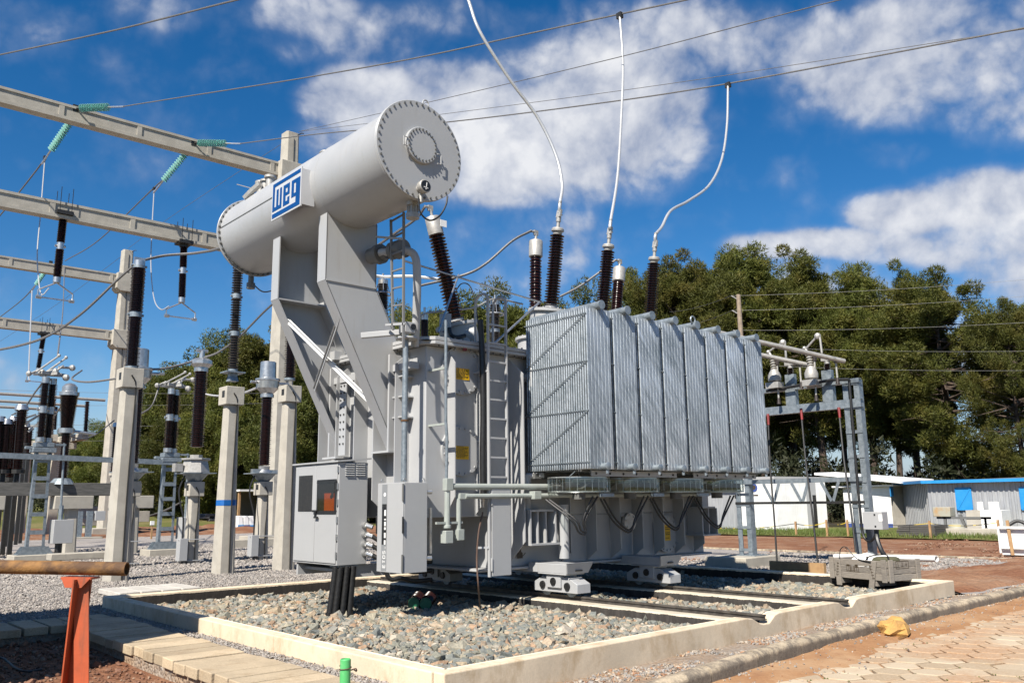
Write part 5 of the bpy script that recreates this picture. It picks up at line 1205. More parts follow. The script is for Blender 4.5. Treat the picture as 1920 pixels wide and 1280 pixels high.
# disconnector stands with twin insulators
def disconnector(label, X, Y, px, yt, yj, yi, label_box, lean, xpx):
    t = thing('disconnector', label, 'switch', (X, Y, 0), 'disconnector stands')
    zt = zpx(px, yt, Y)
    legs = []
    obj('footing', MB().box(X-.62, X+.62, Y-.45, Y+.45, -.1, .32), 'concrete', t, bevel=.02)
    obj('base_plate', MB().prism([(X-.48, Y-.2, .32), (X+.48, Y-.2, .32), (X+.34, Y-.2, .55), (X-.34, Y-.2, .55)], (0, .02, 0)).prism([(X-.48, Y+.18, .32), (X+.48, Y+.18, .32), (X+.34, Y+.18, .55), (X-.34, Y+.18, .55)], (0, .02, 0)).box(X-.5, X+.5, Y-.22, Y+.22, .321, .335), 'steel', t, smooth=False)
    for s in (-1, 1): obj('leg', MB().prism([(X+s*.21-.035, Y-.09, .33), (X+s*.21+.035, Y-.09, .33), (X+s*.17+.035, Y-.09, zt), (X+s*.17-.035, Y-.09, zt)], (0, .015, 0)).prism([(X+s*.25-.007, Y-.09, .33), (X+s*.25+.007, Y-.09, .33), (X+s*.21+.007, Y-.09, zt), (X+s*.21-.007, Y-.09, zt)], (0, .2, 0)), 'steel', t, smooth=False)
    for i in range(5):
        z = .9+(zt-1.2)*i/4; obj('batten', MB().box(X-.22, X+.22, Y-.11, Y-.095, z, z+.12).box(X-.22, X+.22, Y+.10, Y+.112, z, z+.12), 'steel', t, smooth=False)
    obj('head_frame', MB().box(X-.32, X+.32, Y-.24, Y+.24, zt, zt+.14).box(X-.26, X+.26, Y-.2, Y+.2, zt+.16, zt+.30).box(X-.5, X-.26, Y-.08, Y+.08, zt+.1, zt+.18), 'steel', t, bevel=.01)
    z0, zj, z1 = zt+.32, zpx(xpx, yj, Y), zpx(xpx, yi, Y)
    for s in (-1, 1):
        xx, yy = X+s*.13, Y+s*.12
        obj('post_insulator', MB().shed((xx, yy, z0+.12), (xx, yy, zj-.1), .085, .15, 20, 14).shed((xx, yy, zj+.1), (xx, yy, z1-.1), .085, .15, 18, 14), 'porc', t, ang=50)
        obj('collar', MB().cyl((xx, yy, z0), (xx, yy, z0+.14), .14).cyl((xx, yy, zj-.11), (xx, yy, zj+.11), .125).cyl((xx, yy, z1-.11), (xx, yy, z1+.08), .11).cyl((xx-.17, yy, zj), (xx+.17, yy, zj), .05), 'alu', t)
    c = Vector((X, Y, z1+.15)); mb = MB(); k_ = .62; V3 = lambda *a: c+Vector(a)*k_
    mb.bar(V3(-.75, -.1, 0), V3(.6, .1, .05), .08, .07).bar(V3(-.45, -.25, .1), V3(.55, .25, .12), .08, .09).bar(V3(-.2, .3, .05), V3(.3, -.35, .1), .12, .08)
    for s in (-.22, .22): mb.cyl(V3(-.45+s, s, .1), V3(.35+s+lean*.6, s, 1.15-lean*.6), .028, seg=8).sphere(V3(.35+s+lean*.6, s, 1.17-lean*.6), .055, 8, 5)
    mb.cyl(V3(-.95, -.15, -.02), V3(-.5, -.1, .25), .03).sphere(V3(-.97, -.15, 0), .085, 8, 5).cyl(V3(.35, 0, .45), V3(1.0, .1, .50), .04).sphere(V3(1.02, .1, .5), .10, 8, 5).cyl(V3(.1, .1, .2), V3(.9, .2, .1), .028).sphere(V3(.72, -.1, -.05), .11, 8, 5).sphere(V3(-.35, .1, .12), .12, 8, 5).sphere(V3(.2, -.1, .2), .11, 8, 5).cyl(V3(.1, -.2, .1), V3(.55, -.1, .55), .03).cyl(V3(-.3, .2, .1), V3(.3, .15, .4), .03)
    obj('contact_arms', mb, 'alucast', t)
    obj('drive_rod', MB().cyl((X+.62, Y-.1, 1.35), (X+.55, Y-.1, zt+.3), .035, seg=8).cyl((X+.62, Y-.1, 1.3), (X+.62, Y-.1, 1.75), .07, seg=8).bar((X+.3, Y-.1, zt+.25), (X+.6, Y-.1, zt+.25), .06, .06), 'steel', t)
    obj('drive_box', MB().box(X+.40, X+.95, Y-.35, Y+.15, .62, 1.32), 'grey_box', t, bevel=.01)
    obj('cable_duct', MB().cyl((X+.62, Y-.15, -.05), (X+.62, Y-.15, .62), .10), 'black', t)
    return c
Y3 = 29.0
X31, X32 = onY(63, 1040, Y3).x, onY(308, 1025, Y3).x
D1 = disconnector('disconnector stand with raised silver contact arms, far left', X31, Y3, 68, 848, 768, 712, 0, .25, 80)
D2 = disconnector('disconnector stand between the two nearer white poles', X32, Y3, 312, 866, 783, 733, 0, .55, 316)
ta, tb = onY(-80, 850, Y3-.15), onY(328, 867, Y3-.15)
obj_t = thing('linking_beam', 'long galvanised channel joining the tops of the disconnector stands', 'beam', (ta+tb)/2)
obj('channel', MB().bar(ta, tb, .15, .16), 'steel', obj_t, smooth=False)
# breaker-type insulators on a dark concrete beam
Y4 = 31.5
ba, bb = onY(-120, 900, Y4), onY(262, 906, Y4)
cbm = thing('support_beam', 'dark weathered concrete beam on posts behind the disconnector stands', 'beam', ((ba+bb)/2)-Vector((0, 0, 1)))
obj('beam', MB().box(ba.x, bb.x, Y4-.25, Y4+.25, bb.z-.42, bb.z), 'concrete_dark', cbm, bevel=.01)
for px in (130, 246, -40):
    X = onY(px, 1000, Y4).x
    obj('post', sqpole(MB(), (X, Y4, -.1), (X, Y4, bb.z-.86), .42, .36, .3), 'concrete_pole', cbm, bevel=.01)
    obj('corbel', MB().box(X-.6, X+.6, Y4-.3, Y4+.3, bb.z-.86, bb.z-.425), 'concrete_pole', cbm, bevel=.02)
def post_ins(px, Y, yb_, yt_, rc, rs, n, label, group, cap=True, mat='porc', base=None, pxt=None):
    b, t_ = onY(px, yb_, Y), onY(pxt or px, yt_, Y); t_.x = b.x+(t_.x-b.x)*.2
    t = thing('post_insulator', label, 'insulator', b, group)
    obj('porcelain', MB().shed(b, t_, rc, rs, n, 12), mat, t, ang=50)
    if cap: obj('cap', MB().cyl(t_, t_+Vector((0, 0, .18)), rs*1.05, rs*.8, 12), 'alu', t)
    if base is not None: obj('stand', MB().box(b.x-.07, b.x+.07, Y-.07, Y+.07, -.1, b.z-.12).cyl(b-Vector((0, 0, .13)), b, rs*1.1), base, t, smooth=False)
    return t_
# a circuit breaker pole with a tapered head
b = onY(118, 880, Y4); t_ = onY(133, 742, Y4)
cbp = thing('circuit_breaker', 'dark tapered breaker column with silver dome before the trees', 'breaker', b)
zmid = zpx(124, 812, Y4)
obj('lower_insulator', MB().shed((b.x, Y4, b.z-.3), (b.x, Y4, zmid), .12, .19, 24, 14), 'porc', cbp, ang=50)
obj('crankcase', MB().cyl((b.x, Y4, zmid), (b.x, Y4, zmid+.16), .26, seg=14).cyl((b.x, Y4, zmid+.1), (b.x+.9, Y4-.1, zmid+.0), .05), 'alu', cbp)
obj('upper_insulator', MB().shed((b.x, Y4, zmid+.18), (b.x, Y4, t_.z), .17, .22, 34, 14, .24, .30), 'porc', cbp, ang=50)
obj('dome', MB().lathe((b.x, Y4, t_.z), (0, 0, 1), [(.31, 0), (.31, .12), (.24, .14), (.24, .3), (.15, .4), (.02, .44)], 16), 'alu', cbp)
obj('stand', MB().box(b.x-.15, b.x+.15, Y4-.15, Y4+.15, b.z-.32, b.z-.3).lathe((b.x, Y4, bb.z-.05), (0, 0, 1), [(.4, 0), (.25, .2)], 12), 'steel', cbp, smooth=False)
# crowded insulators of the farther bays
gi = 'insulators of the farther bays'
LBI = ['dark post insulator at the left picture edge', 'dark post insulator second from the left picture edge', 'dark post insulator with a wide silver hat', 'dark insulator at the far left behind the others', 'slim dark insulator between the stand and the left edge', 'short dark insulator of the second bay', 'slim insulator of the second bay beside the stand']
for (px, Y, y0, y1, rs, n, cap), lb in zip(((6, 33, 880, 795, .2, 24, True), (18, 34, 895, 790, .2, 26, True), (32, 33, 880, 768, .22, 30, True), (-8, 33, 880, 790, .2, 26, True), (26, 42, 850, 790, .19, 20, True), (47, 44, 830, 800, .17, 14, True), (53, 46, 850, 805, .17, 14, True)), LBI):
    post_ins(px, Y, y0, y1, rs*.6, rs, n, lb, gi, cap, base='darkmetal')
post_ins(212, 38, 885, 800, .09, .14, 24, 'slim dark insulator just left of the leftmost box-headed pole', gi, True, base='concrete_pole', pxt=215)
D3c = Vector(onY(52, 800, 44)); dd = thing('far_contact_arms', 'silver contact arms of a farther disconnector left of the stand', 'switch', D3c)
mb = MB()
for k in range(7): mb.bar(D3c+Vector((-.8+k*.2, random.uniform(-.4, .4), random.uniform(-.3, .3))), D3c+Vector((-.2+k*.22, random.uniform(-.4, .4), random.uniform(-.2, .7))), .09, .09)
obj('arms', mb, 'alucast', dd)
# tubular busbars of the far bay with their insulators
Yb = 60.0
for (yL, yR, xR, lb) in ((737, 750, 197, 'topmost of the three far tubular busbars at left'), (751, 761, 160, 'middle one of the three far tubular busbars at left'), (762, 769, 124, 'lowest of the three far tubular busbars at left')):
    Yk = Yb+(yL-737)*.28; a, b2 = onY(-60, yL-3, Yk), onY(xR, yR, Yk); t = thing('busbar', lb, 'busbar', a, 'far tubular busbars')
    obj('tube', MB().cyl(a, b2, .10, seg=10), 'alucast', t)
for (px, Y, y0, y1, lb) in ((160, Yb, 812, 752, 'rightmost insulator under the far busbars'), (96, Yb, 815, 748, 'insulator under the far busbars beside the dark breaker'), (102, Yb+4, 805, 762, 'thin insulator under the middle far busbar'), (44, Yb+7, 805, 768, 'insulator under the lowest far busbar')):
    post_ins(px, Y, y0, y1, .10, .17, 22, lb, 'insulators under the far busbars', False)
fs = thing('far_support_frame', 'pale concrete frame carrying the far busbar insulators', 'frame', onY(120, 830, Yb))
for (x0, y0, x1, y1, Y) in ((30, 838, 160, 818, Yb+2), (84, 826, 100, 820, Yb), (30, 858, 80, 848, Yb-1)):
    obj('beam', MB().bar(onY(x0, y0, Y+4), onY(x1, y1, Y-2), .5, .42), 'concrete', fs, smooth=False)
obj('cross_beam', MB().bar(onY(80, 833, Yb+1), onY(142, 836, Yb+1), .4, .4), 'concrete', fs, smooth=False)
for px in (108, 50): a = onY(px, 838, Yb+1); obj('post', MB().box(a.x-.28, a.x+.28, a.y-.28, a.y+.28, -.3, a.z), 'concrete', fs, smooth=False)

# ---- low things in the yard
def block(name, label, cat, px, py, Y, w_, d, h, mat, group=None, rot=0, part='body'):
    p = onY(px, py, Y); t = thing(name, label, cat, (p.x, Y, p.z), group)
    obj(part, MB().box(p.x-w_/2, p.x+w_/2, Y-d/2, Y+d/2, p.z, p.z+h), mat, t, bevel=.02); t.rotation_euler = (0, 0, rot); return t
block('concrete_block', 'pale concrete block on the lawn left of the tall gantry leg', 'block', 160, 985, 62, 1.1, 1.0, 1.25, 'concrete', 'concrete blocks on the lawn')
block('concrete_block', 'low pale block in front of the taller one on the lawn', 'block', 149, 984, 60, .9, .8, .45, 'concrete', 'concrete blocks on the lawn')
block('concrete_block', 'squat weathered block on the lawn beside the pile of boards', 'block', 262, 978, 64, 1.0, 1.0, .75, 'concrete', 'concrete blocks on the lawn')
t = thing('board_pile', 'dark pile of old boards leaning on the lawn', 'boards', onY(285, 972, 66))
for i in range(7):
    a = onY(268+i*5, 970-i*.8, 66+.1*i); obj('board', MB().bar(a, a+Vector((1.7, .1, .5+.08*i)), .25, .06), 'wood_grey', t, smooth=False)
t = thing('road_barrier', 'white and blue concrete road barrier behind the yard', 'barrier', onY(463, 993, 58))
for i, (px, m_) in enumerate(((448, 'white'), (459, 'white'), (470, 'white'))):
    a = onY(px, 994, 58); obj('barrier_segment', MB().prism([(a.x-.22, 57.7, a.z), (a.x+.20, 57.7, a.z), (a.x+.16, 57.85, a.z+1.0), (a.x-.18, 57.85, a.z+1.0)], (0, .5, 0)), m_, t, bevel=.02)
    obj('painted_foot', MB().box(a.x-.23, a.x+.21, 57.66, 57.69, a.z+.0, a.z+.38), 'blue_light' if i != 1 else 'blue_dark', t, smooth=False)
t = thing('open_shed', 'small open shed with white roof behind the yard', 'shed', onY(470, 965, 72))
a = onY(440, 921, 72); b2 = onY(500, 914, 72)
obj('roof', MB().box(a.x, b2.x+3.5, 71, 75, a.z, a.z+.16), 'white', t, smooth=False)
for px in (447, 498, 560): p = onY(px, 965, 71.5); obj('post', MB().box(p.x-.09, p.x+.09, 71.4, 71.6, -.2, a.z), 'wood_pale', t, smooth=False)
obj('back_wall', MB().box(a.x+.3, b2.x+3.2, 74.5, 74.7, -.2, a.z), 'wood_grey', t, smooth=False)
t = thing('stone_pile', 'low heap of grey paving stones on the lawn edge', 'stones', onY(392, 975, 62))
for i in range(12):
    a = onY(375+random.uniform(0, 38), 977, 62)+Vector((0, random.uniform(-.4, .4), .18*(i % 3))); obj('stone', MB().obox(a+Vector((0, 0, .1)), (.32, random.uniform(-.1, .1), 0), (0, .22, 0), (0, 0, .085)), 'concrete_dark', t, bevel=.02)
def marker(px, py, Y, h, label, top=None):
    p = onY(px, py, Y); t = thing('marker_stake', label, 'stake', p, 'wooden stakes')
    obj('stake', MB().box(p.x-.04, p.x+.04, Y-.03, Y+.03, p.z-.05, p.z+h), 'wood_pale', t, smooth=False)
    if top: obj('tip', MB().box(p.x-.09, p.x+.09, Y-.05, Y+.05, p.z+h, p.z+h+.2), 'white', t, smooth=False)
marker(283, 1018, 45, .9, 'stake with a white tip in the gravel left of the disconnector stand', True)
block('small_footing', 'low pale footing slab in the gravel beyond the left poles', 'slab', 165, 1047, 26, 2.0, .5, .18, 'concrete')
block('small_footing', 'long pale kerb block behind the blue-banded pole', 'slab', 470, 1030, 32, 2.6, .5, .4, 'concrete')
p = onY(164, 1015, 50); t = thing('steel_stub', 'short galvanised stub column with a box in the gravel', 'column', p)
for dx in (-.5, .0): obj('leg', MB().box(p.x+dx-.15, p.x+dx+.15, 49.9, 50.1, -.1, 1.5), 'steel', t, smooth=False)
obj('junction_box', MB().box(p.x+.25, p.x+.75, 49.8, 50.1, 1.0, 1.5), 'grey_box', t, bevel=.01); obj('foot', MB().box(p.x-.9, p.x+.6, 49.5, 50.5, -.1, .15), 'concrete', t, bevel=.02)
# white slab stack by the bund corner
t = thing('slab_stack', 'flat white concrete slabs lying on the gravel at the bund corner', 'slabs', (5.6, 16.4, .12))
for i in range(4):
    x0 = 5.02+i*.36; obj('slab', MB().prism([(x0, 15.75, .13), (x0+.345, 15.78, .13), (x0+.355, 17.0, .13), (x0+.01, 16.97, .13)], (0, 0, .09)), 'whiteslab', t, bevel=.012, smooth=False)

# ---- foreground: orange trestle with rusty pipe, green post, hose
pe, pw = onP(238, 1066, (1.42, 4.6, 0), (0.66, .75, 0)), onP(-60, 1061, (1.42, 4.6, 0), (0.66, .75, 0))
d = (pe-pw).normalized(); pw2 = pe-d*1.6
t = thing('rusty_pipe', 'rusty yellow brown steel pipe lying across the orange trestle', 'pipe', (pe+pw2)/2)
obj('tube', MB().lathe(pw2, d, [(.0335, 0), (.0335, 1.6), (.028, 1.6), (.028, 1.4)], 28, cap=False), 'rust', t)
t = thing('trestle', 'orange painted steel trestle with chipped angle-iron legs', 'trestle', (1.3, 4.7, -.05))
jc = onP(151, 1080, (1.42, 4.6, 0), (0.66, .75, 0)); n_ = Vector((.66, .75, 0)).normalized()
obj('saddle', MB().obox(jc-Vector((0, 0, .006)), d*.075, n_*.045, Vector((0, 0, .005))).prism([jc+d*.075-n_*.045, jc+d*.075-n_*.047, jc+d*.03-n_*.047-Vector((0, 0, .05)), jc-d*.05-n_*.047-Vector((0, 0, .05)), jc-d*.075-n_*.045], n_*.004), 'orange', t, smooth=False)
def angle_leg(a, b, u, v, w_, th=.007):
    a, b, u, v = Vector(a), Vector(b), Vector(u).normalized(), Vector(v).normalized()
    mb = MB().prism([a, a+u*w_, a+u*w_+v*th, a+v*th], b-a); return mb.prism([a+v*th, a+u*th+v*th, a+u*th+v*w_, a+v*w_], b-a)
f0 = jc-d*.022-n_*.02-Vector((0, 0, .008)); f1 = f0-n_*.02+d*.12+Vector((0, 0, -f0.z-.04))
obj('leg', angle_leg(f0, f1, d, n_, .072), 'orange', t, smooth=False)
r0 = jc-d*.0-n_*.01-Vector((0, 0, .01)); r1 = r0+n_*.10-d*.10+Vector((0, 0, -r0.z-.04))
obj('leg', angle_leg(r0, r1, d, -n_, .065), 'orange', t, smooth=False)
ff = f0.lerp(f1, .42); rr = r0.lerp(r1, .42)
obj('cross_bar', MB().bar(ff+d*.01, rr+d*.01, .05, .006), 'orange', t, smooth=False)
gp = onZ(648, 1234, .80); gb = Vector((gp.x, gp.y, -.1))
t = thing('green_post', 'green plastic pipe post with a twist of brown wire', 'post', gb)
obj('pipe', MB().lathe(gb, (0, 0, 1), [(.03, 0), (.03, .895), (.026, .90), (.026, .87)], 24, cap=False).cyl((gb.x, gb.y, .60), (gb.x, gb.y, .785), .026), 'green', t)
wz = onP(655, 1256, gp, (gp.x, gp.y, 0)).z
obj('wire_tie', MB().tube([(gb.x+.033*math.cos(q), gb.y+.033*math.sin(q), wz+.003*q) for q in np.linspace(0, 9, 24)], .003, 5).tube(spline([(gb.x+.03, gb.y-.01, wz), (gb.x+.05, gb.y-.03, wz+.008), (gb.x+.06, gb.y-.02, wz-.008), (gb.x+.045, gb.y-.01, wz+.004)]), .004, 5), 'copper', t)
t = thing('hose', 'thin dark hose lying on the shaded earth', 'hose', onZ(30, 1240, 0))
obj('hose', MB().tube(spline([onZ(-60, 1225, -.02), onZ(0, 1232, -.02), onZ(15, 1240, -.02), onZ(30, 1252, -.02), onZ(50, 1258, -.02), onZ(78, 1254, -.02)]), .012, 7), 'black', t)
# unseen box added left of view to cast shade on walk and bund corner
t = thing('shade_caster', 'tall grey unseen box added left of the slab walk to cast shade', 'container', (.4, 11.9, 0))
mb = MB().box(-.5, 1.60, 9.7, 13.75, .1, 3.80)
for i in range(14): mb.box(1.601, 1.625, 9.85+i*.28, 9.98+i*.28, .25, 3.7)
obj('body', mb, 'corr', t, smooth=False); obj('skid', MB().box(-.4, 1.55, 9.8, 13.6, -.06, .099), 'darkmetal', t, smooth=False)
# ------------------------------------------------------------------ right side: bus support, crate, sheds
XS = 18.55
pL, pR = onX(1405, 1045, XS), onX(1627, 1038, XS)
yl, yr = pL.y, pR.y
zt = onX(1605, 712, XS).z
t = thing('bus_support', 'galvanised steel frame carrying tubular busbars right of the radiators', 'frame', (XS, (yl+yr)/2, 0))
def lattice_post(y, z0, z1, name):
    mb = MB()
    for s in (-1, 1): mb.box(XS-.13, XS-.115, y+s*.13-.06, y+s*.13+.06, z0, z1).box(XS-.115, XS+.06, y+s*.185-.008, y+s*.185+.008, z0, z1)
    p = obj(name, mb, 'steel', t, smooth=False)
    n = int((z1-z0)/.55)
    for i in range(n+1): z = z0+.08+(z1-z0-.2)*i/n; obj('batten', MB().box(XS-.145, XS-.1305, y-.19, y+.19, z, z+.07), 'steel', t, smooth=False)
lattice_post(yl, .36, zt, 'post'); lattice_post(yr, .30, zt, 'post')
obj('base_plate', MB().box(XS-.3, XS+.3, yl-.35, yl+.35, .34, .36), 'steel', t, smooth=False)
zu = onX(1600, 715, XS).z; zl2 = onX(1600, 757, XS).z; zm1 = onX(1600, 898, XS).z; zm2 = onX(1600, 941, XS).z
def chan(z, h, name, y0=yr-.22, y1=yl+2.2): return obj(name, MB().box(XS-.17, XS-.15, y0, y1, z-h/2, z+h/2).box(XS-.149, XS-.02, y0, y1, z+h/2-.012, z+h/2).box(XS-.149, XS-.02, y0, y1, z-h/2, z-h/2+.012), 'steel', t, smooth=False)
chan(zu, .10, 'top_beam'); chan(zl2, .19, 'lower_beam'); chan(zm1, .10, 'tie_beam', yr-.1, yl+.2); obj('tie_beam', MB().box(XS-.16, XS-.13, yr-.1, yl+.2, zm2-.03, zm2+.03), 'darkmetal', t, smooth=False)
for k in range(3):
    y0 = yr+.45+k*.75
    obj('brace', MB().bar((XS-.17, y0, zm1-.05), (XS-.17, y0+.16, zm2+.03), .07, .008, (1, 0, 0)), 'steel', t, smooth=False)
    obj('brace', MB().bar((XS-.17, y0+.42, zm1-.05), (XS-.17, y0+.20, zm2+.03), .07, .008, (1, 0, 0)), 'steel', t, smooth=False)
obj('cable_tray', MB().tube([onX(1437, 733, XS-.3), onX(1500, 722, XS-.3), onX(1560, 712, XS-.3), onX(1592, 711, XS-.3)], .035, 8), 'black', t)
obj('cable', MB().tube(spline([onX(1592, 711, XS-.25), onX(1596, 760, XS-.25), onX(1604, 860, XS-.25), onX(1612, 950, XS-.25), onX(1618, 1000, XS-.25), onX(1630, 1014, XS-.3), onX(1641, 1005, XS-.35), onX(1644, 990, XS-.3)], 6), .03, 8), 'black', t)
bx = onX(1622, 960, XS-.3)
obj('terminal_box', MB().box(XS-.5, XS-.22, onX(1660, 975, XS-.35).y, onX(1624, 975, XS-.35).y, onX(1640, 992, XS-.35).z, onX(1640, 959, XS-.35).z), 'grey_box', t, bevel=.008)
zz0, zz1 = onX(1640, 990, XS-.5).z, onX(1640, 961, XS-.5).z
obj('box_label', MB().box(XS-.505, XS-.5015, onX(1655, 975, XS-.5).y, onX(1648, 975, XS-.5).y, zz0+.15, zz1-.03), 'white', t, smooth=False)
obj('box_latch', MB().box(XS-.505, XS-.5015, onX(1642, 975, XS-.5).y, onX(1639, 975, XS-.5).y, zz0+.02, zz0+.06).box(XS-.505, XS-.5015, onX(1642, 975, XS-.5).y, onX(1639, 975, XS-.5).y, zz1-.06, zz1-.02), 'black', t, smooth=False)
obj('cable', MB().tube(spline([onX(1643, 990, XS-.35), onX(1645, 1010, XS-.4), onX(1652, 1030, XS-.5), onX(1659, 1042, XS-.6)]), .05, 8), 'black', t)
ft = thing('post_footing', 'square concrete footing under the left leg of the busbar frame', 'footing', (XS-.2, yl, 0))
obj('block', MB().box(XS-1.0, XS+.5, yl-.55, yl+.6, -.1, .34), 'concrete', ft, bevel=.02)
# red-capped test cables hanging from the lower beam
for (px0, py0, px1, py1, lb) in ((1502, 770, 1535, 1068, 'black hanging cable with red top left of the frame middle'), (1573, 768, 1605, 1035, 'black hanging cable with red top next to the right frame post'), (1440, 780, 1458, 1070, 'black hanging cable with red top beside the last radiator')):
    a, b = onX(px0, py0, XS-.35), onX(px1, py1, XS-.9); c = thing('hanging_cable', lb, 'cable', a, 'hanging cables with red tops')
    obj('cable', MB().tube(spline([a, a.lerp(b, .35)+Vector((.0, .02, 0)), a.lerp(b, .7), b]), .022, 7), 'black', c)
    obj('red_end', MB().cyl(a+Vector((0, 0, .05)), a.lerp(b, .06), .034, .026, 10), 'red', c)
# post insulators, switches and busbars on the frame
def bus(px0, py0, px1, py1, X0, X1, lb):
    a, b = onX(px0, py0, X0), onX(px1, py1, X1); t2 = thing('busbar', lb, 'busbar', b, 'tubular busbars on the frame'); obj('tube', MB().cyl(a, b, .055, seg=14), 'alucast', t2); return a, b
b1a, b1b = bus(1340, 622, 1583, 677, 15.5, XS-.2, 'upper aluminium tube busbar running back over the frame')
b2a, b2b = bus(1425, 665, 1515, 684, 17.5, XS-.2, 'lower aluminium tube busbar behind the last radiators')
def frame_ins(px, py0, py1, lb):
    a, b = onX(px, py0, XS-.1), onX(px, py1, XS-.1); t2 = thing('post_insulator', lb, 'insulator', a, 'small insulators on the busbar frame')
    obj('bracket', MB().box(a.x-.07, a.x+.07, a.y-.13, a.y+.13, a.z-.75, a.z-.25).box(a.x-.06, a.x+.06, a.y-.12, a.y+.12, a.z-.24, a.z), 'steel', t2, smooth=False)
    obj('porcelain', MB().shed(a, b, .05, .085, 8, 12), 'porc', t2, ang=50)
    obj('clamp', MB().cyl(b, b+Vector((0, 0, .10)), .06).obox(b+Vector((0, 0, .12)), (.06, 0, 0), (0, .12, 0), (0, 0, .05)), 'alucast', t2)
frame_ins(1551, 694, 682, 'brown post insulator under the upper busbar end'); frame_ins(1482, 702, 690, 'brown post insulator under the lower busbar')
def arr(px, py, lb):
    a = onX(px, py, XS-.35); t2 = thing('voltage_transformer', lb, 'transformer', a, 'small pale transformers on the frame')
    obj('body', MB().lathe(a, (0, 0, 1), [(.08, 0), (.15, .04), (.155, .15), (.12, .24), (.07, .32)], 14).box(a.x-.13, a.x+.13, a.y-.16, a.y+.18, a.z-.14, a.z-.001), 'alucast', t2)
    obj('insulator', MB().shed(a+Vector((0, 0, .32)), a+Vector((0, .03, .62)), .04, .08, 5, 12), 'porcw', t2, ang=50)
    obj('terminal', MB().cyl(a+Vector((0, .03, .62)), a+Vector((.0, .10, .74)), .03).sphere(a+Vector((0, .12, .76)), .05, 8, 5), 'alucast', t2)
arr(1522, 712, 'pale small transformer on the frame nearer its right post'); arr(1453, 717, 'pale small transformer on the frame beside the last radiator')
for (px, y0, y1, lb) in ((1527, 672, 740, 'vertical link rod hanging from the upper busbar on the left'), (1567, 676, 708, 'vertical link rod near the right end of the upper busbar'), (1457, 680, 746, 'vertical link rod hanging from the lower busbar'), (1499, 682, 716, 'vertical link rod right of the lower busbar')):
    a, b = onX(px, y0, XS-.32), onX(px+3, y1, XS-.32); t2 = thing('link_rod', lb, 'rod', a, 'link rods under the busbars')
    obj('rod', MB().cyl(a, b, .022, seg=8), 'alucast', t2); obj('clamp', MB().cyl(a-Vector((0, 0, .05)), a+Vector((0, 0, .06)), .05).cyl(b-Vector((0, 0, .14)), b, .05, .03), 'porcg', t2)
for (pts, lb) in (([(1510, 655), (1533, 630), (1537, 632), (1541, 662)], 'bent conductor loop above the upper busbar'), ([(1440, 660), (1468, 642), (1472, 648), (1474, 674)], 'bent conductor loop above the lower busbar')):
    q = [onX(x, y, XS-.1) for x, y in pts]; t2 = thing('conductor_loop', lb, 'conductor', q[0], 'bent loops on the busbars'); obj('loop', MB().tube(spline(q, 5), .025, 7).sphere(q[1], .08, 8, 5), 'alucast', t2)

# crate with olive sack, pipe and white sheet
cr0, cr1, cr2 = onZ(1575, 1098, .17), onZ(1664, 1106, .22), onZ(1706, 1090, .30)
u = (cr1-cr0); u.z = 0; v = (cr2-cr1); v.z = 0; L1 = u.length; u.normalize(); v = Vector((0, 0, 1)).cross(u).normalized() if Vector((0, 0, 1)).cross(u).dot(v) > 0 else -Vector((0, 0, 1)).cross(u).normalized()
cr0 = onZ(1560, 1092, .17); o_ = onZ(1668, 1103, .17); u = (o_-cr0); u.z = 0; L1 = u.length; u.normalize(); v = u.cross(Vector((0, 0, 1))); v = v if v.x > 0 else -v; L2 = .74; HC = .335
t = thing('wooden_crate', 'weathered wooden crate with printed handling marks standing on the bund corner', 'crate', cr0)
z = Vector((0, 0, 1)); b0 = cr0+z*.11
def cplank(name, c, ax, ay, az, mat='wood'): return obj(name, MB().obox(c, ax, ay, az), mat, t, bevel=.006, smooth=False)
for i in range(3):
    hh = HC/3; c = b0+u*(L1/2)+z*(hh*(i+.5)); cplank('plank', c, u*(L1/2), v*.012, z*(hh/2-.004))
    cplank('plank', c+v*L2, u*(L1/2), v*.012, z*(hh/2-.004))
    cplank('plank', b0+u*L1+v*(L2/2)+z*(hh*(i+.5)), v*(L2/2-.014), u*.012, z*(hh/2-.004)); cplank('plank', b0+v*(L2/2)+z*(hh*(i+.5)), v*(L2/2-.014), u*.012, z*(hh/2-.004))
for k, (f, tilt) in enumerate(((.16, 0), (.76, .05))):
    cplank('batten', b0+u*(L1*f)-v*.026+z*(HC/2-.07), u*.055, v*.013, z*(HC/2+.06)+u*tilt)
for f in (.06, .94): cplank('batten', b0+u*L1+u*.026+v*(L2*f)+z*(HC/2), v*.05, u*.013, z*(HC/2+.02))
cplank('batten', b0+u*(L1-.06)-v*.026+z*(HC/2), u*.05, v*.013, z*(HC/2+.02)); cplank('batten', b0+u*.05-v*.026+z*(HC/2), u*.05, v*.013, z*(HC/2+.02))
cplank('floor', b0+u*(L1/2)+v*(L2/2)+z*.02, u*(L1/2-.02), v*(L2/2-.02), z*.015)
for f in (.16, .76): cplank('skid', b0+u*(L1*f)+v*(L2/2)-z*.05, u*.05, v*(L2/2), z*.045, 'wood')
mk = MB()
def mline(a, b, w_=.007): mk.bar(b0-v*.0135+u*a[0]+z*a[1], b0-v*.0135+u*b[0]+z*b[1], w_, .002, v)
mx, mz, mw = L1*.30, HC*.36, L1*.22
def rect(x0, z0, x1, z1):
    for a, b in (((x0, z0), (x1, z0)), ((x1, z0), (x1, z1)), ((x1, z1), (x0, z1)), ((x0, z1), (x0, z0))): mline(a, b)
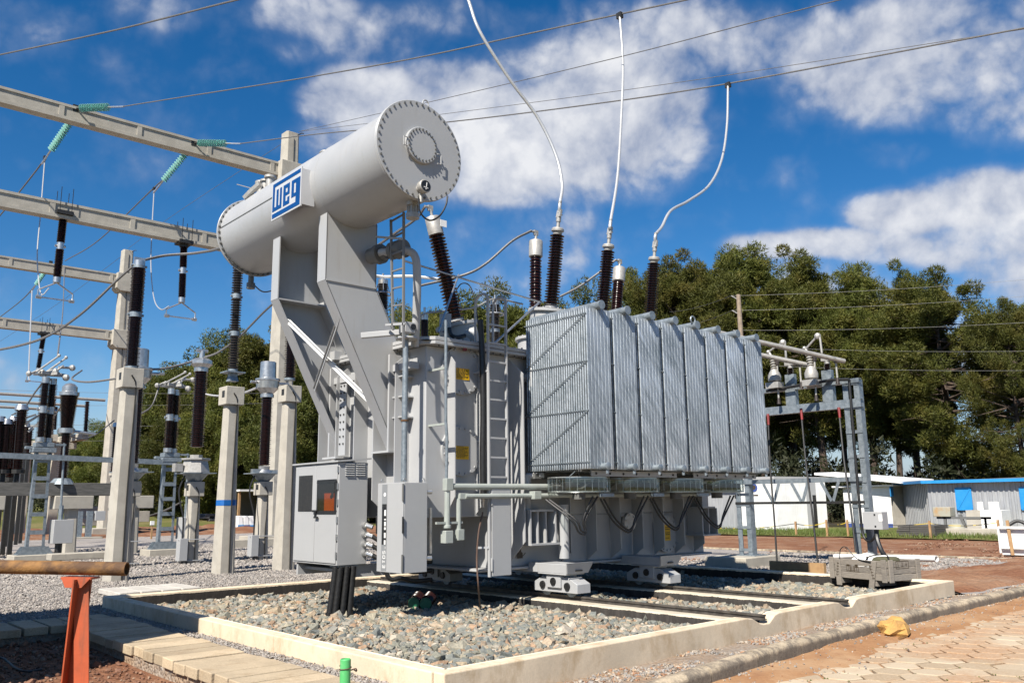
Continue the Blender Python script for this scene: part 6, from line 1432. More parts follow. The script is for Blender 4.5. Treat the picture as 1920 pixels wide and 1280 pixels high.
for i in range(3):
    x0 = mx+i*mw/3; rect(x0, mz, x0+mw/3-.012, mz+.11); xm_ = x0+mw/6-.006
    if i == 1: mline((xm_-.02, mz+.02), (xm_-.02, mz+.11)); mline((xm_+.02, mz+.02), (xm_+.02, mz+.11)); mline((xm_-.045, mz+.02), (xm_+.045, mz+.02))
    elif i == 0: mline((xm_, mz+.02), (xm_, mz+.10)); mline((xm_-.03, mz+.105), (xm_+.03, mz+.105), .03); mline((xm_-.03, mz+.02), (xm_+.03, mz+.02))
    else: mline((xm_, mz+.02), (xm_, mz+.07)); mline((xm_-.03, mz+.10), (xm_+.03, mz+.10), .05); mline((xm_-.03, mz+.02), (xm_+.03, mz+.02))
obj('stencil', mk, 'ink', t, smooth=False)
mk = MB()
def bletter(c, ang, w_):
    for k in range(5):
        a = c+(u*math.sin(ang)+z*math.cos(ang))*(k*.05-.10); mk.bar(a-u*.02, a+u*.025+z*.015, .011, .002, v); mk.bar(a-u*.02+z*.0, a-u*.012+z*.03, .011, .002, v)
bletter(b0+u*(L1*.16)-v*.041+z*(HC*.42), .15, 1); bletter(b0+u*(L1*.76)-v*.041+z*(HC*.38), -.25, 1)
obj('stencil', mk, 'ink', t, smooth=False)
mk = MB(); e0 = b0+u*(L1+.0135)+v*(L2*.25)+z*(HC*.62)
for a, b in (((0, 0), (.30, 0)), ((.30, 0), (.30, .12)), ((.30, .12), (0, .12)), ((0, .12), (0, 0)), ((.05, .03), (.05, .1)), ((.12, .03), (.18, .03)), ((.15, .03), (.15, .1)), ((.22, .06), (.27, .06)), ((.245, .03), (.245, .1))): mk.bar(e0+v*a[0]+z*a[1], e0+v*b[0]+z*b[1], .009, .002, u)
obj('stencil', mk, 'ink', t, smooth=False)
ctop = b0+z*HC
sk = thing('canvas_sack', 'olive canvas bag lying on top of the crate', 'bag', ctop+u*(L1*.86)+v*.4)
cs = ctop+u*(L1*.70)+v*.36-z*.05
mb = MB().prism([cs-u*.28-v*.12-z*.10, cs+u*.24-v*.12-z*.10, cs+u*.20-v*.08+z*.10, cs-u*.18-v*.08+z*.09], v*.26)
obj('bag', mb, 'olive', sk, bevel=.05); obj('strap', MB().tube(spline([cs-u*.30-v*.15-z*.10, cs-u*.22-v*.14+z*.08, cs+v*.0+z*.13, cs+u*.22-v*.14+z*.10, cs+u*.25-v*.15-z*.08]), .010, 6), 'black', sk)
ws = thing('white_sheet', 'bent white metal plate with holes lying in the crate', 'plate', ctop+u*(L1*.48)); wc = ctop+u*(L1*.36)+v*.26-z*.03
pl = obj('plate', MB().prism([wc-u*.36-z*.10, wc+u*.42-z*.13, wc+u*.30+z*.09+v*.1, wc+u*.05+z*.13+v*.12, wc-u*.2+z*.05+v*.08], v*.008), 'white', ws, smooth=False)
obj('hole', MB().cyl(wc+u*.12+v*.05+z*.05, wc+u*.12+v*.03+z*.05, .016, seg=10).cyl(wc+u*.33+v*.03-z*.06, wc+u*.33+v*.0-z*.06, .016, seg=10), 'ink', ws, smooth=False)
pc = thing('white_pipe', 'long white plastic pipe lying across the back of the crate', 'pipe', ctop+u*.2+v*.8)
pn = (cr0+v*1.25); wa, wb = onP(1566, 1043, pn, (v.x, v.y, 0)), onP(1756, 1047, pn, (v.x, v.y, 0))
obj('pipe', MB().lathe(wa, wb-wa, [(.055, 0), (.055, (wb-wa).length), (.047, (wb-wa).length), (.047, (wb-wa).length-.1)], 18, cap=False), 'white', pc)
cw = thing('crate_cable', 'thin black cable looped over the crate edge', 'cable', ctop+u*.3)
obj('cable', MB().tube(spline([ctop+u*.25-v*.03-z*.02, ctop+u*.27+z*.16, ctop+u*.40+z*.2, ctop+u*.55+z*.06, ctop+u*.7-v*.02+z*.0, ctop+u*1.0-v*.03-z*.03]), .008, 6), 'black', cw)
# concrete edging and planks beyond the bund
ed = struct(thing('yard_edging', None, None, (24.2, 12, 0)))
for i in range(28):
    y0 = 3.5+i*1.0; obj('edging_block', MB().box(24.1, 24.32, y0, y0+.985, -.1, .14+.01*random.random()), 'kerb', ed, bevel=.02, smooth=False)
t = thing('timber_plank', 'orange brown plank lying behind the far bund edge', 'plank', (16.6, 10.6, .12)); a, b = onX(1432, 1057, 17.6), onX(1556, 1064, 17.6)
obj('plank', MB().bar(Vector((17.4, a.y-.3, .22)), Vector((17.4, b.y, .22)), .10, .20), 'wood_pale', t, smooth=False)
t = thing('concrete_sill', 'pale concrete sill along the outer foot of the bund', 'sill', (16, 10, .1)); obj('sill', MB().box(15.5, 15.7, 8.4, 12.6, .0, .17), 'kerb', t, bevel=.02)
rk = thing('yellow_rock', 'yellow broken rock lying against the kerb', 'rock', onZ(1677, 1188, -.05))
rc = onZ(1677, 1186, .0); mb = MB(); mb.sphere(rc+Vector((0, 0, .035)), .25, 11, 7, (1.0, .66, .52)); o = obj('rock', mb, 'rock_y', rk, smooth=False)
for vtx in o.data.vertices:
    n0 = mn.noise(vtx.co*6+Vector((3, 1, 7)))*.11+mn.noise(vtx.co*15)*.05; vtx.co += vtx.normal*n0
t = thing('tin_plate', 'small bent rusty offcut under the yellow rock', 'offcut', rc); obj('offcut', MB().obox(rc+Vector((-.12, -.12, -.03)), (.12, 0, .01), (0, .05, 0), (0, 0, .006)), 'rust', t)

# ---- sheds beyond the earth strip, long fronts facing the yard
XF = 42.0
def SX_(px, py, X=XF): return onX(px, py, X)
def shed_wall(mb, x, y0, y1, z0, z1, pitch=.22, dep=.045):
    n = max(2, int(abs(y1-y0)/pitch)); prof = []
    for i in range(n+1):
        y = y0+(y1-y0)*i/n; d_ = (y1-y0)/n
        prof += [(x, y), (x, y+d_*.3), (x-dep, y+d_*.45), (x-dep, y+d_*.75), (x, y+d_*.9)]
    prof = [p for p in prof if (p[1]-y1)*(1 if y1 > y0 else -1) <= 0]
    o_ = len(mb.v)
    for (a, b) in prof: mb.v += [(a, b, z0), (a, b, z1)]
    for i in range(len(prof)-1): mb.f.append((o_+2*i, o_+2*i+2, o_+2*i+3, o_+2*i+1))
    return mb
# corrugated blue-trimmed shed
yA, yE = SX_(1690, 950, 46).y, 6.0
yc = SX_(1745, 950).y; zr = SX_(1745, 905).z; 
sh = thing('corrugated_shed', 'grey corrugated shed with blue roof edge and blue shutters', 'shed', (44, 12, 0))
mb = shed_wall(MB(), XF, yc, 0.5, -.15, zr); obj('front_wall', mb, 'corr', sh, ang=20)
gw = MB(); n = 18
ya2 = SX_(1690, 940, 46.5).y
for i in range(n):
    f0_, f1_ = i/n, (i+.5)/n
    p0_ = Vector((XF, yc, 0)).lerp(Vector((46.5, ya2, 0)), f0_); p1_ = Vector((XF, yc, 0)).lerp(Vector((46.5, ya2, 0)), f1_); nrm = Vector((-(ya2-yc), 4.5, 0)).normalized()
    gw.prism([p0_+Vector((0, 0, -.15)), p1_+Vector((0, 0, -.15)), p1_+Vector((0, 0, zr+.02)), p0_+Vector((0, 0, zr+.02))], nrm*(.06 if True else 0))
gw.prism([Vector((XF+.05, yc, -.15)), Vector((46.5, ya2-.05, -.15)), Vector((46.5, ya2-.05, zr)), Vector((XF+.05, yc, zr))], (.03, -.02, 0))
obj('end_wall', gw, 'corr', sh, smooth=False)
obj('roof', MB().prism([(XF-.35, yc+.15, zr+.03), (46.6, ya2+.4, zr+.05), (49, .2, zr+.5), (XF-.35, .2, zr+.03)], (0, 0, .05)), 'concrete_dark', sh, smooth=False)
obj('fascia', MB().box(XF-.39, XF-.355, .2, yc+.15, zr-.03, zr+.11), 'blue_light', sh, smooth=False)
obj('fascia', MB().bar((XF-.3, yc+.2, zr+.05), (46.6, ya2+.45, zr+.07), .05, .14), 'blue_light', sh, smooth=False)
def shutter(x0, y0, x1, y1, nm):
    a, b = SX_(x0, y0, XF-.1), SX_(x1, y1, XF-.1); w_ = obj('shutter', MB().box(XF-.11, XF-.075, b.y, a.y, b.z, a.z), 'blue_light', sh, smooth=False)
    m2 = MB().bar((XF-.12, a.y-.05, b.z+.05), (XF-.12, b.y+.05, a.z-.05), .05, .018, (1, 0, 0))
    for q in ((a.y-.03, a.y, b.z, a.z), (b.y, b.y+.03, b.z, a.z), (b.y, a.y, a.z-.04, a.z), (b.y, a.y, b.z, b.z+.04)): m2.box(XF-.13, XF-.111, *q)
    obj('frame', m2, 'blue_light', w_, smooth=False)
shutter(1790, 914, 1825, 956, 0); shutter(1910, 913, 1950, 956, 0)
wq0, wq1 = onX(1693, 914, 45.9), onX(1703, 928, 45.2)
obj('window', MB().bar(Vector((45.6, ya2+.0, zr-.35))+Vector((-.0, -.12, 0)), Vector((44.6, ya2-.32, zr-.35)), .03, .5), 'blue_light', sh, smooth=False)
# masonry-like store with blue foot, white flat roof leaning over it
stx = 45.0
a, b = onX(1587, 1000, stx), onX(1668, 912, stx)
st_ = thing('white_store', 'white walled store with a blue painted foot beside the corrugated shed', 'shed', (47, a.y-1, 0))
obj('wall', MB().box(stx, stx+4, b.y, a.y, -.1, b.z), 'white', st_, bevel=.01); obj('painted_foot', MB().box(stx-.012, stx-.002, b.y-.0, a.y, -.1, onX(1640, 981, stx).z), 'blue_dark', st_, smooth=False)
obj('side_wall', MB().prism([(stx, b.y-.002, -.1), (stx+3.0, b.y-.9, -.1), (stx+3.0, b.y-.9, b.z), (stx, b.y-.002, b.z)], (.02, -.02, 0)), 'wood_pale' if False else 'concrete_pole', st_, smooth=False)
obj('eave', MB().box(stx-.25, stx+4, b.y-.3, a.y+.5, b.z+.01, b.z+.1), 'white', st_, smooth=False)
rf0, rf1 = onX(1527, 890, 44.3), onX(1690, 906, 44.3)
obj('roof', MB().prism([rf0, rf1, rf1+Vector((3, -.4, .12)), rf0+Vector((3, .3, .10))], (0, 0, .12)), 'white', st_, smooth=False)
# white panel container
ca, cb_, cc = SX_(1390, 1006, 40.5), SX_(1460, 1006, 40.5), onX(1553, 1000, 43.6)
ct = thing('white_container', 'white panelled site container beyond the busbar frame', 'container', (41.5, (ca.y+cb_.y)/2, 0))
zt2 = SX_(1460, 898, 40.5).z
n = 4
for i in range(n):
    y0, y1 = ca.y+(cb_.y-ca.y)*i/n, ca.y+(cb_.y-ca.y)*(i+1)/n+.012; obj('panel', MB().box(40.5, 40.55, min(y0, y1), max(y0, y1), -.1, zt2), 'white', ct, smooth=False)
dv = Vector((cc.x-40.5, cc.y-cb_.y, 0)); n = 5
for i in range(n):
    p0_, p1_ = Vector((40.5, cb_.y, 0))+dv*(i/n), Vector((40.5, cb_.y, 0))+dv*((i+1)/n-.004); nr = Vector((-dv.y, dv.x, 0)).normalized()*-.05
    obj('panel', MB().prism([p0_+z*-.1, p1_+z*-.1, p1_+z*(zt2-.05), p0_+z*(zt2-.05)], nr), 'white' if i != 3 else 'grey_box', ct, smooth=False)
obj('roof', MB().prism([(40.3, ca.y+.2, zt2+.01), (40.3, cb_.y-.1, zt2+.01), (cc.x+.2, cc.y-.2, zt2-.03), (46, ca.y+.2, zt2+.05)], (0, 0, .14)), 'grey_box', ct, smooth=False)
e1 = SX_(1413, 914, 40.47); obj('emblem', MB().cyl((40.494, e1.y, e1.z), (40.48, e1.y, e1.z), .22, seg=18), 'blue_dark', ct); obj('emblem', MB().cyl((40.479, e1.y, e1.z+.02), (40.474, e1.y, e1.z+.02), .12, seg=16).box(40.474, 40.494, e1.y-.24, e1.y+.22, e1.z-.42, e1.z-.36), 'ink', ct)
w1 = SX_(1382, 930, 40.47); obj('small_window', MB().box(40.47, 40.498, w1.y-.15, w1.y+.15, w1.z-.12, w1.z+.1), 'darkmetal', ct, smooth=False)
dr = Vector((40.5, cb_.y, 0))+dv*.72; dn = Vector((dv.y, -dv.x, 0)).normalized(); dn = dn if dn.dot(dr) < 0 else -dn
obj('door_opening', MB().prism([dr+dn*.055+z*0.0, dr+dn*.055+dv*.07, dr+dn*.055+dv*.07+z*1.9, dr+dn*.055+z*1.9], dn*.004), 'darkmetal', ct, smooth=False)
# grey sheet hoarding left of the container
h0, h1 = onX(1322, 1003, 39.0), onX(1372, 1000, 39.0); zt3 = onX(1345, 912, 39).z
t = thing('grey_hoarding', 'grey sheet wall behind the right end of the transformer', 'wall', (39, h0.y, 0)); n = 4
for i in range(n): y0, y1 = h0.y+1.5+(h1.y-1.2-h0.y-1.5)*i/n, h0.y+1.5+(h1.y-1.2-h0.y-1.5)*(i+1)/n; obj('sheet', MB().box(41.0, 41.06, min(y0, y1)+.01, max(y0, y1), -.1, zt3), 'corr', t, smooth=False)
obj('roof', MB().box(40.6, 44, h1.y-1.5, h0.y+1.6, zt3+.01, zt3+.1), 'white', t, smooth=False)
# stacked timber, plastic tanks, white board, fence posts with tape
tp = thing('timber_stack', 'stack of dark grey timber boards in front of the corrugated shed', 'timber', SX_(1715, 1010, 39))
a, b = onX(1682, 1008, 38.2), onX(1757, 1007, 38.2); hh = onX(1720, 984, 38.2).z
for i in range(6):
    z0_ = .0+(hh)*i/6; obj('board', MB().box(38.2-random.uniform(0, .06), 39.6, b.y+random.uniform(0, .1), (a.y+b.y)/2+.25-.01, z0_, z0_+hh/6-.012), 'wood_grey', tp, smooth=False)
    obj('board', MB().box(38.2-random.uniform(0, .06), 39.4, (a.y+b.y)/2+.26, a.y-random.uniform(0, .1), z0_, z0_+hh/6-.012), 'wood_grey', tp, smooth=False)
a, b = onX(1780, 1008, 40), onX(1810, 1006, 40); ha = onX(1795, 981, 40).z
t = thing('plastic_tank', 'pale plastic tank with orange mud stains before the shed', 'tank', (40, b.y, 0))
obj('body', MB().lathe((40, (a.y+b.y)/2, 0), (0, 0, 1), [(.05, 0), ((a.y-b.y)*.5, .05), ((a.y-b.y)*.53, ha*.5), ((a.y-b.y)*.45, ha*.9), (.1, ha)], 20), 'plastic_grey', t)
t = thing('mixer_frame', 'grey metal machine parts standing behind the plastic tank', 'machine', (40.6, b.y, 0)); c = onX(1800, 968, 40.8)
obj('frame', MB().box(40.5, 40.7, c.y-1.4, c.y+.9, c.z-.1, c.z+.0).box(40.5, 40.6, c.y+.5, c.y+.6, 0, c.z).box(40.5, 40.6, c.y-1.2, c.y-1.1, 0, c.z).bar((40.55, c.y-.4, 0), (40.55, c.y-.1, c.z+.1), .12, .12), 'grey_dark', t, smooth=False)
obj('box', MB().box(40.4, 41, c.y+.25, c.y+1.0, c.z+.0, c.z+.42), 'plastic_grey', t, bevel=.02)
a, b = onX(1842, 1000, 40.5), onX(1882, 1000, 40.5)
t = thing('white_board', 'large white box leaning before the corrugated shed', 'box', (40.5, b.y, 0)); zt4 = onX(1860, 956, 40.5).z
obj('front', MB().box(40.5, 41.6, b.y, a.y, 0, zt4), 'white', t, bevel=.01); obj('side', MB().box(40.52, 41.6, a.y+.002, a.y+.6, 0, zt4), 'concrete_pole', t, smooth=False)
for px in (1836, 1858, 1866): p = onX(px, 950, 40.7); obj('bucket', MB().cyl((40.8, p.y, zt4+.001), (40.8, p.y, zt4+.36), .14, seg=12), 'white', t)
t = thing('concrete_sill_block', 'long low concrete block under the white box', 'block', (40, b.y, 0)); obj('block', MB().box(39.3, 40.4, b.y-.6, a.y+1.3, -.1, .36), 'concrete', t, bevel=.02)
posts = []
for px, py0, py1, lb in ((1746, 1012, 976, 'wooden fence stake in front of the timber stack'), (1325, 1008, 986, 'white stake behind the tank end'), (1327+4, 1010, 985, 'second white stake by the grey wall'), (1494, 1012, 977, 'wooden fence stake before the white container'), (1875, 1012, 974, 'reddish fence stake before the white box'), (1552, 1010, 974, 'thin stake left of the white store'), (1591, 1008, 974, 'brown stake before the blue painted foot')):
    a = onX(px, py0, 37.6); h_ = onX(px, py1, 37.6).z; t = thing('fence_stake', lb, 'stake', (37.6, a.y, 0), 'stakes of the taped-off strip')
    obj('stake', MB().box(37.56, 37.64, a.y-.04, a.y+.04, -.1, h_), 'wood_pale' if px > 1400 else 'white', t, smooth=False); posts.append(Vector((37.6, a.y, h_-.1)))
posts.sort(key=lambda p: -p.y)
t = thing('barrier_tape', 'yellow and black tape strung between the stakes', 'tape', posts[0])
mb = MB()
for a, b in zip(posts, posts[1:]): mb.tube(sag(a, b, .12, 8), .02, 4)
obj('tape', mb, pm('tape', (.62,.45,.03), (.03,.03,.03), 1.5, .6, lo=.48, hi=.52), t)
# pale panels stacked at the right picture edge
a, b = onX(1880, 1042, 28), onX(1960, 1042, 28); h_ = onX(1890, 988, 28).z
t = thing('panel_stack', 'white framed panels leaning together at the right edge', 'panels', (28, a.y-1, 0))
for i in range(3): obj('panel', MB().box(28+i*.25, 28.05+i*.25, b.y, a.y-.05*i, .0, h_-.06*i), 'white', t, smooth=False)
obj('frame', MB().bar((27.9, a.y, .05), (27.9, a.y+.0, h_), .05, .05).bar((27.9, a.y, .22), (27.9, b.y, .22), .06, .06).bar((27.9, a.y, h_), (27.9, b.y, h_), .06, .06), 'white', t, smooth=False)
obj('prop', MB().bar((27.8, a.y-.35, 0), (27.95, a.y-.25, h_+.2), .08, .04), 'wood_pale', t, smooth=False)
t = thing('black_hose_coil', 'black hose heaped on the panels at the right edge', 'hose', (28, b.y, h_)); obj('coil', MB().tube(spline([(28.1, a.y-.2, h_+.04), (28.2, a.y-.45, h_+.18), (28.2, a.y-.8, h_+.06), (28.3, a.y-1.2, h_+.15), (28.2, b.y, h_+.1)]), .05, 8), 'black', t)
# ------------------------------------------------------------------ trees
def tri_mesh(name, base, d, L, wd, mat, seed):
    g = np.random.default_rng(seed); n = len(base)
    side = np.cross(d, g.normal(size=(n, 3))); side /= np.linalg.norm(side, axis=1)[:, None]+1e-9
    V = np.empty((n, 3, 3)); V[:, 0] = base-side*wd[:, None]; V[:, 1] = base+side*wd[:, None]; V[:, 2] = base+d*L[:, None]
    me = bpy.data.meshes.new(name); me.vertices.add(n*3); me.vertices.foreach_set('co', V.reshape(-1).astype(np.float32))
    me.loops.add(n*3); me.loops.foreach_set('vertex_index', np.arange(n*3, dtype=np.int32)); me.polygons.add(n)
    me.polygons.foreach_set('loop_start', np.arange(0, n*3, 3, dtype=np.int32)); me.polygons.foreach_set('loop_total', np.full(n, 3, dtype=np.int32))
    me.update(calc_edges=True); me.materials.append(M[mat]); return me
def foliage(centers, radii, per, g, L0=.42, W0=.045, up=.45, flat=.88):
    cs = np.repeat(centers, per, axis=0); rs = np.repeat(radii, per)
    q = g.normal(size=(len(cs), 3)); q /= np.linalg.norm(q, axis=1)[:, None]
    r = rs*g.uniform(.25, 1.0, len(cs))**.5; off = q*r[:, None]; off[:, 2] *= flat
    d = q*.65+g.normal(size=q.shape)*.7; d[:, 2] += up; d /= np.linalg.norm(d, axis=1)[:, None]
    return cs+off, d, L0*g.uniform(.6, 1.3, len(cs)), W0*g.uniform(.7, 1.4, len(cs))
def make_tree(name, label, cat, group, H, z_lo, Rm, nb, per, seed, mat='pine', lean=(0, 0), peak=.55, open_=0.0, L0=.30, W0=.034, cl=.82):
    g = np.random.default_rng(seed); t = thing(name, label, cat, (0, 0, 0), group); r0 = H*.017+.05
    tx = lambda u: Vector((lean[0]*u+.25*math.sin(u*4+seed), lean[1]*u+.25*math.cos(u*3+seed), H*.97*u))
    mb = MB().tube([tx(u)-Vector((0, 0, .4*(u == 0))) for u in np.linspace(0, 1, 12)], r0, 8, r0*.18)
    C = []; Rr = []
    for k in range(nb):
        u = z_lo/H+(1-z_lo/H)*((k+g.uniform(0, 1))/nb); s = (u-z_lo/H)/(1-z_lo/H)
        env = Rm*(math.sin(math.pi*min(1, max(0, s*.5/peak if s < peak else .5+.5*(s-peak)/(1-peak))))**.65*.92+.10)*g.uniform(.62, 1.12)
        a = g.uniform(0, 6.283); p0 = tx(max(.05, u-.05*g.uniform(.3, 1.4))); rise = H*.05*g.uniform(-1.2, 2.2)*(.4+s)
        p3 = p0+Vector((math.cos(a)*env, math.sin(a)*env, rise)); p1 = p0.lerp(p3, .45)+Vector((0, 0, -.25*g.uniform(-.6, 1)))
        pts = [p0, p1, p3]; mb.tube(spline(pts, 3), .018*env+.02, 5, .012)
        if s < open_ and g.uniform() < .45: continue
        for f in ((.45, .7, .88, 1.0) if env > 1.5 else (.6, 1.0)):
            if f < .6 and g.uniform() < .3: continue
            c = p0.lerp(p3, f)+Vector((g.uniform(-.6, .6), g.uniform(-.6, .6), g.uniform(-.6, .8))); C.append(c); Rr.append(cl*g.uniform(.62, 1.15)*(.75+.3*f)*(Rm/4.2)**.4)
    for k in range(14): C.append(tx(1)+Vector((g.uniform(-1.5, 1.5), g.uniform(-1.5, 1.5), g.uniform(-2.0, .1)))); Rr.append(cl*g.uniform(.5, .85))
    obj('trunk', mb, 'bark', t, ang=60)
    b, d, L, wd = foliage(np.array([tuple(c) for c in C]), np.array(Rr), per, g, L0, W0)
    me = tri_mesh('crown', b, d, L, wd, mat, seed); o = bpy.data.objects.new('crown', me); COL.objects.link(o); o.parent = t
    return t
GP = 'tall pines behind the sheds'
PR = [make_tree('pine_tree', 'x', 'tree', GP, 20.0, 7.6, 4.6, 112, 400, 3, open_=.16),
      make_tree('pine_tree', 'x', 'tree', GP, 20.0, 6.8, 5.1, 120, 400, 8, open_=.25),
      make_tree('pine_tree', 'x', 'tree', GP, 20.0, 8.6, 4.3, 104, 400, 12, open_=.1, peak=.5),
      make_tree('pine_tree', 'x', 'tree', GP, 20.0, 4.4, 5.8, 104, 380, 17, open_=.5, peak=.62)]
def ground_at(px, dep):
    p = far(px, 935, dep); return Vector((p.x, p.y, 0))
def plant(k, protos, px, top, dep, label, group, w_=1.0, used=set(), Hh=20.0):
    p = ground_at(px, dep); zt_ = far(px, top, dep).z; s = zt_/Hh; pr = protos[k]
    o = pr if (id(pr) not in used) else dup(pr)
    used.add(id(pr)); o.location = (p.x, p.y, -.1); o.scale = (s*w_, s*w_, s); o.rotation_euler = (0, 0, random.uniform(0, 6.28)); o['label'] = label; o['group'] = group; return o
for a in [(0, 1205, 512, 78, 'narrow pine left of the rightmost high bushing', .85), (1, 1285, 484, 76, 'dense pine just right of the rightmost high bushing'), (2, 1355, 474, 80, 'tall pine above the middle of the radiator row', 1.1), (0, 1432, 466, 77, 'tall pine directly behind the slim power pole', 1.05),
          (1, 1545, 482, 74, 'broad yellowish pine right of the slim power pole', 1.0), (2, 1490, 500, 86, 'pine behind and between the two tallest ones', 1.0), (0, 1640, 503, 72, 'dark round-topped pine above the frame post', .95), (1, 1722, 520, 74, 'pine between the frame post and the broad open pine', .9),
          (3, 1800, 515, 66, 'broad open pine with a bare trunk above the blue shutter', 1.15), (2, 1592, 560, 90, 'shaded pine seen through the busbar frame', .9), (3, 1930, 572, 60, 'pine cut by the right picture edge', .8), (2, 1690, 600, 92, 'pine in the second row behind the broad open pine', 1.0), (0, 1480, 640, 95, 'lower pine behind the busbar tubes', 1.1), (1, 1390, 600, 95, 'second-row pine hidden behind the radiators', 1.1), (3, 2000, 560, 66, 'pine just beyond the right picture edge', 1.0), (0, 1250, 560, 95, 'second-row pine behind the bushings', 1.2)]:
    plant(a[0], PR, a[1], a[2], a[3], a[4], GP, *(a[5:] or (1.0,)))
GF = 'trees of the wood behind the yard'
PF = [make_tree('forest_tree', 'x', 'tree', GF, 18.0, 1.2, 5.4, 74, 420, 23, peak=.42, L0=.36, W0=.046, cl=1.25),
      make_tree('forest_tree', 'x', 'tree', GF, 18.0, 1.0, 6.0, 78, 400, 29, peak=.36, mat='broad', L0=.34, W0=.055, cl=1.3),
      make_tree('forest_tree', 'x', 'tree', GF, 18.0, 2.0, 4.8, 66, 420, 37, peak=.5, L0=.36, W0=.046, cl=1.2)]
FT = [(0, 985, 566, 88, 'dark pine behind the LV bushing at the wood edge'), (2, 930, 560, 92, 'dark pine behind the black duct'), (1, 870, 575, 90, 'round tree behind the leaning bushing'), (0, 800, 572, 86, 'dense tree left of the leaning bushing foot'), (2, 740, 600, 92, 'tree seen between ladder and support'),
      (1, 650, 592, 88, 'tree seen between the two tank supports'), (0, 590, 600, 94, 'tree behind the far tank support'), (2, 520, 628, 90, 'tree behind the nearest gantry leg'), (0, 470, 626, 88, 'high dark tree right of the blue-banded pole head'), (1, 425, 640, 92, 'tree behind the blue-banded pole head'), (2, 380, 652, 90, 'tree behind the scalloped silver head'), (0, 335, 682, 94, 'tree above the contact arms of the second stand'),
      (1, 300, 700, 90, 'leftmost of the high trees in the wood'), (1, 255, 772, 110, 'lower tree behind the leftmost box-headed pole'), (0, 205, 790, 118, 'low distant tree left of the tall pole'), (2, 165, 806, 125, 'low distant tree behind the breaker'), (1, 120, 815, 130, 'low distant tree behind the far busbars'), (0, 60, 820, 135, 'low distant tree at the far left'), (2, 0, 815, 135, 'distant tree at the left picture edge'), (1, -60, 812, 135, 'distant tree beyond the left picture edge'),
      (1, 545, 690, 80, 'lower bushy tree in front of the wood by the gantry leg'), (0, 410, 720, 80, 'lower bushy tree left of the blue-banded pole'), (1, 330, 760, 82, 'lower bushy tree behind the second disconnector'), (2, 690, 660, 82, 'lower tree behind the tank supports'), (1, 1040, 590, 96, 'tree hidden behind the radiators'), (2, 1110, 560, 92, 'tree hidden behind the second bushing')]
PFused = set()
for a in FT: plant(a[0], PF, a[1], a[2], a[3], a[4], GF, 1.0, PFused, 18.0)
# dark undergrowth at the feet of the trees
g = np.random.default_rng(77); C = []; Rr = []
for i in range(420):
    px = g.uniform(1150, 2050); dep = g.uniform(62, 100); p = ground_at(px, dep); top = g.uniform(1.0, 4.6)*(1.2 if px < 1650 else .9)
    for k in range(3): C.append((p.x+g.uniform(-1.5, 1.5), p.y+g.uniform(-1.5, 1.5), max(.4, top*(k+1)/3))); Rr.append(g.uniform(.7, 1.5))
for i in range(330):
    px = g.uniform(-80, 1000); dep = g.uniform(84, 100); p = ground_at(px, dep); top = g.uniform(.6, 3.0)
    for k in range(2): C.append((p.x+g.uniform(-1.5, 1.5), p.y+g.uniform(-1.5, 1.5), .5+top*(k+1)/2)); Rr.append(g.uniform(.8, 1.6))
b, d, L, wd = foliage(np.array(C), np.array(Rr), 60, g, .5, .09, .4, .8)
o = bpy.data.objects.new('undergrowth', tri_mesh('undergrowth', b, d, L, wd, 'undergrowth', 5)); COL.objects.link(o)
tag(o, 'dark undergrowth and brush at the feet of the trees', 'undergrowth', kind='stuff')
# bare grey shrubs, twigs only, right
mb = MB(); g = np.random.default_rng(5)
for i in range(70):
    p = ground_at(g.uniform(1700, 1930), g.uniform(62, 80))
    for k in range(5):
        q = p+Vector((g.normal()*.9, g.normal()*.9, g.uniform(2.2, 4.6))); mb.tube([p, p.lerp(q, .5)+Vector((g.normal()*.25, g.normal()*.25, .2)), q], .035, 3, .008)
tag(obj('bare_shrubs', mb, 'bark'), 'leafless grey twigs of shrubs behind the corrugated shed', 'shrubs', kind='stuff')
# grass blades on the verge by the sheds
P0 = []; g = np.random.default_rng(9)
for i in range(9000): P0.append((37.4+g.uniform(0, 3.2), g.uniform(12, 33), .0))
P0 = np.array(P0); dd_ = g.normal(size=P0.shape)*.35; dd_[:, 2] = 1; dd_ /= np.linalg.norm(dd_, axis=1)[:, None]
P0[:, 2] = -.02+.03*(P0[:, 0]-37)
o = bpy.data.objects.new('verge_grass', tri_mesh('verge_grass', P0, dd_, g.uniform(.08, .30, len(P0)), np.full(len(P0), .02), 'blade', 3)); COL.objects.link(o)
tag(o, 'rough green grass growing along the foot of the white container', 'grass', kind='stuff')

# ------------------------------------------------------------------ overhead conductors and jumpers
def wire(name, label, pts, r, mat='wire', group=None, seg=6, n=10, cat='wire', clamp=None):
    t = thing(name, label, cat, pts[0], group); q = spline(pts, n) if len(pts) > 2 else pts
    obj('strand', MB().tube(q, r, seg), mat, t)
    if clamp is not None: obj('clamp', MB().obox(clamp, (.05, 0, 0), (0, .07, 0), (0, 0, .07)).cyl(Vector(clamp)-Vector((0, 0, .16)), clamp, .035, seg=8), 'darkmetal', t)
    return t
go = 'overhead conductors from the gantry'
def lineplane(A, B): n = Vector((-(B.y-A.y), B.x-A.x, 0)); return A, n
def ovh(a, pend, Yend, mids, label, r=.026, clamp=None):
    e = onY(pend[0], pend[1], Yend); P0, n = lineplane(a, e); pts = [a]+[onP(x, y, P0, n) for x, y in mids]+[e]; d = (pts[-1]-pts[-2]).normalized()
    return pts+[pts[-1]+d*9]
w1 = ovh(S1b+(S1b-S1a).normalized()*.7, (1162, 27), 12, [(350, 181), (560, 148), (780, 109), (980, 66)], '')
wire('overhead_conductor', 'upper conductor from the far-left glass string over the oil tank', w1, .020, 'wire', go, clamp=onY(1162, 30, 12))
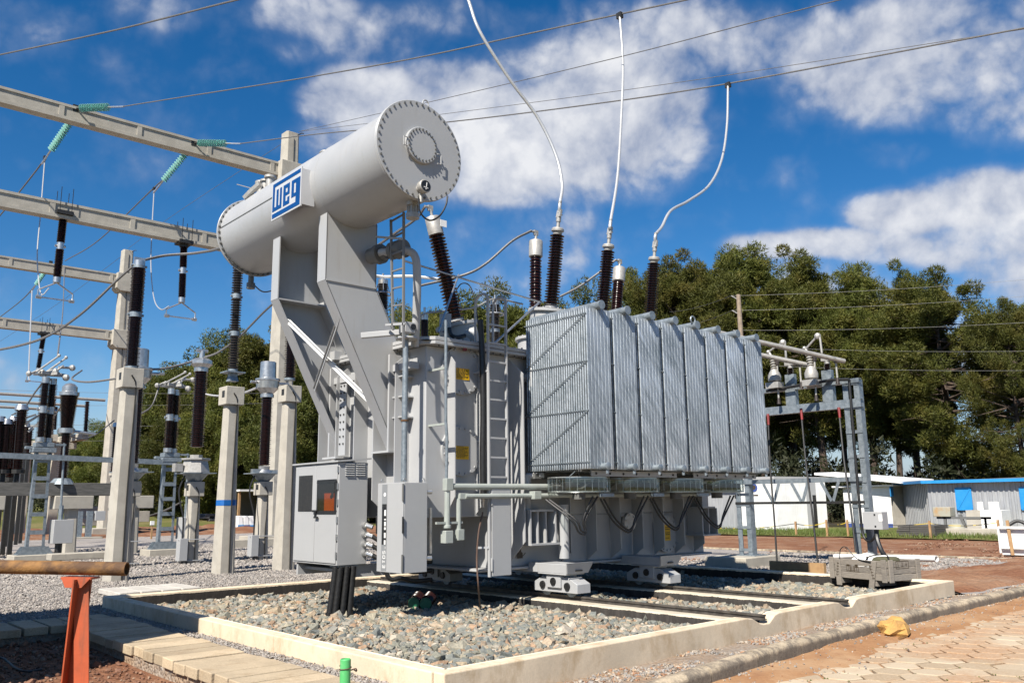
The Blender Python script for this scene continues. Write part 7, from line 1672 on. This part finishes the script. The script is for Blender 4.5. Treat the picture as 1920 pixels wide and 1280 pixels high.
w2 = ovh(S2b+(S2b-S2a).normalized()*.7, (1365, 157), 12, [(600, 251), (830, 230), (1100, 197)], '')
e2 = onP(1920, 53, w2[0], lineplane(w2[0], w2[-2])[1]); w2 = w2[:-1]+[e2, e2+(e2-w2[-2]).normalized()*6]
wire('overhead_conductor', 'conductor from the second glass string passing behind the round tank end', w2, .020, 'wire', go, clamp=onY(1365, 160, 12))
a0 = w1[0]-Vector((5.0, 0, 0)); e0 = onP(445, 0, a0, (w1[0].y-w1[-2].y, w1[-2].x-w1[0].x, 0)); m0 = onP(0, 103, a0, (w1[0].y-w1[-2].y, w1[-2].x-w1[0].x, 0)); m1 = onP(220, 56, a0, (w1[0].y-w1[-2].y, w1[-2].x-w1[0].x, 0))
wire('overhead_conductor', 'topmost conductor crossing the upper left picture corner', [m0-(m1-m0)*.5, m0, m1, e0, e0+(e0-m1)*1.5], .024, 'wire', go)
gt = onY(560, 247, GY-.6)
ge = 'thin shield wires from the gantry column'
q1e, q2e = onY(1575, 0, 6), onY(1920, 55, 6); P0, n = lineplane(gt, q1e)
wire('shield_wire', 'thin shield wire rising to the top right picture edge', [gt, onP(790, 195, P0, n), onP(1150, 110, P0, n), q1e, q1e+(q1e-gt).normalized()*6], .010, 'wire', ge)
P0, n = lineplane(gt, q2e)
wire('shield_wire', 'thin shield wire ending at the right picture edge', [gt, onP(800, 218, P0, n), onP(1250, 158, P0, n), q2e, q2e+(q2e-gt).normalized()*6], .010, 'wire', ge)
wire('shield_wire', 'thin shield wire sloping down left from the nearer gantry column', [onY(540, 262, GY+.3), onY(330, 400, 45), onY(240, 466, FY-.3)], .012, 'wire', ge)
wire('shield_wire', 'thin shield wire beyond the farther gantry column', [onY(235, 475, FY), onY(100, 575, 75), onY(-40, 665, 95)], .014, 'wire', ge)
gs = 'conductors between the two gantries'
wire('strung_conductor', 'conductor hanging from the far-left slanting glass string', [S3b, onY(60, 330, GY+4), onY(0, 404, GY+9), onY(-60, 470, GY+15)], .030, 'wire', gs)
wire('strung_conductor', 'conductor from the right slanting glass string to the farther gantry', [S4b, onY(289, 352, GY+3.5), onY(183, 452, GY+14), onY(122, 489, FY-1)], .030, 'wire', gs)
wire('strung_conductor', 'conductor beyond the farther gantry at the left edge', [F1b, onY(40, 563, FY+6), onY(-10, 602, FY+14)], .034, 'wire', gs)
gd_ = 'white dropper cables from the strung conductors'
wire('dropper_cable', 'pale dropper cable left of the first hanging insulator', [onY(84, 298, GY+2.0), onY(76, 400, GY+1.4), onY(70, 470, GY+.8), onY(72, 520, GY+.5), onY(78, 552, GY), onY(92, 540, GY)], .022, 'cable_al', gd_, clamp=onY(84, 296, GY+2))
wire('dropper_cable', 'pale dropper cable left of the second hanging insulator', [onY(289, 355, GY+3.5), onY(285, 430, GY+2), onY(283, 500, GY+1), onY(289, 560, GY+.4), onY(302, 580, GY), onY(317, 574, GY)], .022, 'cable_al', gd_, clamp=onY(289, 354, GY+3.5))
wire('dropper_cable', 'pale dropper cable of the farther bay at the left edge', [onY(60, 545, FY), onY(57, 620, FY-4), onY(54, 700, FY-9), onY(56, 713, FY-10)], .034, 'cable_al', gd_)
wire('dropper_cable', 'dark dropper cable falling from the farther gantry to the stand', [onY(121, 500, FY-2), onY(118, 580, FY-8), onY(108, 668, Y3)], .026, 'wire', gd_)
gj = 'jumpers between the yard apparatus'
wire('jumper', 'long grey jumper swinging from the leftmost arrester to the left edge', [AT[0], onY(225, 520, Y1+.5), onY(150, 590, Y1+1.5), onY(80, 634, Y1+3), onY(0, 655, Y1+5), onY(-60, 658, Y1+6)], .032, 'wire', gj)
wire('jumper', 'grey jumper from the leftmost arrester towards the oil tank end', [AT[0], onY(310, 479, Y1), onY(370, 474, Y1-.5), onY(425, 460, Y1-2), onY(520, 400, Y1-5)], .032, 'wire', gj)
hx = onY(379, 671, Y2)
wire('jumper', 'grey jumper from the scalloped head to the far half-hidden head', [hx, onY(345, 682, Y2), onY(305, 691, Y2), onY(272, 692, Y2)], .032, 'wire', gj)
wire('jumper', 'grey jumper rising from the scalloped head behind the tank support', [hx, onY(410, 660, Y2-.5), onY(450, 630, Y2-1.5), onY(500, 580, Y2-3), onY(560, 530, Y2-6)], .032, 'wire', gj)
wire('jumper', 'sagging jumper from the far-left contact arms to the leftmost pole', [D1+Vector((.9, 0, .25)), onY(135, 710, Y3-2), onY(165, 716, Y3-4), onY(222, 709, Y2)], .028, 'wire', gj)
wire('jumper', 'curved jumper left of the second stand', [D2+Vector((-.3, 0, 0)), onY(300, 722, Y3), onY(285, 760, Y3), onY(262, 777, Y3+1)], .028, 'wire', gj)
wire('jumper', 'pale jumper from the second stand to the silver-headed transformer', [D2+Vector((.8, 0, .2)), onY(375, 735, Y3-1), onY(410, 742, Y3-2), onY(450, 738, Y2+1), onY(484, 726, Y2)], .032, 'cable_al', gj)
wire('jumper', 'dark jumper slanting down from the far-left contact arms', [D1+Vector((-.1, 0, -.1)), onY(66, 735, 34), onY(45, 765, 38), onY(22, 778, 42)], .030, 'wire', gj)
wire('jumper', 'low jumper between breaker and slim insulator', [onY(128, 816, Y4), onY(150, 822, 34), onY(178, 815, 36), onY(214, 788, 38)], .028, 'wire', gj)
wire('jumper', 'short jumper from the breaker dome down to the contact arms', [onY(128, 735, Y4), onY(112, 765, 36), onY(92, 795, 42)], .026, 'wire', gj)
# flexible leads to the transformer bushings
gb_ = 'flexible leads to the high bushings'
def top_of(t, b): d = (Vector(t)-Vector(b)).normalized(); return Vector(t)+d*.58
H1, H2, H3 = [top_of(t, b) for t, b in zip(HVT, HVB)]
dn = lambda t, b: -(Vector(t)-Vector(b)).normalized()*.3
e = onY(878, 0, 11.4); e_up = e+(onY(878, 0, 11.4)-onY(900, 60, 11.2))*1.4
wire('bushing_lead', 'flexible lead curving from the top edge to the left high bushing', [e_up, e, onY(900, 60, 11.2), onY(955, 148, 11.0), onY(1008, 220, 10.8), onY(1042, 290, 10.6), onY(1054, 345, 10.45), H1, H1+dn(HVT[0], HVB[0])*.6], .030, 'cable_al', gb_, 10)
wire('bushing_lead', 'flexible lead dropping almost straight to the middle high bushing', [onY(1162, 28, 12), onY(1168, 120, 11.6), onY(1165, 220, 11.2), onY(1158, 330, 10.7), H2, H2+dn(HVT[1], HVB[1])*.6], .030, 'cable_al', gb_, 10)
wire('bushing_lead', 'flexible lead with an s-bend to the right high bushing', [onY(1365, 160, 12), onY(1363, 235, 11.6), onY(1353, 300, 11.2), onY(1330, 347, 10.9), onY(1292, 376, 10.7), onY(1258, 395, 10.55), onY(1241, 425, 10.45), H3, H3+dn(HVT[2], HVB[2])*.6], .030, 'cable_al', gb_, 10)
gl_ = 'leads between the lower bushings'
lt = [Vector(t)+(Vector(t)-Vector(b)).normalized()*.5 for t, b in zip(LVT, LVB)]
wire('bushing_lead', 'grey lead from the upright silver-capped bushing sweeping down to the left', [lt[1]+Vector((-.12, 0, 0)), onY(960, 452, 11.6), onY(910, 495, 11.8), onY(868, 516, 12.0), onY(790, 535, 12.8)], .026, 'wire', gl_)
wire('bushing_lead', 'lead from the leaning bushing passing behind the tank ladder', [lt[0]+Vector((-.1, 0, 0)), onY(780, 410, 11.8), onY(740, 438, 12.3), onY(700, 466, 13)], .026, 'wire', gl_)
wire('bushing_lead', 'grey lead from the rightmost silver-capped bushing down behind the radiators', [lt[2]+Vector((-.12, 0, 0)), onY(1118, 515, 11.8), onY(1085, 538, 12), onY(1050, 556, 12.2)], .026, 'wire', gl_)
wire('bushing_lead', 'white bent lead from the grading-ring arrester behind the ladder', [ar3+Vector((-.5, 0, .12)), ar3+Vector((0, 0, .14)), onY(770, 518, 12.4), onY(828, 524, 12.2)], .028, 'white', gl_)
wire('bushing_lead', 'thin grey bow from the small brown bushing along the cover', [onY(760, 620, 10.6), onY(775, 606, 10.4), n1_+Vector((0, 0, .1)), onY(835, 583, 11.5), onY(890, 576, 11.8), ar2+Vector((0, 0, .12)), onY(980, 570, 12)], .018, 'alucast', gl_)
# slim power pole with line wires before the pines
pb_ = far(1409, 945, 56); pt_ = far(1403, 534, 56)
up_ = thing('power_pole', 'pale slim power pole standing before the pines', 'pole', (pb_.x, pb_.y, 0))
obj('pole', MB().cyl((pb_.x, pb_.y, -.2), (pb_.x, pb_.y, pt_.z), .24, .15, 10), 'pole_wood', up_)
side = (ROT @ Vector((1, 0, 0))); side.z = 0; side.normalize(); arms = MB(); AR = []
for y in (536, 566, 606):
    zc = far(1404, y, 56).z; c = Vector((pb_.x, pb_.y, zc)); AR.append(c-side*.5); arms.bar(c+Vector((0, 0, -.3)), c-side*.5, .06, .06)
obj('bracket', arms, 'alucast', up_, smooth=False)
gw_ = 'thin line wires in front of the pines'
for c, (ye, yl_, xl_), lb in zip(AR, ((516, 585, 1255), (548, 612, 1270), (600, 640, 1300)), ('top', 'middle', 'lowest')):
    r1 = far(2050, ye-4, 56); wire('line_wire', '%s line wire running right from the slim power pole' % lb, sag(c, r1, .25), .009, 'alucast', gw_, n=2)
    l1 = far(xl_, yl_, 75); wire('line_wire', '%s line wire running left from the slim power pole behind the radiators' % lb, sag(c, l1, .2), .012, 'wire', gw_, n=2)
for y0, y1, lb in ((652, 655, 'upper'), (686, 692, 'lower')):
    wire('line_wire', '%s of the two low line wires crossing the pines' % lb, sag(far(1460, y0, 58), far(2050, y1, 58), .2), .008, 'alucast', gw_, n=2)
for i, (ya, yb2) in enumerate(((728, 735), (756, 752), (790, 795), (824, 815))):
    wire('line_wire', 'faint far wire behind the left yard, number %s from the top' % ('one', 'two', 'three', 'four')[i], sag(far(-60, ya, 85), far(600, yb2, 80), .3), .014, 'wire', 'far wires behind the left yard', n=2)
# small fixings that cannot be told apart singly stay joined
for o in S.objects:
    if o.type == 'MESH' and o.name.split('.')[0] in ('bolt_row', 'bolt_ring', 'bolt_holes', 'bolt', 'tie_rod', 'diagonal_rod', 'hinge', 'label_print', 'instrument_strip', 'door_lettering', 'sign_lettering', 'stencil', 'guard', 'hanger', 'louvre', 'dial_print', 'collar', 'cable_gland', 'stay_rod', 'earth_strap', 'lifting_eye'): o['kind'] = 'stuff'

# pieces that touch nothing else become parts of their own
def split_loose(o):
    me = o.data; n = len(me.vertices); par = list(range(n))
    def f(a):
        while par[a] != a: par[a] = par[par[a]]; a = par[a]
        return a
    for e in me.edges: par[f(e.vertices[0])] = f(e.vertices[1])
    groups = {}
    for i in range(n): groups.setdefault(f(i), []).append(i)
    if len(groups) < 2 or len(groups) > 12: return
    for k, vs in enumerate(list(groups.values())[1:]):
        m2 = me.copy(); c = o.copy(); c.data = m2; COL.objects.link(c); keep = set(vs); bm = bmesh.new(); bm.from_mesh(m2)
        bmesh.ops.delete(bm, geom=[v for v in bm.verts if v.index not in keep], context='VERTS'); bm.to_mesh(m2); bm.free()
    keep = set(list(groups.values())[0]); bm = bmesh.new(); bm.from_mesh(me)
    bmesh.ops.delete(bm, geom=[v for v in bm.verts if v.index not in keep], context='VERTS'); bm.to_mesh(me); bm.free()
for o in list(S.objects):
    if o.type == 'MESH' and o.parent and not o.children and o.data.users == 1 and o.name.split('.')[0] in ('terminal_box', 'ladder_bracket', 'junction_box', 'joint', 'clamp', 'conduit_bracket', 'cover_beam', 'frame', 'radiator_frame'): split_loose(o)
